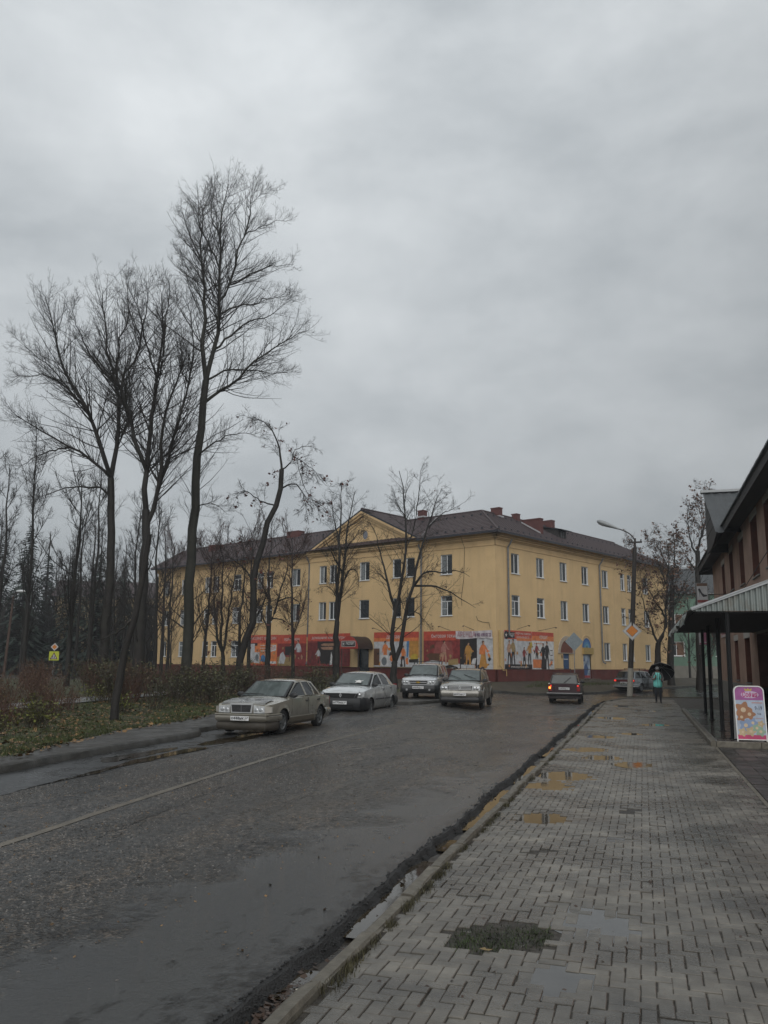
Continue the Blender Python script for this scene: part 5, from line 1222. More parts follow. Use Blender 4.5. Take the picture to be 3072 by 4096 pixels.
# ================================================================== TREES
# limbs: (across, up) metres from the foot, seen along the street; depth is added at random
TREES = {
'T1':((-23.20,33.31,0.3),[[(-0.39,6.67),(-0.45,8.07),(-0.62,10.11)],[(-0.62,10.11),(-0.53,11.66),(-0.57,13.76),(-0.93,15.36),(-1.26,16.43),(-1.49,17.52),(-1.71,19.17),(-1.61,20.74)],[(-0.67,10.0),(-1.18,11.65),(-1.81,13.32),(-2.49,14.27),(-3.1,15.55),(-3.52,16.95),(-3.93,18.26),(-4.36,19.7)],[(-0.72,10.0),(-1.63,10.82),(-2.68,11.43),(-3.42,11.84),(-4.37,12.35),(-5.34,12.97),(-6.13,13.91)],[(-0.6,9.09),(-1.13,9.49),(-2.04,9.58),(-3.32,9.36),(-4.76,8.74)],[(-0.53,11.76),(-0.13,12.5),(0.04,13.03),(-0.22,13.97),(-0.62,15.36),(-0.53,16.98),(-0.22,18.64),(-0.46,20.75)],[(-1.81,13.32),(-2.92,14.48),(-3.88,15.0),(-5.0,14.99),(-5.74,15.2)],[(-0.92,15.25),(-1.58,15.89),(-2.38,16.96),(-3.0,18.27),(-3.33,19.82)],[(-2.49,14.27),(-3.5,15.44),(-4.6,16.29),(-5.49,17.04),(-6.02,17.14)],[(-2.68,11.43),(-3.77,11.21),(-4.84,10.78),(-5.69,10.16)]]),
'T2':((-20.63,31.97,0.3),[[(-0.26,5.39),(-0.23,6.42),(-0.32,8.23)],[(-0.32,8.23),(-0.36,10.16),(-0.34,12.14),(-0.27,14.15),(-0.31,15.68),(-0.35,17.23),(-0.49,18.8),(-0.62,20.19)],[(-0.2,7.47),(0.12,8.42),(0.34,9.59),(0.46,11.65),(0.81,13.15),(1.11,14.67),(1.25,15.69),(1.22,17.25)],[(0.39,8.62),(0.86,10.37),(1.25,12.15),(1.55,13.66),(1.7,15.49),(1.47,17.25),(0.68,19.13)],[(-0.42,9.77),(-0.77,10.65),(-1.14,11.83),(-1.61,13.22),(-1.77,14.13),(-1.43,14.84),(-1.04,15.67),(-0.88,17.01),(-0.89,18.8),(-1.04,19.75)],[(-0.27,14.15),(-0.7,15.67),(-0.91,16.7),(-1.41,17.74),(-1.88,18.89)],[(-0.21,13.64),(0.21,15.17),(0.34,16.41),(0.33,18.28),(0.05,19.77)],[(-0.36,10.16),(0.33,11.35),(0.97,11.85),(1.83,12.06)]]),
'T3':((-20.94,36.13,0.3),[[(0.02,1.36),(-0.1,6.98),(0.01,8.99),(0.06,11.14),(0.16,14.44),(0.24,15.68)],[(0.24,15.68),(0.43,16.59),(0.7,17.85),(0.79,19.58),(0.67,20.87),(0.74,21.81),(0.77,23.73),(1.08,25.55),(1.37,27.9)],[(0.24,15.68),(0.02,17.27),(-0.01,18.99),(-0.15,20.74),(-0.38,22.16),(-0.5,23.47),(-0.41,24.92),(-0.82,26.51),(-1.22,27.62)],[(0.79,19.58),(1.33,20.87),(1.71,22.54),(2.1,23.74),(2.21,25.2),(2.34,26.18),(2.75,27.41)],[(0.73,17.16),(1.56,18.08),(2.41,18.67),(3.49,19.03),(4.44,19.97),(5.09,20.45)],[(0.22,14.33),(1.04,15.13),(1.88,15.58),(2.92,16.73),(3.97,17.54),(4.94,18.01),(5.79,18.71),(6.22,19.29)],[(0.38,15.46),(1.22,16.03),(2.4,16.15),(3.59,15.94),(4.67,16.07),(5.21,16.07)],[(0.8,19.23),(1.6,19.71),(2.69,19.84),(3.89,20.08),(4.99,20.21)],[(1.23,20.76),(2.2,21.36),(3.28,21.84),(4.38,22.09),(5.16,21.86)],[(2.1,23.74),(2.97,24.35),(3.86,24.61),(4.54,24.25)],[(0.11,11.14),(1.08,11.81),(1.92,12.14),(2.98,12.15),(3.83,12.27)],[(0.05,9.2),(0.77,9.43),(1.42,9.11),(1.85,8.69)],[(-0.11,20.74),(-0.58,21.68),(-1.29,22.62),(-2.21,23.09)],[(-0.38,22.16),(-1.0,23.34),(-1.64,25.03),(-2.07,25.63)],[(0.74,21.81),(0.0,23.36),(-0.39,24.56),(0.05,27.14)],[(-0.05,19.92),(-0.89,21.32),(-1.72,22.26)],[(0.12,13.11),(-0.82,11.78),(-1.67,11.67)],[(2.21,25.2),(2.81,25.81),(3.69,26.31)],[(0.77,23.73),(0.26,24.93),(0.62,27.02)]]),
'T4':((-19.04,37.81,0.3),[[(0.0,1.01),(0.0,1.61),(0.13,2.22),(0.38,2.78),(0.6,3.56),(0.63,5.05),(0.71,6.27),(0.88,7.31),(1.31,8.86),(1.78,10.0),(1.8,11.33)],[(1.8,11.32),(2.22,11.77),(2.52,12.45),(3.45,12.68)],[(2.48,12.11),(3.36,11.56),(4.03,10.79),(4.8,10.58)],[(1.8,11.32),(1.59,12.55),(1.24,13.34),(0.56,14.01),(-0.32,14.11)],[(1.79,9.89),(2.54,10.11),(2.99,9.46),(3.18,8.37)],[(0.27,1.07),(0.32,2.1),(0.24,3.55),(0.34,5.36),(0.35,6.71),(0.17,7.98)],[(0.66,5.2),(-0.13,6.07),(-0.9,6.44),(-1.39,6.18)],[(0.62,3.7),(1.17,4.83),(1.45,5.83),(2.1,7.11)],[(1.7,9.23),(0.94,9.44),(0.17,9.87),(-0.46,9.42)],[(2.53,12.11),(2.95,10.78),(3.63,9.47),(4.29,9.04)]]),
'T5':((-14.76,21.55,0),[[(0.0,-0.03),(0.02,0.36),(0.03,0.79),(0.13,1.8),(0.28,2.6),(0.41,3.19),(0.55,4.2),(0.65,5.15),(0.69,5.68)],[(0.43,3.23),(-0.03,2.82),(-0.46,2.6),(-1.11,2.44)],[(0.55,4.2),(0.89,4.92),(1.0,5.53)]]),
'T6':((-26.04,49.48,0.3),[[(-0.0,1.05),(-0.07,2.13)],[(-0.07,2.13),(-0.31,2.59),(-0.61,4.15),(-0.8,5.72),(-0.8,7.31),(-1.03,8.76)],[(-0.06,2.16),(-0.1,4.15),(-0.17,5.73),(-0.18,7.72),(-0.41,9.33),(-0.23,10.72)],[(-0.04,2.17),(0.17,3.37),(0.26,4.94),(0.43,6.53),(0.6,8.13),(0.39,9.34)],[(-0.61,4.15),(-1.18,5.32),(-1.66,6.9)]]),
'T7':((-22.40,48.54,0.3),[[(-0.0,0.73),(-0.04,3.34),(-0.07,4.09)],[(-0.07,4.09),(-0.12,5.61),(-0.23,7.14),(-0.18,8.54),(-0.15,9.87)],[(-0.07,4.01),(0.12,4.09),(0.61,5.62),(0.95,6.85),(1.14,8.32)],[(-0.08,3.26),(-0.33,3.94),(-0.74,4.84),(-1.01,5.75)],[(0.61,5.62),(1.36,5.93),(1.91,5.63),(2.31,4.87)],[(-0.12,5.61),(-0.82,6.98),(-1.17,7.91)],[(0.12,4.2),(0.81,4.1),(1.59,3.5)]]),
'T8':((-18.30,49.75,0.3),[[(-0.03,0.99),(-0.04,3.38),(-0.02,4.13)],[(-0.02,4.13),(-0.09,5.65),(-0.0,7.18),(0.04,9.12),(0.08,10.7),(0.09,12.36),(0.11,13.48)],[(0.17,3.31),(0.27,4.89),(0.43,6.42),(0.63,8.35),(0.76,9.92),(0.96,11.5),(1.25,12.85)],[(-0.02,6.88),(-0.52,7.8),(-1.0,8.72),(-1.4,9.5)],[(-0.16,5.34),(-0.71,6.03),(-1.4,6.09)],[(0.43,6.42),(0.95,7.5),(1.42,7.2),(1.44,6.05)],[(0.04,9.12),(-0.34,10.69),(-0.53,12.28)],[(0.63,8.35),(1.23,9.22),(1.54,9.69)],[(0.76,9.92),(1.52,10.47),(2.13,11.43)]]),
'T9':((-14.34,48.84,0.3),[[(0.02,1.05),(0.1,1.69)],[(0.1,1.69),(-0.12,2.98),(0.12,4.8),(0.51,6.64),(0.68,8.88),(0.6,10.39),(0.43,12.3),(0.12,13.84)],[(0.14,1.66),(0.48,2.41),(0.49,3.35),(0.85,4.81),(1.28,6.28),(1.65,8.14),(2.02,9.65),(2.39,10.79),(2.84,12.02),(3.3,13.1)],[(0.12,4.87),(-0.26,6.26),(-0.5,7.3),(-1.04,9.39),(-1.58,10.59)],[(1.28,6.28),(2.02,6.29),(2.98,6.15),(4.23,5.57),(5.33,4.85)],[(1.32,6.43),(2.1,7.25),(3.13,7.19),(3.87,7.42),(4.98,6.91)],[(0.68,8.5),(1.2,10.02),(1.42,11.54),(1.49,13.08),(1.79,14.09)],[(2.02,9.65),(2.99,10.57),(3.89,11.03),(4.64,11.42)],[(0.6,10.39),(-0.01,11.53),(-0.32,12.67)],[(-0.26,6.26),(-0.86,6.7),(-1.3,6.4)],[(0.85,4.81),(1.51,4.96),(2.39,4.1)]]),
'T10':((1.06,64.18,0.1),[[(-0.07,1.51),(0.09,3.4)],[(0.08,3.4),(-0.38,4.52),(-0.77,5.65),(-1.09,6.35),(-1.24,6.96),(-1.43,7.67)],[(0.11,3.4),(0.48,4.1),(0.81,5.41),(1.18,7.61),(1.47,9.84),(1.27,11.19)],[(-1.24,6.96),(-0.42,7.41),(0.5,8.13)],[(-1.43,7.67),(-1.58,9.18),(-1.98,10.25),(-2.39,11.15)],[(-1.43,7.67),(-1.22,9.36),(-0.8,10.89),(-0.58,11.71)],[(0.81,5.41),(0.07,6.54),(-0.41,7.59),(-0.9,8.65)],[(1.18,7.61),(0.56,9.38),(0.27,10.72)]]),
'T11':((2.45,77.38,0.1),[[(-0.13,1.56),(0.13,5.61),(0.4,8.77)],[(0.4,8.77),(-0.03,10.9),(-0.7,12.51),(-1.31,13.26)],[(0.4,8.77),(0.77,11.99),(0.66,13.94)],[(0.24,6.66),(1.25,8.78),(1.97,10.39)],[(0.15,5.61),(-0.53,7.17),(-1.14,7.7)],[(0.12,5.08),(0.87,5.61),(1.72,5.83)]]),
'T12':((4.29,70.89,0.1),[[(-0.01,1.23),(0.21,6.91),(0.34,10.92)],[(0.34,10.92),(1.32,14.0),(1.64,16.6)],[(0.28,9.91),(-0.56,12.95),(-0.25,15.02)],[(0.32,10.52),(0.66,12.97),(0.57,15.03)],[(0.28,8.9),(-0.87,10.91),(-1.42,11.92)]]),
}
m_bark = mat('wet_dark_bark', (.016, .0135, .0115), .75, .35, 3, bump=.8, bscale=18, stain=(.020, .022, .013), stain_scale=1.5)
m_bark2 = mat('greenish_bark', (.026, .025, .018), .75, .35, 2, bump=.8, bscale=16, stain=(.022, .028, .016), stain_scale=1.0)
m_twig = mat('bare_twigs', (.020, .016, .0135), .7, .25, 1.0)
m_twig2 = mat('reddish_twigs', (.045, .022, .017), .7, .3, 1.0)
m_leaf = mat('withered_leaves', (.11, .055, .033), .6, .4, 3, isl=.5)
m_leafr = mat('red_brown_leaves', (.085, .022, .014), .6, .4, 3, isl=.5)
m_leafg = mat('autumn_green_leaves', (.055, .062, .014), .55, .5, 2, isl=.5)
m_spruce = mat('spruce_needles', (.022, .036, .026), .7, .4, 2)
EV = np.array([math.cos(YAW), math.sin(YAW), 0.0]); NV = np.array([-math.sin(YAW), math.cos(YAW), 0.0])
def tubes(P, r0, r1, S):
    "many tapered tubes at once: P (N,K,3); returns verts, quads"
    N_, K, _ = P.shape
    if N_ == 0: return np.zeros((0, 3)), np.zeros((0, 4), int)
    T = np.gradient(P, axis=1); T /= np.linalg.norm(T, axis=2, keepdims=True)+1e-9
    ref = np.where(np.abs(T[..., 2:3]) < .9, np.array([0, 0, 1.0]), np.array([1.0, 0, 0]))
    A = np.cross(T, ref); A /= np.linalg.norm(A, axis=2, keepdims=True)+1e-9; Bn = np.cross(T, A)
    R = r0[:, None]+(r1-r0)[:, None]*np.linspace(0, 1, K)[None, :]
    ang = np.arange(S)*2*np.pi/S
    V = P[:, :, None, :]+R[:, :, None, None]*(A[:, :, None, :]*np.cos(ang)[None, None, :, None]+Bn[:, :, None, :]*np.sin(ang)[None, None, :, None])
    idx = np.arange(N_*K*S).reshape(N_, K, S); nx = np.roll(idx, -1, axis=2)
    F = np.stack([idx[:, :-1], nx[:, :-1], nx[:, 1:], idx[:, 1:]], axis=-1).reshape(-1, 4)
    return V.reshape(-1, 3), F
def np_mesh(name, parts, m, smooth=True):
    V = []; F = []; o = 0
    for v, f in parts: V.append(v); F.append(f+o); o += len(v)
    V = np.vstack(V); F = np.vstack(F); n = F.shape[1]
    me = bpy.data.meshes.new(name); me.vertices.add(len(V)); me.vertices.foreach_set('co', V.astype(np.float32).ravel())
    me.loops.add(len(F)*n); me.loops.foreach_set('vertex_index', F.astype(np.int32).ravel())
    me.polygons.add(len(F)); me.polygons.foreach_set('loop_start', np.arange(len(F), dtype=np.int32)*n)
    try: me.polygons.foreach_set('loop_total', np.full(len(F), n, dtype=np.int32))
    except Exception: pass
    if smooth: me.polygons.foreach_set('use_smooth', np.ones(len(F), dtype=bool))
    me.materials.append(m); me.update(calc_edges=True); me.validate(); return me
def sprout(P, r0, r1, counts, lenf, ang, K, rng, trop=.25, wob=.25, tmin=.15, rk=.55, rmin=.004, minlen=.25, taper_len=.62, tw=None):
    "children along parents"
    N_, Kp, _ = P.shape; idx = np.repeat(np.arange(N_), counts); M = len(idx)
    if M == 0: return np.zeros((0, K, 3)), np.zeros(0), np.zeros(0)
    t = tmin+(1-tmin)*rng.random(M)**1.1; s = t*(Kp-1); i = np.minimum(s.astype(int), Kp-2); f = (s-i)[:, None]
    pos = P[idx, i]*(1-f)+P[idx, i+1]*f; tan = P[idx, i+1]-P[idx, i]; tan /= np.linalg.norm(tan, axis=1, keepdims=True)+1e-9
    plen = np.linalg.norm(np.diff(P, axis=1), axis=2).sum(1)[idx]
    rp = r0[idx]+(r1-r0)[idx]*t
    u = rng.normal(size=(M, 3)); u -= (u*tan).sum(1, keepdims=True)*tan; u /= np.linalg.norm(u, axis=1, keepdims=True)+1e-9
    a = np.radians(ang[0]+(ang[1]-ang[0])*rng.random(M))[:, None]
    d = tan*np.cos(a)+u*np.sin(a)
    L_ = np.maximum(minlen, np.clip(plen, .5, 9)*lenf*(1-taper_len*t)*(.55+.8*rng.random(M)))
    out_ = np.zeros((M, K, 3)); out_[:, 0] = pos; cur = d.copy(); p = pos.copy()
    for k in range(1, K):
        cur = cur+np.array([0, 0, trop])*(1.0/(K-1))*2+rng.normal(size=(M, 3))*wob/(K-1)*1.6; cur /= np.linalg.norm(cur, axis=1, keepdims=True)
        p = p+cur*(L_/(K-1))[:, None]; out_[:, k] = p
    c0 = np.maximum(rmin, np.minimum(rp*rk, .0075*L_+.002)); return out_, c0, np.maximum(rmin*.7, c0*.25)
def leaf_quads(pts, size, rng):
    n = len(pts); 
    a = rng.normal(size=(n, 3)); a /= np.linalg.norm(a, axis=1, keepdims=True); b = np.cross(a, rng.normal(size=(n, 3))); b /= np.linalg.norm(b, axis=1, keepdims=True)
    s = (size*(.6+.8*rng.random(n)))[:, None]; a *= s; b *= s*.8
    V = np.stack([pts-a*.9, pts+b*.75-a*.1, pts+a, pts-b*.75-a*.1], axis=1).reshape(-1, 3)
    return V, np.arange(n*4).reshape(n, 4)
def tree(key, name, label, rtrunk, seed, dens=(2.2, 6, 4), trop=.25, lenf=(.33, .42, .45), rlimb=1.0, leaves=None, twig=None, bark=None, group=None, ang=(28, 60), rmin=.0045, lmin=.3, depthk=.22):
    rng = np.random.default_rng(seed); (bx, by, bz_), limbs = TREES[key]
    root = thing(name, label, 'tree', (bx, by, bz_-.05), group=group)
    LP, R0, R1 = [], [], []
    for i, l in enumerate(limbs):
        l = list(l)
        if i == 0: l = [(l[0][0]*1.0, -.25)]+([(l[0][0]*.9, l[0][1]*.5)] if l[0][1] > 2 else [])+l
        pts = cr(l, 13)
        if i: pts = cr(cr(l, 40)[:int(40*(.87 if key == 'T3' else .90 if key in ('T1', 'T2') else .95))], 13)
        L_ = np.linalg.norm(np.diff(pts, axis=0), axis=1).sum()
        dep = np.cumsum(rng.normal(size=13))*.10*L_**.5; dep -= dep[0]
        sl = rng.normal()*depthk*.5
        dd_ = (dep*.6+np.linspace(0, 1, 13)**1.3*L_*sl*.5) if i else dep*.05
        W3 = pts[:, :1]*EV+dd_[:, None]*NV+pts[:, 1:2]*np.array([0, 0, 1.0])
        W3[1:-1] += rng.normal(size=(11, 3))*.012*L_**.5
        if i == 0: r0, r1 = rtrunk, rtrunk*.62
        else:
            st = W3[0]; best = min(range(len(LP)), key=lambda k: np.min(np.linalg.norm((LP[k]-st)*np.array([1, 1, 1]), axis=1)))
            dk = np.linalg.norm(LP[best]-st, axis=1); j = int(np.argmin(dk)); W3 += LP[best][j]-st if np.min(dk) < 1.2 else 0
            rp = R0[best]+(R1[best]-R0[best])*j/12; r0 = min(rp*.85, (.0135*L_+.012)*rlimb); r1 = max(.006, r0*.12)
        LP.append(W3); R0.append(r0); R1.append(r1)
    LP = np.array(LP); R0 = np.array(R0); R1 = np.array(R1)
    v, f = tubes(LP, R0, R1, 9)
    # flare at the foot
    rr = np.where(v[:, 2] < .5, 1+.5*(np.clip(.5-v[:, 2], 0, .7))**1.3, 1); c = LP[0][0]
    low = v[:, 2] < .5; v[low, :2] = c[:2]+(v[low, :2]-c[:2])*rr[low, None]
    obj('trunk', np_mesh('trunk', [(v, f)], bark or m_bark), root)
    ln = np.linalg.norm(np.diff(LP, axis=1), axis=2).sum(1)
    cn_ = np.maximum(2, (ln*dens[0]).astype(int)); cn_[0] = int(dens[0]*ln[0]*.25)
    A, a0, a1 = sprout(LP, R0, R1, cn_, lenf[0], ang, 6, rng, trop, .3, .12, .5, rmin*1.8, .7)
    ends = np.concatenate([LP[1:]]) if len(LP) > 1 else LP
    Bq, b0, b1 = sprout(A, a0, a1, np.full(len(A), dens[1]), lenf[1], (25, 60), 4, rng, trop*.9, .35, .2, .6, rmin*1.25, lmin)
    Cq, c0, c1 = sprout(Bq, b0, b1, np.full(len(Bq), dens[2]), lenf[2], (22, 60), 3, rng, trop*.8, .3, .2, .7, rmin, lmin*.6)
    obj('crown', np_mesh('crown', [tubes(A, a0, a1, 4), tubes(Bq, b0, b1, 3), tubes(Cq, c0, c1, 3)], twig or m_twig), root)
    if leaves:
        m_, frac, size, clump = leaves
        pool = np.concatenate([Bq[:, -1], Cq[:, -1]]) if clump else np.concatenate([A[:, -1], Bq[:, -1]])
        sel = pool[rng.random(len(pool)) < frac]
        if clump: sel = np.repeat(sel, clump, axis=0)+rng.normal(size=(len(sel)*clump, 3))*size*.9
        lf = obj('leaves', np_mesh('leaves', [leaf_quads(sel-np.array([0, 0, size*.6]), size, rng)], m_, False), root); stuff(lf)
    return root
tree('T1', 'bare_tree', 'broad spreading bare tree with limbs sweeping left, leftmost of the three big trees', .25, 1, (10, 7, 3), .22, lenf=(.40, .36, .5), ang=(24, 60), rmin=.003, rlimb=.85)
tree('T2', 'bare_tree', 'bare twin-stemmed tree forking low, between spreading tree and tallest tree', .28, 2, (9.5, 7, 3), .22, lenf=(.38, .36, .5), ang=(24, 60), rmin=.003, rlimb=.85)
tree('T3', 'bare_tree', 'tallest bare tree with straight greenish trunk rising above everything', .28, 3, (8.5, 7, 3), .22, bark=m_bark2, lenf=(.44, .38, .5), ang=(26, 60), rmin=.003, rlimb=.85)
tree('T4', 'maple_tree', 'curved young tree with few red brown leaves, just behind beige saloon', .20, 4, (5, 7, 3), -.06, leaves=(m_leafr, .022, .085, 3), lmin=.25)
tree('T5', 'leaning_tree', 'dark leaning trunk at grass verge, nearest tree to the road', .125, 5, (1.5, 4, 3), .1)
tree('T6', 'bare_tree', 'three-stemmed small bare tree before red internet banner', .19, 6, (5, 6, 4), .2, rlimb=1.3, twig=m_twig2)
tree('T7', 'bare_tree', 'small bare tree with few brown leaves before the audio banner', .21, 7, (5, 6, 4), .1, rlimb=1.3, leaves=(m_leafr, .008, .09, 3), twig=m_twig2)
tree('T8', 'bare_tree', 'slim bare tree with paired stems in front of shop awning', .25, 8, (4, 6, 4), .15, rlimb=1.35)
tree('T9', 'bare_tree', 'V-forked bare tree in front of delivery banner with drooping side twigs', .27, 9, (3.4, 6, 3), .08, rlimb=1.35, leaves=(m_leaf, .02, .06, 1))
tree('T10', 'maple_tree', 'Y-forked tree with withered brown leaves behind the walker with umbrella', .30, 10, (5, 7, 3), .05, rlimb=1.3, leaves=(m_leaf, .10, .095, 3), ang=(30, 75), lenf=(.45, .42, .45))
tree('T11', 'maple_tree', 'dark leafy brown tree before green house, right of Y-forked tree', .32, 11, (6, 7, 3), .1, rlimb=1.2, leaves=(m_leaf, .12, .10, 3), lenf=(.48, .42, .45), ang=(35, 75))
tree('T12', 'maple_tree', 'leafy tree behind the brick building, top above its upper roof', .3, 12, (5, 6, 3), .15, rlimb=1.1, leaves=(m_leaf, .12, .10, 3), lenf=(.42, .42, .45))
# generic park trees, three shapes shared by all copies
def gtree(seed, h, r, spread, nl, dens, name='bare_tree', first=.3):
    rng = np.random.default_rng(seed); K = 11
    t = np.linspace(0, 1, K); tr = np.zeros((1, K, 3)); tr[0, :, 2] = t*h; tr[0, :, :2] = np.cumsum(rng.normal(size=(K, 2))*.10, axis=0)*t[:, None]
    r0 = np.array([r]); r1 = np.array([.02])
    A, a0, a1 = sprout(tr, r0, r1, np.array([nl]), spread, (25, 65), 8, rng, .45, .3, first, .5, .02, 1.2, .6)
    Bq, b0, b1 = sprout(A, a0, a1, np.full(len(A), dens[0]), .36, (25, 60), 5, rng, .3, .35, .15, .55, .012, .5)
    Cq, c0, c1 = sprout(Bq, b0, b1, np.full(len(Bq), dens[1]), .45, (25, 60), 3, rng, .2, .3, .2, .7, .008, .35)
    return np_mesh('trunk', [tubes(tr, r0, r1, 8), tubes(A, a0, a1, 5)], m_bark), np_mesh('crown', [tubes(Bq, b0, b1, 3), tubes(Cq, c0, c1, 3)], m_twig)
GT = [gtree(21, 17, .22, .42, 26, (8, 5)), gtree(22, 15, .18, .40, 24, (8, 5)), gtree(23, 19, .24, .36, 28, (8, 5)), gtree(24, 11, .16, .5, 22, (8, 5), first=.2)]
gr = np.random.default_rng(77)
PARK = 'bare trees of the park wood on the left'
pos = []
while len(pos) < 48:
    dep = gr.uniform(48, 120); px = gr.uniform(-420, 760)
    if px > 560 and dep < 78: continue
    if (abs(px-215) < 48 and dep < 88) or (abs(px-35) < 30 and dep < 76): continue
    v = EV*((px-1536)/3330*dep)+NV*dep
    if any((v[0]-a)**2+(v[1]-b)**2 < 9 for a, b in pos): continue
    pos.append((v[0], v[1]))
for i, (x, y) in enumerate(pos):
    t = thing('park_tree', 'thin dark bare tree standing in the dense park wood behind the shrubs', 'tree', (x, y, .1), gr.uniform(0, 6.28), PARK)
    a, b = GT[(0, 3, 1, 3, 2)[i % 5]]; s = gr.uniform(.7, 1.05); t.scale = (s*.85, s*.85, s*gr.uniform(.85, 1.05)); obj('trunk', a, t); obj('crown', b, t)
# trees behind and beside the yellow building's left wing roof
for i, (px, dep, s) in enumerate(((1010, 98, 1.05), (1120, 104, .95), (1230, 96, .8), (900, 92, .98), (800, 90, 1.0), (1080, 92, .9))):
    v = EV*((px-1536)/3330*dep)+NV*dep
    t = thing('park_tree', 'bare tree standing behind the left wing roof of the yellow building', 'tree', (v[0], v[1], 0), i*1.3, 'bare trees behind the left wing roof'); t.scale = (s*1.1, s*1.1, s)
    a, b = GT[i % 3]; obj('trunk', a, t); obj('crown', b, t)
for i, (px, dep, lab) in enumerate(((300, 44, 'bushy bare young tree at left before the dark wood'), (-190, 50, 'bushy bare young tree at far left by the brown lamp'), (640, 52, 'low bushy bare tree beside left end of yellow building'))):
    v = EV*((px-1536)/3330*dep)+NV*dep; t = thing('young_tree', lab, 'tree', (v[0], v[1], .2), i*2.1); a, b = GT[3]; t.scale = (1, 1, 1); obj('trunk', a, t); obj('crown', b, t)
for i, (px, dep, s, lab) in enumerate(((2745, 92, .85, 'bare tree before the green house, right of the Y-forked tree'), (2830, 94, .8, 'bare tree before the green house, seen past the shoe sign'), (2700, 96, .9, 'bare tree at the left corner of the green house'), (2785, 98, .95, 'bare tree against the roof of the green house'))):
    v = EV*((px-1536)/3330*dep)+NV*dep; t = thing('street_tree', lab, 'tree', (v[0], v[1], .3), i*2.1); a, b = GT[3]; t.scale = (s, s, s); obj('trunk', a, t); obj('crown', b, t)
m_twred = mat('russet_twigs', (.06, .028, .022), .7, .3, 1.0)
GR = gtree(41, 10.5, .15, .5, 24, (9, 6), first=.22); GR[1].materials[0] = m_twred
for i, (px, dep, s, lab) in enumerate(((1185, 62, 1.0, 'russet-twigged bare tree before left wing, right of the curved young tree'), (1010, 64, 1.05, 'russet-twigged bare tree before left wing behind the curved young tree'), (830, 60, .95, 'russet-twigged bare tree beside the tallest tree before left wing'), (690, 66, 1.0, 'russet-twigged bare tree before the far left end of the yellow building'))):
    v = EV*((px-1536)/3330*dep)+NV*dep; t = thing('street_tree', lab, 'tree', (v[0], v[1], .3), i*1.7+.4); t.scale = (s, s, s); obj('trunk', GR[0], t); obj('crown', GR[1], t)
# spruces
def spruce(seed, h, r):
    rng = np.random.default_rng(seed); V, F = [], []; o = 0
    for k in range(int(h*5)):
        z = h*.06+(h*.94)*k/(h*5); rad = r*(1-z/h)**.8+.15
        for q in range(7):
            a = rng.uniform(0, 6.28); L_ = rad*rng.uniform(.7, 1.1); n = 4
            for i in range(n):
                t0, t1 = i/n, (i+1)/n; w = .26*(1-t0*.6)*(.5+rad*.3)
                def P_(t, s): return (math.cos(a)*L_*t-math.sin(a)*s, math.sin(a)*L_*t+math.cos(a)*s, z-.35*L_*t*t+.12*L_*t+rng.normal()*.04)
                for sg in (-1, 1):
                    V += [P_(t0, 0), P_(t1+.1, 0), P_(t1-.02, sg*w)]; F.append((o, o+1, o+2)); o += 3
    return np_mesh('foliage', [(np.array(V), np.array(F))], m_spruce, False)
SPR = [spruce(5, 13, 2.6), spruce(6, 10, 2.4)]
tkm = MB(); tkm.tube([(0, 0, 0), (0, 0, 12)], [.18, .03], 7); tkm = tkm.mesh('trunk', m_bark)
for i, (px, dep, k, s, lab) in enumerate(((110, 94, 0, 1.3, 'dark pointed spruce at the left edge of the wood'), (400, 88, 1, 1.3, 'broad dark spruce in the wood behind the road signs'), (10, 104, 0, 1.3, 'farther dark spruce behind the left edge spruce'), (300, 92, 1, 1.3, 'dark spruce between the two pointed spruces'), (-60, 98, 0, 1.25, 'dark spruce cut by the left edge of the picture'), (190, 106, 1, 1.5, 'tall far spruce behind the brown lamp'), (500, 92, 1, 1.2, 'far dark spruce between spreading tree and twin-stemmed tree'))):
    v = EV*((px-1536)/3330*dep)+NV*dep; t = thing('spruce_tree', lab, 'tree', (v[0], v[1], 0), i); t.scale = (s, s, s); obj('trunk', tkm, t); obj('foliage', SPR[k], t)
# far wood closing the view to the left: one mass nobody could count
rngf = np.random.default_rng(99)
n = 1700; px = rngf.uniform(-900, 760, n); dep = rngf.uniform(96, 150, n)
base = EV[None]*((px-1536)/3330*dep)[:, None]+NV[None]*dep[:, None]; hh = rngf.uniform(5, 12, n)
P_ = np.zeros((n, 4, 3))
for k in range(4): P_[:, k] = base+np.array([0, 0, 1.0])*(hh*k/3)[:, None]+rngf.normal(size=(n, 3))*.35*k
a_, b_, c_ = P_, np.full(n, .16), np.full(n, .03)
S1, s0, s1 = sprout(a_, b_, c_, np.full(n, 11), .34, (25, 70), 4, rngf, .3, .3, .1, .5, .03, 1.2)
tag(obj('distant_wood', np_mesh('distant_wood', [tubes(a_, b_, c_, 4), tubes(S1, s0, s1, 3)], m_twig)), 'far bare wood closing the park on the left', 'wood', kind='stuff')

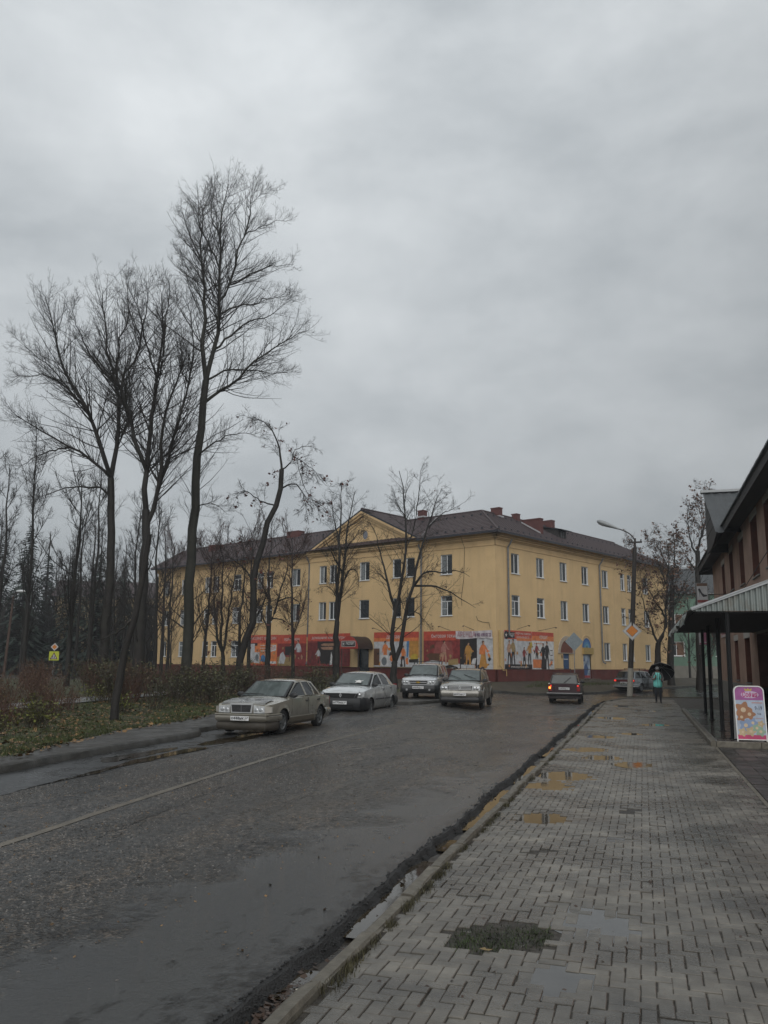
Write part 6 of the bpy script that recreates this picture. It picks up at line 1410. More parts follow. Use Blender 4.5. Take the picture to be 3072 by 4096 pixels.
# ------------------------------------------------------------------ shrubs, grass, leaves
def shrub_mesh(seed, h, w, n, twigm, leafm=None, nl=0, ls=.05):
    rng = np.random.default_rng(seed); K = 5
    b = rng.normal(size=(n, 2))*w*.16; P = np.zeros((n, K, 3)); d = np.concatenate([rng.normal(size=(n, 2))*.32*w/h, np.ones((n, 1))], axis=1); L_ = h*(.55+.5*rng.random(n))
    P[:, 0, :2] = b; p = P[:, 0].copy(); 
    for k in range(1, K): d = d+rng.normal(size=(n, 3))*.10; d /= np.linalg.norm(d, axis=1, keepdims=True); p = p+d*(L_/(K-1))[:, None]; P[:, k] = p
    r0 = np.full(n, .011); r1 = np.full(n, .004)
    A, a0, a1 = sprout(P, r0, r1, np.full(n, 6), .36, (20, 50), 4, rng, .35, .3, .2, .7, .004, .2)
    Bq, b0, b1 = sprout(A, a0, a1, np.full(len(A), 3), .5, (20, 50), 3, rng, .3, .3, .2, .8, .003, .12)
    st = np_mesh('stem', [tubes(P, r0, r1, 4), tubes(A, a0, a1, 3), tubes(Bq, b0, b1, 3)], twigm)
    lf = None
    if nl:
        pool = np.concatenate([A[:, -1], A[:, 2], Bq[:, -1]]); sel = pool[rng.integers(0, len(pool), nl)]+rng.normal(size=(nl, 3))*.04
        lf = np_mesh('leaves', [leaf_quads(sel, ls, rng)], leafm, False)
    return st, lf
m_twr = mat('red_brown_shrub_twigs', (.105, .055, .038), .7, .4, 1.2, isl=.3)
m_twd = mat('dark_shrub_twigs', (.055, .042, .028), .7, .3, 1.2, isl=.3)
m_lfd = mat('dull_shrub_leaves', (.06, .062, .024), .6, .5, 1.5, isl=.6)
m_lfb = mat('brown_shrub_leaves', (.10, .065, .03), .6, .5, 1.5, isl=.6)
SH = [shrub_mesh(31, 1.7, 1.5, 24, m_twr, m_lfb, 160, .035), shrub_mesh(32, 1.6, 1.6, 22, m_twd, m_lfd, 480, .045), shrub_mesh(33, 1.3, 1.3, 22, m_twr, m_lfb, 130, .035), shrub_mesh(34, 1.8, 1.5, 20, m_twd, m_lfd, 260, .045), shrub_mesh(35, .9, .9, 22, m_twd, mat('yellow_green_leaves', (.11, .12, .016), .55, .4, 2, isl=.5), 260, .045)]
gs = np.random.default_rng(55); sp_ = []
def shrub(x, y, k, s, label, group=None):
    t = thing('shrub', label, 'shrub', (x, y, lawn_z(x, y)-.04), gs.uniform(0, 6.28), group); t.scale = (s*1.0, s*1.0, s*.82)
    a, b = SH[k]; obj('stem', a, t); stuff(obj('leaves', b, t)); sp_.append((x, y))
GA = 'red brown twiggy shrubs along the park path'; GB = 'dark leafy shrubs of the hedge behind the beige saloon'; GC = 'low yellow green shrubs at the lawn edge'
for i in range(34):
    y = gs.uniform(13, 36); x = interp(GE, y)-gs.uniform(1.6, 6.5)
    if abs(x+20) < 1: continue
    if y > 26 and x > interp(GE, y)-2: continue
    shrub(x, y, 0 if i % 3 else 2, gs.uniform(.75, 1.1), 'leafless reddish brown twiggy shrub in the park strip beyond the left lawn', GA)
for i in range(20):
    y = gs.uniform(24, 44); x = interp(GE, y)-gs.uniform(1.2, 5.5)
    shrub(x, y, 1 if i % 2 else 3, gs.uniform(.8, 1.12), 'dark green and brown leafy shrub in the hedge behind the beige saloon', GB)
for i in range(10):
    y = gs.uniform(30, 47); x = interp(GE, y)-gs.uniform(5, 10)
    shrub(x, y, 1 if i % 3 else 0, gs.uniform(.85, 1.15), 'dark green and brown leafy shrub in the hedge behind the beige saloon', GB)
for i in range(30):
    y = gs.uniform(20, 46); x = interp(GE, y)-gs.uniform(8, 20)
    if abs(x+20.3) < 1.2: continue
    shrub(x, y, 0 if i % 2 else 2, gs.uniform(.8, 1.15), 'leafless reddish brown twiggy shrub in the park strip beyond the left lawn', GA)
for (x, y) in ((-14.6, 18.0), (-15.6, 19.2), (-13.9, 15.7), (-16.5, 18.4), (-17, 21), (-18.6, 26), (-15.9, 23.6)):
    shrub(x, y, 4, gs.uniform(.7, 1.0), 'low yellow green leafy shrub at the edge of the lawn', GC)
def blades(name, label, pts, h, m, w=.006, seed=0, lean=.4):
    rng = np.random.default_rng(seed); n = len(pts); a = rng.uniform(0, 6.28, n); H_ = h*(.5+.8*rng.random(n)); dx = np.stack([np.cos(a), np.sin(a), np.zeros(n)], 1); q = np.stack([-np.sin(a), np.cos(a), np.zeros(n)], 1)*w
    tip = pts+np.array([0, 0, 1.0])*H_[:, None]+dx*(H_*lean*rng.random(n))[:, None]; mid = pts+np.array([0, 0, .55])*H_[:, None]+dx*(H_*lean*.25)[:, None]
    V = np.stack([pts-q, pts+q, mid+q*.7, mid-q*.7, tip], 1).reshape(-1, 3)
    i = np.arange(n)[:, None]*5
    F = np.concatenate([i+np.array([0, 1, 2]), i+np.array([0, 2, 3]), i+np.array([3, 2, 4])])
    return np_mesh(name, [(V, F)], m, False)
m_grass = mat('wet_grass', (.046, .060, .015), .6, .5, 1.5, isl=.5, stain=(.06, .05, .02), stain_scale=.7)
gp = np.random.default_rng(66); n = 60000
yy = 9+24*gp.random(n)**1.3; off = gp.random(n)**1.6*5.5; xx = np.array([interp(GE, a) for a in yy])+.15-off+gp.normal(size=n)*.06
keep = (np.sin(xx*2.1+yy*1.3)+np.sin(yy*2.9-xx)+gp.normal(size=n)*.9) > -.4
xx, yy = xx[keep], yy[keep]; zz = np.array([lawn_z(a, b) for a, b in zip(xx, yy)])
tag(obj('grass', blades('grass', '', np.stack([xx, yy, zz-.01], 1), .085, m_grass, .008, 1)), 'short wet green grass of the left verge', 'grass', kind='stuff')
# tuft growing out of the hole in the paving
n = 2600; tp = []
for (x, y, s, k) in ((-1.15, 6.2, .14, 1200), (-.82, 6.42, .10, 700), (-1.0, 6.05, .12, 500), (-.72, 6.28, .05, 150), (-1.27, 6.02, .06, 250), (-.95, 6.3, .2, 350)): tp.append(np.stack([gp.normal(x, s, k), gp.normal(y, s*1.1, k), np.full(k, -.035)], 1))
tp = np.concatenate(tp); tp = tp[[inside((p[0], p[1]), HOLE) for p in tp]]
tag(obj('weed_tuft', blades('weed_tuft', '', tp, .042, mat('dark_weeds', (.026, .040, .011), .6, .6, 7, isl=.6), .0045, 2, 1.3)), 'dark green weeds growing in the hole in the paving', 'weeds', kind='stuff')
tp = []
for k in range(60):
    y = 5+32*gp.random()**1.7; m_ = int(gp.uniform(6, 60) if y < 20 else gp.uniform(20, 80)); tp.append(np.stack([gp.normal(-1.84, .025, m_), gp.normal(y, .07, m_), np.full(m_, -.01)], 1))
tp.append(np.stack([gp.normal(-.82, .28, 900), gp.normal(53.4, .35, 900), np.full(900, -.03)], 1))
tag(obj('kerb_weeds', blades('kerb_weeds', '', np.concatenate(tp), .05, mat('dry_weeds', (.05, .045, .02), .7, .5, 9, isl=.4), .004, 3, .9)), 'small weeds along the back of the kerb and lamp foot', 'weeds', kind='stuff')
n = 5000; px_ = gp.uniform(-9, -2.5, n); a_ = gp.random(n)
bp_ = np.stack([-7.5+gp.uniform(0, 8, n), 54.5+gp.uniform(0, 8, n), np.zeros(n)], 1); bp_ = bp_[(bp_[:, 1]-54.5) > (bp_[:, 0]+7.5)*.9+1.4]; bp_[:, 2] = .33+.04*np.clip(bp_[:, 1]-57, 0, 6)
tag(obj('bank_grass', blades('bank_grass', '', bp_, .14, m_grass, .012, 4)), 'rough grass on the bank by the yellow building', 'grass', kind='stuff')
# fallen leaves
def fallen(name, label, P, size, m, seed):
    rng = np.random.default_rng(seed); n = len(P); a = rng.uniform(0, 6.28, n); s = size*(.5+rng.random(n)); ux = np.stack([np.cos(a)*s, np.sin(a)*s, rng.normal(size=n)*s*.25], 1); uy = np.stack([-np.sin(a)*s*.7, np.cos(a)*s*.7, rng.normal(size=n)*s*.3], 1)
    V = np.stack([P-ux, P+uy, P+ux, P-uy], 1).reshape(-1, 3); tag(obj(name, np_mesh(name, [(V, np.arange(n*4).reshape(n, 4))], m, False)), label, 'leaves', kind='stuff')
m_fall = mat('fallen_leaf', (.15, .085, .03), .5, .5, 3, isl=.6); m_fall2 = mat('rotten_leaf', (.04, .022, .013), .45, .5, 3, isl=.5)
n = 9000; y_ = 10+30*gp.random(n)**1.2; x_ = np.array([interp(GE, a) for a in y_])+.5-gp.random(n)*7; z_ = np.array([lawn_z(a, b) for a, b in zip(x_, y_)])+.03
fallen('lawn_leaves', 'fallen brown leaves scattered over the left verge', np.stack([x_, y_, z_], 1), .045, m_fall, 1)
n = 420; y_ = np.concatenate([gp.normal(4.95, .22, 260), gp.uniform(5, 22, 160)]); x_ = gp.uniform(-2.28, -2.0, n); fallen('gutter_leaves', 'rotting brown leaves lying in the gutter by the kerb', np.stack([x_, y_, np.full(n, -.103)+gp.random(n)*.02], 1), .022, m_fall2, 2)
n = 260; y_ = 4.5+25*gp.random(n)**1.5; x_ = gp.uniform(-1.8, 3.5, n); x_[y_ > 21] = np.clip(x_[y_ > 21], -1.8, 1.4); fallen('paving_leaves', 'few dark leaf scraps on the paving', np.stack([x_, y_, np.full(n, .004)], 1), .014, m_fall2, 3)
q = MB(); q.flat([(-1.13, 5.95), (-1.10, 5.99), (-1.08, 5.96), (-1.04, 5.97), (-1.06, 5.93), (-1.09, 5.93)], .012); tag(q.build('maple_leaf', mat('pale_leaf', (.25, .17, .06), .6, .2)), 'pale yellow leaf lying at the weedy hole in the paving', 'leaf')
for i, (x, y, lb) in enumerate(((-2.12, 5.15, 'white cigarette butt lying among rotten leaves in the gutter'), (-2.05, 4.9, 'white scrap in the gutter nearest the camera beside the kerb'))):
    q = MB(); q.tube([(x, y, -.085), (x+.035, y+.02, -.083)], .005, 6); tag(q.build('cigarette_butt', mat('butt_white', (.6, .57, .5), .7, .1)), lb, 'litter')
n = 2600; y_ = 5+32*gp.random(n)**1.3; x_ = -2.4-6.4*gp.random(n)**.7; fallen('road_grit', 'small grit and leaf scraps on the wet road', np.stack([x_, y_, np.full(n, -.012)], 1), .012, m_fall, 4)

# chippings standing proud of the worn surface dressing
rc_ = np.random.default_rng(12); n = 26000
y_ = 4.6+20*rc_.random(n)**1.5; x_ = -2.7-6.2*rc_.random(n)**.8
dn = np.sin(x_*1.7+y_*.6)+np.sin(y_*1.1-x_*.8+2)+.6*np.sin(x_*4.1+y_*2.3)+rc_.normal(size=n)*.7
kp = (dn > -.5) & ((x_ < -3.9+.5*np.sin(y_*.9)) | (rc_.random(n) < .06)); x_, y_ = x_[kp], y_[kp]; n = len(x_)
s_ = (.0045+.006*rc_.random(n)**2)*(1+.03*y_); a_ = rc_.uniform(0, 6.28, n); zz_ = np.array([gz(p, q_) for p, q_ in zip(x_, y_)])-.0195
ca, sa = np.cos(a_)*s_, np.sin(a_)*s_*1.0
base4 = [np.stack([x_+u*ca-v*sa, y_+u*sa+v*ca, zz_], 1) for u, v in ((-1.2, -.6), (1, -.8), (1.2, .7), (-.9, .9))]
top_ = np.stack([x_+rc_.normal(size=n)*s_*.2, y_+rc_.normal(size=n)*s_*.2, zz_+s_*.75], 1)
V_ = np.stack(base4+[top_], 1).reshape(-1, 3); i_ = np.arange(n)[:, None]*5
F_ = np.concatenate([i_+np.array(t) for t in ((0, 1, 4), (1, 2, 4), (2, 3, 4), (3, 0, 4))])
m_chip = mat('loose_chippings', (.085, .072, .058), .45, .5, 30, isl=.75, col2=(.12, .11, .10))
tag(obj('road_chippings', np_mesh('road_chippings', [(V_, F_)], m_chip, False)), 'pale chippings standing out of the worn asphalt', 'chippings', kind='stuff')
# ================================================================== CARS
def paint(name, c, metal=.35, rough=.26, dirt=(.07, .06, .05)):
    m = mat(name, c, rough, .07, 2, metal=metal, coat=.8, coat_rough=.05, rvar=.08, stain=tuple(.55*a+.45*b for a, b in zip(c, dirt)), stain_scale=1.6, bump=.04, bscale=120, dist=.004)
    nd, L, b = nodes_of(m)                        # road dirt thrown up along the sills
    src = b.inputs['Base Color'].links[0].from_socket
    tcn = nd.new('ShaderNodeTexCoord'); sp = nd.new('ShaderNodeSeparateXYZ'); L(tcn.outputs['Object'], sp.inputs[0])
    nz_ = nd.new('ShaderNodeTexNoise'); nz_.inputs['Scale'].default_value = 7; nz_.inputs['Detail'].default_value = 6; L(tcn.outputs['Object'], nz_.inputs['Vector'])
    a = nd.new('ShaderNodeMath'); a.operation = 'MULTIPLY_ADD'; L(nz_.outputs[0], a.inputs[0]); a.inputs[1].default_value = -.35; L(sp.outputs[2], a.inputs[2])
    mr_ = nd.new('ShaderNodeMapRange'); L(a.outputs[0], mr_.inputs[0]); mr_.inputs[1].default_value = .05; mr_.inputs[2].default_value = .6; mr_.inputs[3].default_value = .75; mr_.inputs[4].default_value = 0
    mx_ = nd.new('ShaderNodeMix'); mx_.data_type = 'RGBA'; L(mr_.outputs[0], mx_.inputs['Factor']); L(src, mx_.inputs['A']); mx_.inputs['B'].default_value = tuple(dirt)+(1,); L(mx_.outputs['Result'], b.inputs['Base Color'])
    return m
m_cglass = mat('car_glass', (.085, .105, .103), .06, .3, 3, spec=.8, bump=.03, bscale=90, dist=.004)
m_cglassd = mat('dark_car_glass', (.02, .024, .026), .08, .3, 3, spec=.7)
m_chrome = mat('chrome', (.62, .63, .64), .3, .1, 5, metal=.45)
m_lamp = mat('headlamp_glass', (.5, .52, .53), .1, .3, 14, coat=1, spec=.7)
m_lampi = mat('lamp_reflector', (.60, .62, .64), .15, .3, 20, metal=.6)
m_amber = mat('amber_lens', (.45, .16, .03), .2, .1)
m_red_l = mat('red_lens', (.20, .012, .012), .2, .15)
m_rim = mat('alloy_rim', (.20, .21, .215), .35, .2, 6, metal=.6, stain=(.07, .06, .05), stain_scale=9)
m_tyre = mat('tyre', (.016, .016, .017), .75, .2, 20, bump=.2, bscale=60)
m_under = mat('underbody', (.008, .008, .009), .9, .1)
def wheel_mesh(r, w):
    q = MB(); ri = r*.66
    q.lathe([(ri, -w*.42), (r*.86, -w*.5), (r*.97, -w*.42), (r, -w*.25), (r, w*.25), (r*.97, w*.42), (r*.86, w*.5), (ri, w*.42), (ri, -w*.42)], axis='Y', n=26); t = q.mesh('wheel', m_tyre, True)
    q = MB(); q.lathe([(ri+.004, w*.40), (ri-.02, w*.44), (ri-.035, w*.36), (ri-.04, w*.1), (.0, w*.1)], axis='Y', n=24)
    q.lathe([(0, w*.42), (.05, w*.42), (.065, w*.36), (.065, w*.1)], axis='Y', n=12)
    for k in range(5):
        M2 = Matrix.Rotation(2*math.pi*k/5, 3, 'Y'); q.box(tuple(M2@Vector((ri*.52, w*.33, 0))), (ri*.92, w*.14, ri*.26), M=M2)
    return t, q.mesh('rim', m_rim, False)
def car(name, label, S, loc, heading):
    L_, Wd, hw = S['L'], S['W'], S['W']/2
    root = thing(name, label, 'car', loc, heading)
    bm = S['paint']; xf, xr = L_/2-S['fo'], L_/2-S['fo']-S['wb']; rw_ = S['rw']; Ra = rw_*S.get('arch', 1.16); zc = rw_
    sill = S['sill']
    plan = S.get('plan') or [(-L_/2, hw*.86), (-L_/2+.10, hw*.94), (-L_/2+.45, hw*.985), (-.3, hw), (L_/2-.9, hw*.985), (L_/2-.30, hw*.945), (L_/2-.08, hw*.87), (L_/2, hw*.80)]
    W_ = lambda x: interp(plan, x)
    bot = S.get('bot') or [(-L_/2, sill+.08), (-L_/2+.5, sill), (L_/2-.5, sill), (L_/2, sill+.04)]
    ZS = lambda x: interp(S['belt'], x); ZT = lambda x: interp(S['top'], x)
    def zb(x):
        z = interp(bot, x)
        for c in (xf, xr):
            if abs(x-c) < Ra: z = max(z, zc+math.sqrt(Ra*Ra-(x-c)**2))
        return z
    def ys(x, z):
        zs = ZS(x); t = (z-sill)/(zs-sill+1e-6); bulge = 1-.045*(t-.62)**2*2.2-(.055 if t < .12 else 0)*(1-t/.12)
        y = W_(x)*bulge
        for c in (xf, xr):                       # flared arch lip
            d = math.hypot(x-c, z-zc)
            if Ra-.01 < d < Ra+.10 and z > zc*.7: y += .022*(1-(d-Ra)/.10)*S.get('flare', 1)
        return y
    xs = set(np.linspace(-L_/2, L_/2, 34).round(4))
    for c in (xf, xr):
        for k in (-1.0, -.985, -.94, -.86, -.72, -.54, -.36, -.18, 0, .18, .36, .54, .72, .86, .94, .985, 1.0): xs.add(round(c+k*Ra, 4))
        for k in (1.001, 1.05): xs.add(round(c+k*Ra, 4)); xs.add(round(c-k*Ra, 4))
    for p in plan+S['top']+S['belt']:
        if abs(p[0]) <= L_/2: xs.add(round(p[0], 4))
    xs = sorted(xs); nv = 9
    half = []
    for x in xs:
        z0, z1 = zb(x), ZS(x); row = []
        for k in range(nv+1):
            z = z0+(z1-z0)*k/nv; row.append((x, ys(x, z), z))
        y1 = row[-1][1]; zt = ZT(x)
        for f in (.985, .95, .85, .6, .3, 0): row.append((x, y1*f, z1+(zt-z1)*(1-f**3.0)+.004*(1-f)))
        half.append(row)
    q = MB(); q.grid([r[::-1] for r in half]); q.grid([[(x, -y, z) for x, y, z in r] for r in half])
    for r in (half[0], half[-1]):
        full = r+[(x, -y, z) for x, y, z in r[:-1]][::-1]
        for k in range(len(r)-1): q.face(r[k], r[k+1], (r[k+1][0], -r[k+1][1], r[k+1][2]), (r[k][0], -r[k][1], r[k][2]))
    bmesh_ = q.mesh('body', [bm], False); weld(bmesh_); bmesh_.polygons.foreach_set('use_smooth', [True]*len(bmesh_.polygons))
    try: bmesh_.set_sharp_from_angle(angle=math.radians(32))
    except Exception: pass
    body = obj('body', bmesh_, root)
    q = MB(); q.bb(-L_/2+.15, L_/2-.2, -hw+.24, hw-.24, sill-.03, ZS(0)-.12)
    for c in (xf, xr): q.bb(c-Ra*.98, c+Ra*.98, -hw+.08, hw-.08, zc+Ra*.98, zc+Ra*1.0)
    q.build('underbody', m_under, root)
    # wheels
    t, r = wheel_mesh(rw_, S.get('ww', .19))
    for c in (xf, xr):
        for sg in (1, -1):
            o = obj('wheel', t, root, loc=(c, sg*(hw-.115), rw_)); rr = obj('rim', r, o)
            if sg < 0: o.rotation_euler = (0, 0, math.pi)
    # cabin
    wsb, wst, rt, rb = S['ws_base'], S['ws_top'], S['rear_top'], S['rear_base']; zr_ = S['H']
    wr = S.get('wr', hw*.76)
    roofpts = [(rb[0], rb[1]), (rt[0], rt[1]), (rt[0]+.22, rt[1]+(zr_-rt[1])*.7), ((rt[0]+wst[0])/2, zr_), (wst[0]-.2, wst[1]+(zr_-wst[1])*.65), (wst[0], wst[1]), (wsb[0], wsb[1])]
    zroof = lambda x: interp(sorted(roofpts[1:6]), x)
    def cy(x, z):
        zs = ZS(x)-.01; t = max(0, min(1, (z-zs)/(zr_-.06-zs))); b = W_(x)*S.get('shoulder', .94)
        k = min(1, max(0, (wst[0]-x)/.8+.0)); 
        return (b+(wr-b)*t)*(1-.10*ss(wst[0]-.1, wsb[0], x)*(1 if x > wst[0] else 0))*(1-.07*ss(rt[0]+.1, rb[0]-.01, x)*(0 if rt[0]-rb[0] < .05 else 1))
    outline = [(wsb[0], wsb[1]-.06), (wst[0], wst[1]), (wst[0]-.2, zroof(wst[0]-.2)-.045), ((rt[0]+wst[0])/2, zr_-.065), (rt[0]+.22, zroof(rt[0]+.22)-.045), (rt[0], rt[1]-.0), (rb[0], rb[1]-.06)]
    outline[1] = (wst[0], wst[1]-.02); outline[5] = (rt[0], rt[1]-.02)
    def sidepanel(sg):
        loops = [outline]+[w[::-1] for w in S['windows']]; pts = [p for l in loops for p in l]
        tris = tessellate_polygon([[Vector((x, z, 0)) for x, z in l] for l in loops])
        q = MB()
        for a in tris: q.face(*[(pts[i][0], sg*cy(*pts[i]), pts[i][1]) for i in a])
        for l in loops[1:]:
            for a, b in zip(l, l[1:]+l[:1]): q.face((a[0], sg*cy(*a), a[1]), (b[0], sg*cy(*b), b[1]), (b[0], sg*(cy(*b)-.02), b[1]), (a[0], sg*(cy(*a)-.02), a[1]))
        return q
    q = sidepanel(1); q2 = sidepanel(-1); o_ = len(q.v); q.v += q2.v; q.f += [tuple(i+o_ for i in f) for f in q2.f]; q.m += q2.m
    # roof skin
    xsr = np.linspace(rt[0], wst[0], 12); rows = []
    for x in xsr:
        zz = zroof(x); e = [p for p in outline[1:6]]; ze = interp(sorted(e), x); row = []
        for f in (-1, -.96, -.88, -.7, -.4, 0, .4, .7, .88, .96, 1): row.append((x, f*cy(x, ze), ze+(zz-ze+.012)*(1-abs(f)**4)))
        rows.append(row)
    q.grid(rows); q.build('cabin', bm, root, smooth=True)
    for w in S['windows']:
        for sg in (1, -1):
            g = MB(); g.face(*[(x, sg*(cy(x, z)-.012), z) for x, z in w]); g.build('side_window', m_cglassd, root)
    def screen(a, b, ya, yb, name, bow, dxn, inset=.05, mm=m_cglass):
        g = MB(); rows = []; zlo = a[1]-.01; 
        for t in np.linspace(0, 1, 5):
            x = a[0]+(b[0]-a[0])*t; z = zlo+(b[1]-zlo)*t; y = ya+(yb-ya)*t
            rows.append([(x+dxn*bow*(1-f*f), f*y, z+.004) for f in np.linspace(-1, 1, 9)])
        g.grid(rows); base = g.build(name+'_surround', m_black_trim, root, smooth=True)
        g = MB(); rows = []
        for t in np.linspace(.05, .95, 5):
            x = a[0]+(b[0]-a[0])*t; z = zlo+(b[1]-zlo)*t; y = (ya+(yb-ya)*t)-inset
            nx, nz_ = (b[1]-zlo), -(b[0]-a[0]); ln_ = math.hypot(nx, nz_); nx, nz_ = nx/ln_*dxn, nz_/ln_*dxn
            if nz_ < 0: nx, nz_ = nx, nz_
            rows.append([(x+dxn*bow*(1-(f*y/(y+inset))**2)+dxn*abs(nx)*.006, f*y, z+.004+abs(nz_)*.006) for f in np.linspace(-1, 1, 9)])
        g.grid(rows); return g.build(name, mm, root, smooth=True)
    screen(wsb, (wst[0]+.005, wst[1]), cy(wsb[0], wsb[1])-.01, cy(wst[0], wst[1]-.02)-.005, 'windscreen', .07, 1)
    screen(rb, (rt[0]-.005, rt[1]), cy(rb[0], rb[1])-.01, cy(rt[0], rt[1]-.02)-.005, 'rear_window', .05, -1, mm=S.get('rear_glass', m_cglassd))
    # wipers
    for y0, ln in S.get('wipers', ((.35, .5), (-.25, .45))):
        g = MB(); a = Vector((wsb[0]-.02, y0, wsb[1]+.02)); sl = Vector((wst[0]-wsb[0], 0, wst[1]-wsb[1])).normalized(); up_ = S.get('wiper_lift', .12)
        b = a+Vector((0, -ln*.95, 0))+sl*ln*up_; n_ = Vector((-sl.z, 0, sl.x)); n_ = n_ if n_.z > 0 else -n_
        g.tube([a+n_*.05+Vector((.05, 0, 0)), (a+b)/2+n_*.045+Vector((.03, 0, 0)), b+n_*.03+Vector((.02, 0, 0))], .012, 5); g.build('wiper', black_rubber, root)
    # doors
    for (x0, x1) in S['doors']:
        for sg in (1, -1):
            g = MB(); rows = []
            for x in np.linspace(x0, x1, 12):
                zl = max(sill+.07, zb(x)+.015); zl = max(zl, max([zc+math.sqrt(max(0, (Ra+.03)**2-(x-c)**2)) if abs(x-c) < Ra+.03 else 0 for c in (xf, xr)]))
                rows.append([(x, sg*(ys(x, z)+.0045), z) for z in np.linspace(zl, ZS(x)-.012, 8)])
            g.grid(rows); d = g.build('door', bm, root, smooth=True)
            h = MB(); zh = ZS(x0)-S.get('hz', .10); h.box((x0+.13, sg*(ys(x0+.13, zh)+.018), zh), (.17, .03, .03)); h.build('handle', S.get('handle_m', black_plastic), d)
            if S.get('strip'):
                h = MB(); z = S['strip']; h.grid([[(x, sg*(ys(x, z-.02)+.008), z-.025), (x, sg*(ys(x, z)+.02), z), (x, sg*(ys(x, z+.02)+.008), z+.025)] for x in np.linspace(x0+.02, x1-.02, 6)]); h.build('rubbing_strip', S.get('strip_m', black_plastic), d)
            h = MB(); h.grid([[(x_, sg*(ys(x_, z)+.006), z) for x_ in (x0-.008, x0+.004)] for z in np.linspace(max(sill+.08, zb(x0)+.02), ZS(x0)-.01, 7)]); h.build('door_gap', m_under, d)
    # mirrors
    for sg in (1, -1):
        g = MB(); x = wsb[0]-.28; z = ZS(x)+.09; y = sg*(cy(x, z)+.12); g.ell((x, y, z), (.055, .12, .075), 10, 7); g.box((x, sg*(cy(x, z)+.02), z-.04), (.06, .1, .05)); g.build('wing_mirror', S.get('mirror_m', black_plastic), root, smooth=True)
    def wrap(name, z0, z1, off, front=True, back=.55, m=None, parent=root, bulge=.03, n=4):
        sgx = 1 if front else -1; x_end = sgx*L_/2; st = [x_end-sgx*back*(1-t) for t in np.linspace(0, 1, 12)]; 
        side = [(x, W_(x)) for x in st]; path = side+[(x_end, W_(x_end)*f) for f in (.8, .5, .2, -.2, -.5, -.8)]+[(x, -w) for x, w in side[::-1]]
        g = MB(); rows = []
        for k, (x, y) in enumerate(path):
            dx = sgx*off if abs(x-x_end) < 1e-6 else sgx*off*max(0, (abs(x)-abs(x_end)+.12)/.12); dy = (off*.55)*(1 if y > 0 else -1) if abs(y) > W_(x_end)*.81 else 0
            row = []
            for t in np.linspace(0, 1, n+1):
                b_ = bulge*math.sin(math.pi*t); e = -.03 if t in (0, 1) else 0
                row.append((x+(dx+sgx*b_*(1 if dx else 0)+(sgx*e if dx else 0)), y+(dy+(b_*.5+e)*(1 if y > 0 else -1) if dy else 0), z0+(z1-z0)*t))
            rows.append(row)
        g.grid(rows); return g.build(name, m or bm, parent, smooth=True)
    def fplate(name, poly, th, m, parent=root, x=None, rear=False, off=0, back=0.0):
        "polygon in (y,z) set on the front (or rear) face; back>0 lets the outer end wrap round the corner"
        sgx = -1 if rear else 1; X = sgx*L_/2
        def px(y, d):
            ay = abs(y); w0 = W_(X)*.98; k = max(0, ay-w0)/(hw-w0+1e-6); return X-sgx*back*k**1.2+sgx*(off+d)
        g = MB(); g.prism(poly, lambda y, z: (px(y, -.06), y, z), lambda y, z: (px(y, th), y, z)); return g.build(name, m, parent)
    def plate(txt, zc_, rear=False, off=.03, w=.52, h=.112, y=0):
        sgx = -1 if rear else 1
        fm = Matrix(((0, 0, sgx, sgx*(L_/2+off)), (sgx, 0, 0, y), (0, 1, 0, zc_), (0, 0, 0, 1)))
        g = MB(); g.slab(rect(-w/2, w/2, -h/2, h/2), 0, .012); o = g.build('number_plate', plate_white, root, M=fm)
        text(txt, .098, letter_black, o, Matrix.Translation((-.06, 0, .014)), fit=.36, ext=.001, bold=.002); text(txt_reg(txt), .07, letter_black, o, Matrix.Translation((.205, .01, .014)), fit=.07, ext=.001)
        g = MB(); g.flat(rect(.145, .149, -h/2+.008, h/2-.008), .0135); g.build('plate_line', letter_black, o)
    S['detail'](dict(root=root, body=body, wrap=wrap, fplate=fplate, plate=plate, ys=ys, cy=cy, W_=W_, ZS=ZS, ZT=ZT, L=L_, hw=hw, xf=xf, xr=xr, Ra=Ra, zc=zc, zroof=zroof, bm=bm))
    return root
def txt_reg(t): return '67'
m_black_trim = mat('black_screen_trim', (.012, .012, .013), .4, .1)
def both(f): f(1); f(-1)
def emblem(C_, kind, z, x_off, r=.055, m=None):
    root, L_ = C_['root'], C_['L']; FMx = Matrix(((0, 0, 1, L_/2+x_off), (1, 0, 0, 0), (0, 1, 0, z), (0, 0, 0, 1)))
    q = MB()
    if kind == 'lozenge':
        P = [(0, -r*1.25), (r*.8, 0), (0, r*1.25), (-r*.8, 0)]; k = .5
        q.grid([[(a, b, 0) for a, b in P], [(a, b, .015) for a, b in P], [(a*k, b*k, .015) for a, b in P], [(a*k, b*k, 0) for a, b in P]], True)
    elif kind == 'cross': q.slab([(-r*1.5, -r*.35), (-r*.55, -r*.35), (-r*.55, -r*.6), (r*.7, -r*.6), (r*.6, -r*.35), (r*1.6, -r*.35), (r*1.4, r*.35), (r*.55, r*.35), (r*.55, r*.6), (-r*.7, r*.6), (-r*.6, r*.35), (-r*1.6, r*.35)], 0, .02)
    q.build('badge', m or m_chrome, root, M=FMx)

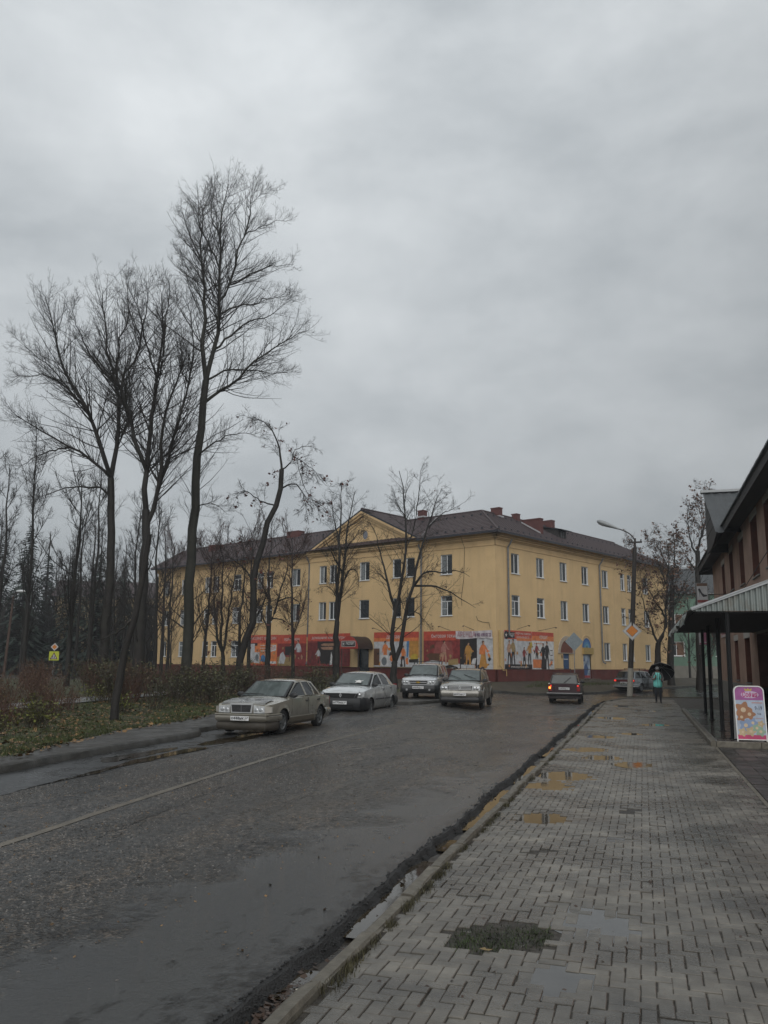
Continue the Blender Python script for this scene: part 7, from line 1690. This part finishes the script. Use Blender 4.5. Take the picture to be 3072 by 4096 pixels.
# --- beige saloon
def det_merc(C_):
    f, L_, root = C_['fplate'], C_['L'], C_['root']
    g = f('grille', [(-.29, .56), (.29, .56), (.33, .80), (-.33, .80)], .045, m_chrome)
    f('grille_mesh', [(-.255, .585), (.255, .585), (.285, .765), (-.285, .765)], .052, m_black_trim, g)
    for k in range(5): f('grille_bar', rect(-.27, .27, .605+.032*k, .611+.032*k), .056, mat('dull_chrome', (.14, .14, .145), .35, .1), g)
    f('grille_bar', rect(-.008, .008, .585, .765), .057, mat('dull_chrome', (.14, .14, .145), .35, .1), g)
    q = MB(); q.lathe([(.028, 0), (.034, .006), (.028, .012)], axis='X', n=14); q.build('bonnet_badge', m_chrome, root, loc=(L_/2-.06, 0, .845))
    for s in (1, -1):
        o = f('headlight', [(s*.345, .56), (s*.655, .565), (s*.655, .735), (s*.335, .765)], .028, m_lamp)
        q = MB(); q.ell((L_/2+.025, s*.55, .645), (.012, .065, .055), 10, 6); q.ell((L_/2+.025, s*.42, .64), (.012, .05, .05), 10, 6); q.build('reflector', m_lampi, o, smooth=True)
        f('indicator', [(s*.66, .565), (s*.80, .58), (s*.80, .715), (s*.66, .735)], .025, mat('clear_indicator', (.42, .40, .36), .2, .1), back=.16)
    C_['wrap']('bumper', .34, .53, .07, True, .62, C_['bm'], bulge=.025); C_['wrap']('bumper_strip', .505, .54, .095, True, .60, mat('bumper_chrome', (.33, .31, .26), .3, .1, metal=.3), bulge=.01)
    C_['wrap']('air_dam', .12, .35, .02, True, .5, mat('dirty_valance', (.05, .043, .034), .6, .2)); C_['wrap']('bumper', .34, .54, .06, False, .62, C_['bm'], bulge=.025)
    C_['plate']('о448нк', .43, off=.12)
    for s in (1, -1):
        for x0, x1 in ((-1.0, 1.08),):
            q = MB(); q.grid([[(x, s*(C_['ys'](x, z)+.011), z) for x in np.linspace(-.92, 1.02, 14)] for z in (.40, .412, .424)]); q.build('side_trim', mat('pale_trim', (.36, .34, .29), .4, .1), root)
        q = MB(); q.grid([[(x, s*(C_['ys'](x, z)+.008), z) for x in np.linspace(-.92, 1.02, 14)] for z in np.linspace(.22, .40, 4)]); q.build('side_cladding', mat('cladding_brown', (.11, .092, .068), .45, .15, 3), root)
        q = MB()
        for x in np.linspace(-1.55, 1.0, 2): pass
        f('rear_light', [(s*.42, .62), (s*.78, .62), (s*.78, .85), (s*.42, .85)], .02, m_red_l, rear=True, back=.1)
    q = MB(); rows = []
    for x in np.linspace(1.55, 2.19, 10): rows.append([(x, y, C_['ZT'](x)+.008-.03*(y/.8)**4) for y in np.linspace(-.62, .62, 9)])
    q.grid(rows); q.build('worn_bonnet_front', mat('chipped_dark_lacquer', (.05, .05, .048), .25, .4, 3, col2=(.22, .22, .21), coat=.3), root, smooth=True)
BEIGE = paint('beige_paint', (.37, .35, .295))
MERC = dict(L=4.42, W=1.69, H=1.385, wb=2.665, fo=.80, rw=.312, sill=.20, paint=BEIGE, arch=1.14,
    belt=[(-2.21, .86), (-1.6, .895), (0, .90), (1.0, .88), (1.8, .80), (2.15, .765), (2.21, .73)], top=[(-2.21, .87), (-2.15, .93), (-1.5, .955), (0, .95), (.9, .955), (1.5, .91), (2.0, .845), (2.17, .80), (2.21, .75)],
    ws_base=(.98, .935), ws_top=(.18, 1.335), rear_top=(-1.03, 1.335), rear_base=(-1.62, .945), wr=.585, strip=None, hz=.09,
    windows=[[(.80, .945), (.12, 1.285), (-.20, 1.315), (-.25, .945)], [(-.33, .945), (-.29, 1.315), (-.72, 1.31), (-.90, 1.10), (-.90, .945)], [(-.94, .945), (-.94, 1.10), (-.78, 1.295), (-.98, 1.26), (-1.36, .945)]],
    doors=[(-.28, .86), (-1.18, -.30)], detail=det_merc, wipers=((.05, .75),), wiper_lift=.06)
car('parked_car', 'dirty beige boxy saloon with chrome grille, nearest parked car on the left', MERC, (-10.02, 22.40, -.005), -math.pi/2+.0)

# --- silver compact saloon with black bumper
def det_logan(C_):
    f, L_, root = C_['fplate'], C_['L'], C_['root']
    C_['wrap']('bumper', .22, .64, .05, True, .66, black_plastic, bulge=.035); f('grille', [(-.60, .62), (.60, .62), (.66, .79), (-.66, .79)], .03, m_black_trim)
    for k in range(3): f('grille_bar', rect(-.6, .6, .665+.035*k, .675+.035*k), .036, black_plastic)
    emblem(C_, 'lozenge', .72, .045, .06)
    f('lower_intake', rect(-.5, .5, .29, .40), .09, m_under)
    for s in (1, -1):
        o = f('headlight', [(s*.50, .64), (s*.82, .67), (s*.84, .82), (s*.70, .845), (s*.58, .78)], .035, m_lamp, back=.22)
        q = MB(); q.ell((L_/2+.0, s*.68, .75), (.03, .06, .055), 10, 6); q.build('reflector', m_lampi, o, smooth=True)
        f('rear_light', [(s*.6, .75), (s*.8, .75), (s*.8, 1.05), (s*.65, 1.05)], .02, m_red_l, rear=True, back=.15)
    C_['wrap']('bumper', .24, .60, .04, False, .6, black_plastic); C_['plate']('е770ка', .47, off=.105)
    q = MB(); q.tube([(.25, 0, C_['zroof'](.25)), (.15, 0, C_['zroof'](.25)+.12)], .006, 5); q.build('aerial', black_rubber, root)
    q = MB(); a = Vector((.92, .30, 1.155))
    poly = [(0, 0), (.10, .02), (.18, 0), (.15, .07), (.22, .13), (.16, .12), (.09, .16), (.02, .12), (-.05, .14), (.02, .07)]
    sl = Vector((.35-1.06, 0, 1.45-1.04)).normalized()
    q.face(*[tuple(Vector((1.02, .38, 1.105))+Vector((0, -u*1.3, 0))+sl*v*1.2+Vector((.06, 0, .03))) for u, v in poly]); q.build('paper_in_windscreen', white_paint, root)
SILV = paint('silver_paint', (.56, .58, .585), .35)
LOGAN = dict(L=4.25, W=1.74, H=1.525, wb=2.63, fo=.80, rw=.305, sill=.22, paint=SILV, arch=1.14,
    belt=[(-2.125, .98), (-1.6, 1.02), (0, .99), (1.1, .965), (1.75, .88), (2.05, .81), (2.125, .76)], top=[(-2.125, 1.02), (-2.05, 1.08), (-1.6, 1.10), (0, 1.05), (1.06, 1.05), (1.6, .98), (1.95, .88), (2.125, .80)],
    ws_base=(1.10, 1.035), ws_top=(.36, 1.455), rear_top=(-1.12, 1.45), rear_base=(-1.72, 1.09), wr=.59, strip=.56, strip_m=mat('grey_strip', (.05, .052, .055), .5, .1),
    windows=[[(.84, 1.055), (.30, 1.39), (-.12, 1.435), (-.18, 1.055)], [(-.28, 1.055), (-.22, 1.435), (-.70, 1.425), (-1.02, 1.25), (-1.06, 1.055)]],
    doors=[(-.22, .84), (-1.16, -.25)], detail=det_logan, wipers=((.45, .55), (-.1, .5)))
car('parked_car', 'silver compact saloon with black bumper, second parked car behind the beige saloon', LOGAN, (-10.21, 30.44, .005), -math.pi/2-.01)

# --- silver off-roader with roof rack
def rack(C_, xs_, hw_, z, m=black_plastic):
    root = C_['root']; rk = None
    for x in xs_:
        q = MB(); q.tube([(x, -hw_-.05, z+.13), (x, hw_+.05, z+.13)], .018, 6)
        for s in (-1, 1): q.tube([(x, s*hw_, z-.02), (x, s*hw_, z+.13)], .02, 6)
        q.build('roof_bar', m, root)
def det_niva(C_):
    f, L_, root = C_['fplate'], C_['L'], C_['root']
    C_['wrap']('bumper', .36, .70, .07, True, .7, black_plastic, bulge=.03); C_['wrap']('bumper', .4, .68, .06, False, .6, black_plastic)
    g = f('grille', [(-.36, .74), (.36, .74), (.42, .90), (-.42, .90)], .03, m_black_trim); f('grille_frame', rect(-.40, .40, .895, .925), .04, m_chrome, g); f('grille_frame', [(-.36, .72), (.36, .72), (.36, .745), (-.36, .745)], .04, m_chrome, g); f('grille_bar', rect(-.38, .38, .81, .835), .045, m_chrome, g)
    emblem(C_, 'cross', .822, .05, .06, mat('gold_badge', (.5, .33, .06), .3, .1, metal=.4))
    for s in (1, -1):
        o = f('headlight', [(s*.43, .74), (s*.76, .76), (s*.80, .86), (s*.70, .93), (s*.47, .92)], .035, m_lamp, back=.18)
        q = MB(); q.ell((L_/2+.03, s*.54, .83), (.02, .06, .055), 10, 6); q.ell((L_/2+.02, s*.67, .84), (.02, .055, .05), 10, 6); q.build('reflector', m_lampi, o, smooth=True)
        f('fog_light', [(s*.52+.05*math.cos(a), .50+.05*math.sin(a)) for a in [2*math.pi*i/10 for i in range(10)]], .105, m_lampi)
        for c in (C_['xf'], C_['xr']):
            q = MB(); q.grid([[(c+r*math.cos(a), s*(C_['hw']*w), C_['zc']+r*math.sin(a)) for a in np.linspace(.05, math.pi-.05, 14)] for r, w in ((C_['Ra']-.02, .96), (C_['Ra'], 1.025), (C_['Ra']+.09, 1.02), (C_['Ra']+.12, .985))]); q.build('arch_flare', black_plastic, root, smooth=True)
    q = MB(); q.grid([[(x, y, z) for x in np.linspace(-1.2, 1.2, 4)] for y, z in ((C_['hw']*.99, .52), (C_['hw']*1.01, .62))]); q.build('side_cladding', black_plastic, root)
    C_['plate']('в468кр', .60, off=.125); rack(C_, (.0, -.75), .60, 1.63)
NIVA = dict(L=4.05, W=1.75, H=1.66, wb=2.45, fo=.74, rw=.345, sill=.36, paint=paint('light_silver_paint', (.60, .62, .64), .35), arch=1.2, flare=.5,
    belt=[(-2.02, 1.0), (0, 1.05), (1.0, 1.03), (1.75, .985), (1.97, .93), (2.025, .88)], top=[(-2.02, 1.05), (0, 1.10), (.95, 1.12), (1.6, 1.07), (1.9, 1.0), (2.025, .92)],
    ws_base=(.98, 1.11), ws_top=(.30, 1.575), rear_top=(-1.78, 1.575), rear_base=(-1.95, 1.08), wr=.60, strip=None,
    windows=[[(.74, 1.12), (.24, 1.51), (-.10, 1.555), (-.14, 1.12)], [(-.22, 1.12), (-.19, 1.555), (-.85, 1.56), (-.92, 1.12)], [(-1.02, 1.12), (-.96, 1.555), (-1.66, 1.53), (-1.78, 1.12)]],
    doors=[(-.18, .76), (-1.0, -.2)], detail=det_niva, wipers=((.5, .5), (-.05, .5)), wiper_lift=.02)
NZ = .2+.085
car('parked_car', 'silver off-road car with roof bars and gold badge, parked behind the silver saloon', NIVA, (-9.86, 38.06+1.2, .2-.02), -math.pi/2+.06)

# --- beige-grey crossover
def det_duster(C_):
    f, L_, root = C_['fplate'], C_['L'], C_['root']
    C_['wrap']('bumper', .48, .78, .05, True, .7, C_['bm'], bulge=.04); C_['wrap']('lower_bumper', .26, .50, .06, True, .75, black_plastic, bulge=.03); C_['wrap']('bumper', .32, .62, .05, False, .6, black_plastic)
    g = f('grille', [(-.46, .76), (.46, .76), (.50, .95), (-.50, .95)], .04, m_black_trim)
    for k in range(3): f('grille_bar', rect(-.47, .47, .785+.055*k, .81+.055*k), .055, m_chrome, g)
    f('grille_frame', rect(-.5, .5, .945, .965), .055, m_chrome, g); emblem(C_, 'lozenge', .86, .075, .075)
    for s in (1, -1):
        o = f('headlight', [(s*.50, .75), (s*.80, .76), (s*.85, .86), (s*.82, .94), (s*.51, .955)], .04, m_lamp, back=.2)
        q = MB(); q.ell((L_/2+.04, s*.60, .85), (.02, .065, .06), 10, 6); q.ell((L_/2+.02, s*.73, .85), (.02, .06, .055), 10, 6); q.build('reflector', m_lampi, o, smooth=True)
        for c in (C_['xf'], C_['xr']):
            q = MB(); q.grid([[(c+r*math.cos(a), s*(C_['hw']*w), C_['zc']+r*math.sin(a)) for a in np.linspace(.05, math.pi-.05, 14)] for r, w in ((C_['Ra']-.02, .95), (C_['Ra'], 1.02), (C_['Ra']+.08, 1.025), (C_['Ra']+.14, .985))]); q.build('arch_flare', C_['bm'], root, smooth=True)
        q = MB(); z = 1.60; q.tube([(.05, s*.60, z-.04), (-.05, s*.60, z+.05), (-.5, s*.61, z+.10), (-1.0, s*.61, z+.08), (-1.25, s*.60, z-.03)], .028, 6); q.box((-.35, s*.6, z+.05), (.5, .05, .05)); q.build('roof_rail', black_plastic, root)
    C_['plate']('в847нн', .60, off=.11); q = MB(); q.tube([(.22, 0, C_['zroof'](.22)), (.1, 0, C_['zroof'](.22)+.16)], .008, 5); q.build('aerial', black_rubber, root)
DUST = dict(L=4.31, W=1.82, H=1.63, wb=2.67, fo=.82, rw=.35, sill=.33, paint=paint('greige_paint', (.31, .30, .27), .3), arch=1.16,
    belt=[(-2.155, 1.0), (-1.5, 1.07), (0, 1.05), (1.05, 1.06), (1.8, .99), (2.08, .95), (2.155, .90)], top=[(-2.155, 1.05), (0, 1.12), (1.0, 1.14), (1.7, 1.08), (2.0, 1.01), (2.155, .95)],
    ws_base=(1.04, 1.135), ws_top=(.36, 1.555), rear_top=(-1.70, 1.55), rear_base=(-2.02, 1.10), wr=.63, strip=None, handle_m=None or black_plastic,
    windows=[[(.80, 1.15), (.30, 1.49), (-.08, 1.535), (-.12, 1.15)], [(-.22, 1.15), (-.18, 1.535), (-.80, 1.53), (-1.0, 1.34), (-1.02, 1.15)], [(-1.12, 1.2), (-1.08, 1.36), (-.93, 1.52), (-1.45, 1.49), (-1.62, 1.25)]],
    doors=[(-.16, .84), (-1.12, -.2)], detail=det_duster, wipers=((.55, .62), (-.1, .62)), wiper_lift=-.55)
DUST['wiper_lift'] = .62
car('moving_car', 'beige grey crossover with striped chrome grille driving towards the camera', DUST, (-7.40, 36.75, .012), -math.pi/2+.06)

# --- dark red estate seen from behind, indicator blinking
m_ind_on = mat('lit_indicator', (1.0, .30, .04), .3, .05, emit=2.2); m_tail_on = mat('lit_tail_lamp', (1.0, .05, .03), .3, .05, emit=.8)
def det_lada(C_):
    f, L_, root = C_['fplate'], C_['L'], C_['root']
    for s in (1, -1):
        o = f('rear_light', [(s*.60, .60), (s*.76, .60), (s*.76, .90), (s*.60, .90)], .03, m_red_l, rear=True)
        if s > 0:
            f('lit_indicator_lens', rect(.64, .74, .70, .81), .036, m_ind_on, o, rear=True); f('lit_tail_lens', rect(.61, .66, .80, .885), .036, m_tail_on, o, rear=True)
        else: f('lit_tail_lens', rect(-.70, -.62, .83, .885), .036, m_tail_on, o, rear=True)
        f('pillar_badge', [(s*.66, .945), (s*.76, .945), (s*.75, .975), (s*.67, .975)], .03, m_chrome, rear=True)
        f('headlight', [(s*.45, .55), (s*.75, .55), (s*.75, .75), (s*.45, .75)], .02, m_lamp)
    f('tailgate', [(-.58, .55), (.58, .55), (.58, .925), (-.58, .925)], .012, C_['bm'], rear=True)
    C_['wrap']('bumper', .40, .50, .09, False, .3, black_plastic, bulge=.02); C_['wrap']('bumper_strip', .488, .512, .11, False, .12, m_chrome, bulge=.012); C_['wrap']('valance', .24, .40, .0, False, .4, mat('dark_valance', (.02, .015, .017), .6, .2)); C_['wrap']('bumper', .38, .5, .08, True, .4, black_plastic)
    C_['plate']('с650ку', .72, rear=True, off=.05)
    q = MB(); q.tube([(-L_/2-.02, .0, .99), (-L_/2+.06, -.22, 1.18), (-L_/2+.10, -.34, 1.27)], .012, 5); q.build('rear_wiper', black_rubber, root)
    q = MB(); c = (-L_/2+.015-.0, .47)
    tri = [(.58, 1.02), (.40, 1.02), (.49, 1.13)]
    q.face(*[(-L_/2+.115-.0+(z-1.0)*.30-.0, y, z) for y, z in tri]); q.build('window_sticker', white_paint, root)
    q = MB(); 
    for s in (-1, 1): q.tube([(.2, s*.56, 1.44), (-1.5, s*.56, 1.45)], .016, 5)
    q.tube([(-1.5, -.58, 1.46), (-1.5, .58, 1.46)], .016, 5); q.build('roof_bar', black_plastic, root)
    q = MB(); q.tube([(-L_/2+.3, -.45, .25), (-L_/2-.03, -.45, .24)], .03, 8); q.build('exhaust_pipe', m_iron, root)
LADA = dict(L=4.10, W=1.62, H=1.44, wb=2.42, fo=.74, rw=.30, sill=.24, paint=paint('dark_red_paint', (.032, .008, .015), .2, .3, (.04, .03, .028)), arch=1.12,
    belt=[(-2.05, .93), (0, .92), (1.0, .90), (1.9, .86), (2.05, .83)], top=[(-2.05, .95), (0, .97), (.9, .96), (1.8, .91), (2.05, .86)], plan=[(-2.05, .77), (-1.95, .79), (-.3, .81), (1.3, .80), (1.9, .77), (2.05, .73)],
    ws_base=(.95, .95), ws_top=(.35, 1.375), rear_top=(-1.84, 1.375), rear_base=(-1.99, .95), wr=.60, strip=None, rear_glass=m_cglass,
    windows=[[(.72, .96), (.28, 1.32), (-.10, 1.345), (-.12, .96)], [(-.2, .96), (-.18, 1.345), (-.86, 1.35), (-.95, .96)], [(-1.04, .96), (-.96, 1.35), (-1.70, 1.33), (-1.82, .96)]],
    doors=[(-.16, .76), (-1.0, -.18)], detail=det_lada, wipers=())
LADA['paint'].node_tree.nodes['Principled BSDF'].inputs['Coat Weight'].default_value = .25; LADA['rear_glass'] = mat('rear_glass', (.05, .06, .06), .08, .2, 3)
car('moving_car', 'dark red boxy estate car seen from behind with orange indicator lit', LADA, (-3.80, 43.5+1.0, -.02), math.pi/2+.035)

# --- grey estate turning away
def det_wagon(C_):
    f, L_, root = C_['fplate'], C_['L'], C_['root']
    for s in (1, -1):
        o = f('rear_light', [(s*.52, .70), (s*.78, .70), (s*.78, .86), (s*.52, .86)], .03, m_red_l, rear=True, back=.1); f('lit_tail_lens', [(s*.60, .74), (s*.76, .74), (s*.76, .84), (s*.60, .84)], .038, m_tail_on, o, rear=True, back=.1)
        f('headlight', [(s*.45, .6), (s*.75, .6), (s*.75, .75), (s*.45, .75)], .02, m_lamp)
    f('garnish', rect(-.51, .51, .70, .86), .02, mat('dark_red_garnish', (.09, .012, .018), .35, .1), rear=True)
    C_['wrap']('bumper', .30, .58, .07, False, .6, C_['bm']); C_['wrap']('bumper_strip', .37, .41, .10, False, .4, white_paint); C_['wrap']('bumper', .3, .55, .06, True, .6, C_['bm'])
    C_['plate']('х587ку', .645, rear=True, off=.05); rack(C_, (.05, -.85), .56, 1.48)
WAG = dict(L=4.28, W=1.68, H=1.50, wb=2.49, fo=.80, rw=.30, sill=.22, paint=paint('blue_grey_paint', (.24, .27, .285), .35), arch=1.14,
    belt=[(-2.14, .95), (0, .95), (1.0, .93), (1.9, .80), (2.14, .72)], top=[(-2.14, .97), (0, 1.0), (.95, 1.0), (1.7, .90), (2.14, .76)],
    ws_base=(1.0, .985), ws_top=(.30, 1.42), rear_top=(-1.72, 1.42), rear_base=(-2.05, .98), wr=.58, strip=.55,
    windows=[[(.76, .99), (.22, 1.36), (-.12, 1.395), (-.15, .99)], [(-.23, .99), (-.2, 1.395), (-.80, 1.395), (-.95, .99)], [(-1.04, .99), (-.92, 1.39), (-1.58, 1.36), (-1.86, .99)]],
    doors=[(-.2, .8), (-1.05, -.22)], detail=det_wagon, wipers=(), rear_glass=m_cglassd)
th = math.radians(64); c = Vector((-.92, 63.2, 0))+Vector((math.cos(th), math.sin(th), 0))*1.25
car('moving_car', 'blue grey estate car with roof bars turning away beyond the street lamp', WAG, (c.x, c.y, -.02), th)
# ground mist of spray is not built; wet contact under the tyres comes from the road itself
# ================================================================== PERSON with umbrella
m_vest = mat('turquoise_vest', (.22, .74, .68), .65, .1, 6, bump=.3, bscale=8)
m_sleeve = mat('grey_knit', (.17, .165, .165), .9, .2, 20, bump=.3, bscale=90)
m_jeans = mat('dark_trousers', (.022, .026, .034), .8, .2, 12)
m_skin = mat('skin', (.36, .21, .15), .55, .08, 8)
m_boot = mat('dark_boots', (.018, .016, .015), .5, .2)
m_cap = mat('pale_grey_cap', (.42, .42, .42), .8, .1)
pw = thing('person', 'person in turquoise padded vest and pale cap looking at a phone under an umbrella', 'person', (.68, 44.3, .005), math.radians(-91)); pw.scale = (1.05, 1.05, 1.05)
def skin_body(name, verts, edges, radii, mats_, parent, root_i=0, lev=2):
    me = bpy.data.meshes.new(name); me.from_pydata(verts, edges, []); o = bpy.data.objects.new(name, me); COL.objects.link(o)
    sk = o.modifiers.new('skin', 'SKIN'); sk.use_smooth_shade = True
    for i, r in enumerate(radii):
        me.skin_vertices[0].data[i].radius = r if isinstance(r, tuple) else (r, r)
    me.skin_vertices[0].data[root_i].use_root = True
    sb = o.modifiers.new('sub', 'SUBSURF'); sb.levels = lev; sb.render_levels = lev
    bpy.context.view_layer.update(); m2 = bpy.data.meshes.new_from_object(o.evaluated_get(bpy.context.evaluated_depsgraph_get()))
    bpy.data.objects.remove(o); m2.materials.clear()
    for m in mats_: m2.materials.append(m)
    return m2
# local: +X faces forward (towards the camera), +Y to the person's left, z up; 1.70 m tall
V = [(0, 0, .92), (0, 0, 1.08), (.0, 0, 1.26), (0, 0, 1.40), (.01, 0, 1.48), (.03, 0, 1.56), (.035, 0, 1.64),
     (0, .09, .86), (.03, .10, .47), (.0, .10, .09), (.10, .115, .035),
     (0, -.09, .86), (.10, -.095, .47), (-.02, -.10, .10), (.08, -.115, .04),
     (0, .17, 1.38), (-.02, .25, 1.14), (.14, .20, 1.02), (.22, .17, 1.10),
     (0, -.17, 1.38), (.0, -.26, 1.13), (.18, -.17, 1.12), (.25, -.10, 1.20)]
E2 = [(0, 1), (1, 2), (2, 3), (3, 4), (4, 5), (5, 6), (0, 7), (7, 8), (8, 9), (9, 10), (0, 11), (11, 12), (12, 13), (13, 14), (3, 15), (15, 16), (16, 17), (17, 18), (3, 19), (19, 20), (20, 21), (21, 22)]
R_ = [(.12, .15), (.10, .135), (.115, .16), (.09, .13), .052, (.085, .072), (.075, .066), .088, .062, .042, .035, .088, .062, .042, .035, .062, .05, .042, .03, .062, .05, .042, .03]
bmh = skin_body('body', V, E2, R_, [m_skin, m_jeans, m_boot, m_sleeve], pw)
for p in bmh.polygons:
    c = p.center; p.material_index = 0 if c.z > 1.45 or (c.x > .2 and c.z > .98) else 3 if c.z > .9 else 1 if c.z > .14 else 2
obj('body', bmh, pw)
V = [(0, 0, .70), (0, 0, .90), (0, 0, 1.1), (0, 0, 1.26), (0, 0, 1.38), (0, .11, 1.40), (0, -.11, 1.40), (0, 0, 1.455)]
vm = skin_body('padded_vest', V, [(0, 1), (1, 2), (2, 3), (3, 4), (4, 5), (4, 6), (4, 7)], [(.175, .225), (.17, .225), (.155, .21), (.155, .21), (.12, .175), .09, .09, .078], [m_vest], pw)
vo = obj('padded_vest', vm, pw)
q = MB()
for z in (.88, .98, 1.08, 1.18, 1.28): q.lathe([(.0, z), (.0, z)], n=3) if False else None
q.tube([(.155, .0, .80), (.155, 0, 1.1), (.15, 0, 1.42)], .008, 5); q.build('zip', letter_black, vo)
for s in (1, -1):
    q = MB(); q.tube([(.155, s*.08, 1.10), (.155, s*.10, 1.28), (.10, s*.12, 1.44), (-.05, s*.12, 1.46)], .018, 6); q.build('rucksack_strap', letter_black, pw)
q = MB(); q.ell((-.2, 0, 1.2), (.09, .16, .22), 12, 8); q.build('rucksack', mat('black_rucksack', (.015, .015, .017), .7, .1), pw, smooth=True)
q = MB(); q.ell((.03, 0, 1.635), (.108, .096, .09), 14, 9); q.build('knit_cap', m_cap, pw, smooth=True)
q = MB(); q.prism([(.10, -.07), (.20, -.045), (.21, 0), (.20, .045), (.10, .07)], lambda a, b: (a, b, 1.628-(a-.1)*.25), lambda a, b: (a, b, 1.64-(a-.1)*.25)); q.build('cap_peak', m_cap, pw)
q = MB()
for s in (1, -1): q.ell((.112, s*.032, 1.585), (.008, .012, .007), 8, 5)
q.build('eye', letter_black, pw); q = MB(); q.ell((.122, 0, 1.56), (.014, .012, .02), 8, 6); q.build('nose', m_skin, pw, smooth=True); q = MB(); q.ell((.113, 0, 1.52), (.006, .022, .005), 8, 5); q.build('mouth', mat('lips', (.25, .09, .08), .5, .1), pw)
q = MB(); q.ell((.0, 0, 1.54), (.085, .096, .11), 12, 8); q.build('dark_hair', mat('dark_hair', (.022, .016, .013), .6, .2), pw, smooth=True)
# hands: palm, four fingers and a thumb closed round what they hold
def hand(c, dirx, side, parent):
    c = Vector(c); f = Vector(dirx).normalized(); up = Vector((0, 0, 1)); s = f.cross(up).normalized()*side
    q = MB(); q.ell(tuple(c), (.042, .036, .022), 10, 6)
    for k, ln in enumerate((.058, .066, .062, .05)):
        b = c+f*.03+s*(.026-.017*k); q.tube([b, b+f*ln*.45+up*.004, b+f*ln*.6+up*.026, b+f*ln*.35+up*.042], [.0095, .009, .008, .0065], 6)
    b = c+s*.03; q.tube([b, b+s*.015+f*.025+up*.016, b+f*.045+up*.032-s*.004], [.011, .0095, .0075], 6)
    return q.build('hand', m_skin, parent, smooth=True)
hand((.235, .165, 1.115), (1, 0, .2), 1, pw); hand((.265, -.095, 1.21), (1, .2, .2), -1, pw)
ph = thing('mobile_phone', 'dark mobile phone held in the right hand of the walker', 'phone', (0, 0, 0)); ph.matrix_world = Matrix.Translation((.68, 44.3, 0))@Matrix.Rotation(math.radians(-91), 4, 'Z')@Matrix.Scale(1.05, 4)
q = MB(); q.box((.30, -.085, 1.255), (.012, .075, .15), M=Matrix.Rotation(-.6, 3, 'Y')); q.build('phone_body', letter_black, ph)
q = MB(); q.box((.2935, -.085, 1.259), (.002, .066, .135), M=Matrix.Rotation(-.6, 3, 'Y')); q.build('screen', m_glass, ph)
um = thing('umbrella', 'black open umbrella held tilted behind the head of the walker', 'umbrella', (0, 0, 0)); um.matrix_world = Matrix.Translation((.68, 44.3, 0))@Matrix.Rotation(math.radians(-91), 4, 'Z')@Matrix.Scale(1.05, 4)
top = Vector((-.30, .20, 1.68)); hnd = Vector((.245, .165, 1.15)); ax = (top-hnd).normalized(); s1 = ax.cross(Vector((0, 0, 1))).normalized(); s2 = ax.cross(s1)
q = MB(); q.tube([hnd-ax*.1, top+ax*.05], .009, 6); q.build('shaft', m_fascia, um); q = MB(); q.tube([hnd-ax*.14, hnd-ax*.02], .018, 8); q.build('umbrella_handle', letter_black, um)
q = MB(); rows = []; n = 32
for t in np.linspace(0, 1, 8):
    r = .60*math.sin(t*1.25)/math.sin(1.25); d = .30*(1-math.cos(t*1.25))/(1-math.cos(1.25)); row = []
    for i in range(n):
        a = 2*math.pi*i/n; sc = 1-.05*t*abs(math.sin(4*a)); row.append(top-ax*(d+.02*t*abs(math.sin(4*a)))+(s1*math.cos(a)+s2*math.sin(a))*r*sc)
    rows.append(row)
q.grid(rows, True); q.build('canopy_cloth', mat('black_umbrella_cloth', (.012, .012, .016), .5, .2, coat=.2), um, smooth=True)
for k in range(8):
    a = 2*math.pi*k/8; q = MB(); q.tube([top-ax*(.30*(1-math.cos(t*1.25))/(1-math.cos(1.25))+.012)+(s1*math.cos(a)+s2*math.sin(a))*.60*math.sin(t*1.25)/math.sin(1.25) for t in (.02, .3, .6, 1)], .004, 4); q.build('rib', m_chrome, um)
# ================================================================== RAIN HAZE
q = MB(); q.bb(-640, 640, -90, 940, -1.3, 34)
hz_ = bpy.data.materials.new('haze'); hz_.use_nodes = True; t_ = hz_.node_tree; t_.nodes.clear()
o_ = t_.nodes.new('ShaderNodeOutputMaterial'); v_ = t_.nodes.new('ShaderNodeVolumePrincipled'); v_.inputs['Color'].default_value = (.86, .9, .94, 1); v_.inputs['Density'].default_value = .0008; v_.inputs['Anisotropy'].default_value = .2
t_.links.new(v_.outputs[0], o_.inputs['Volume'])
stuff(q.build('haze', hz_))
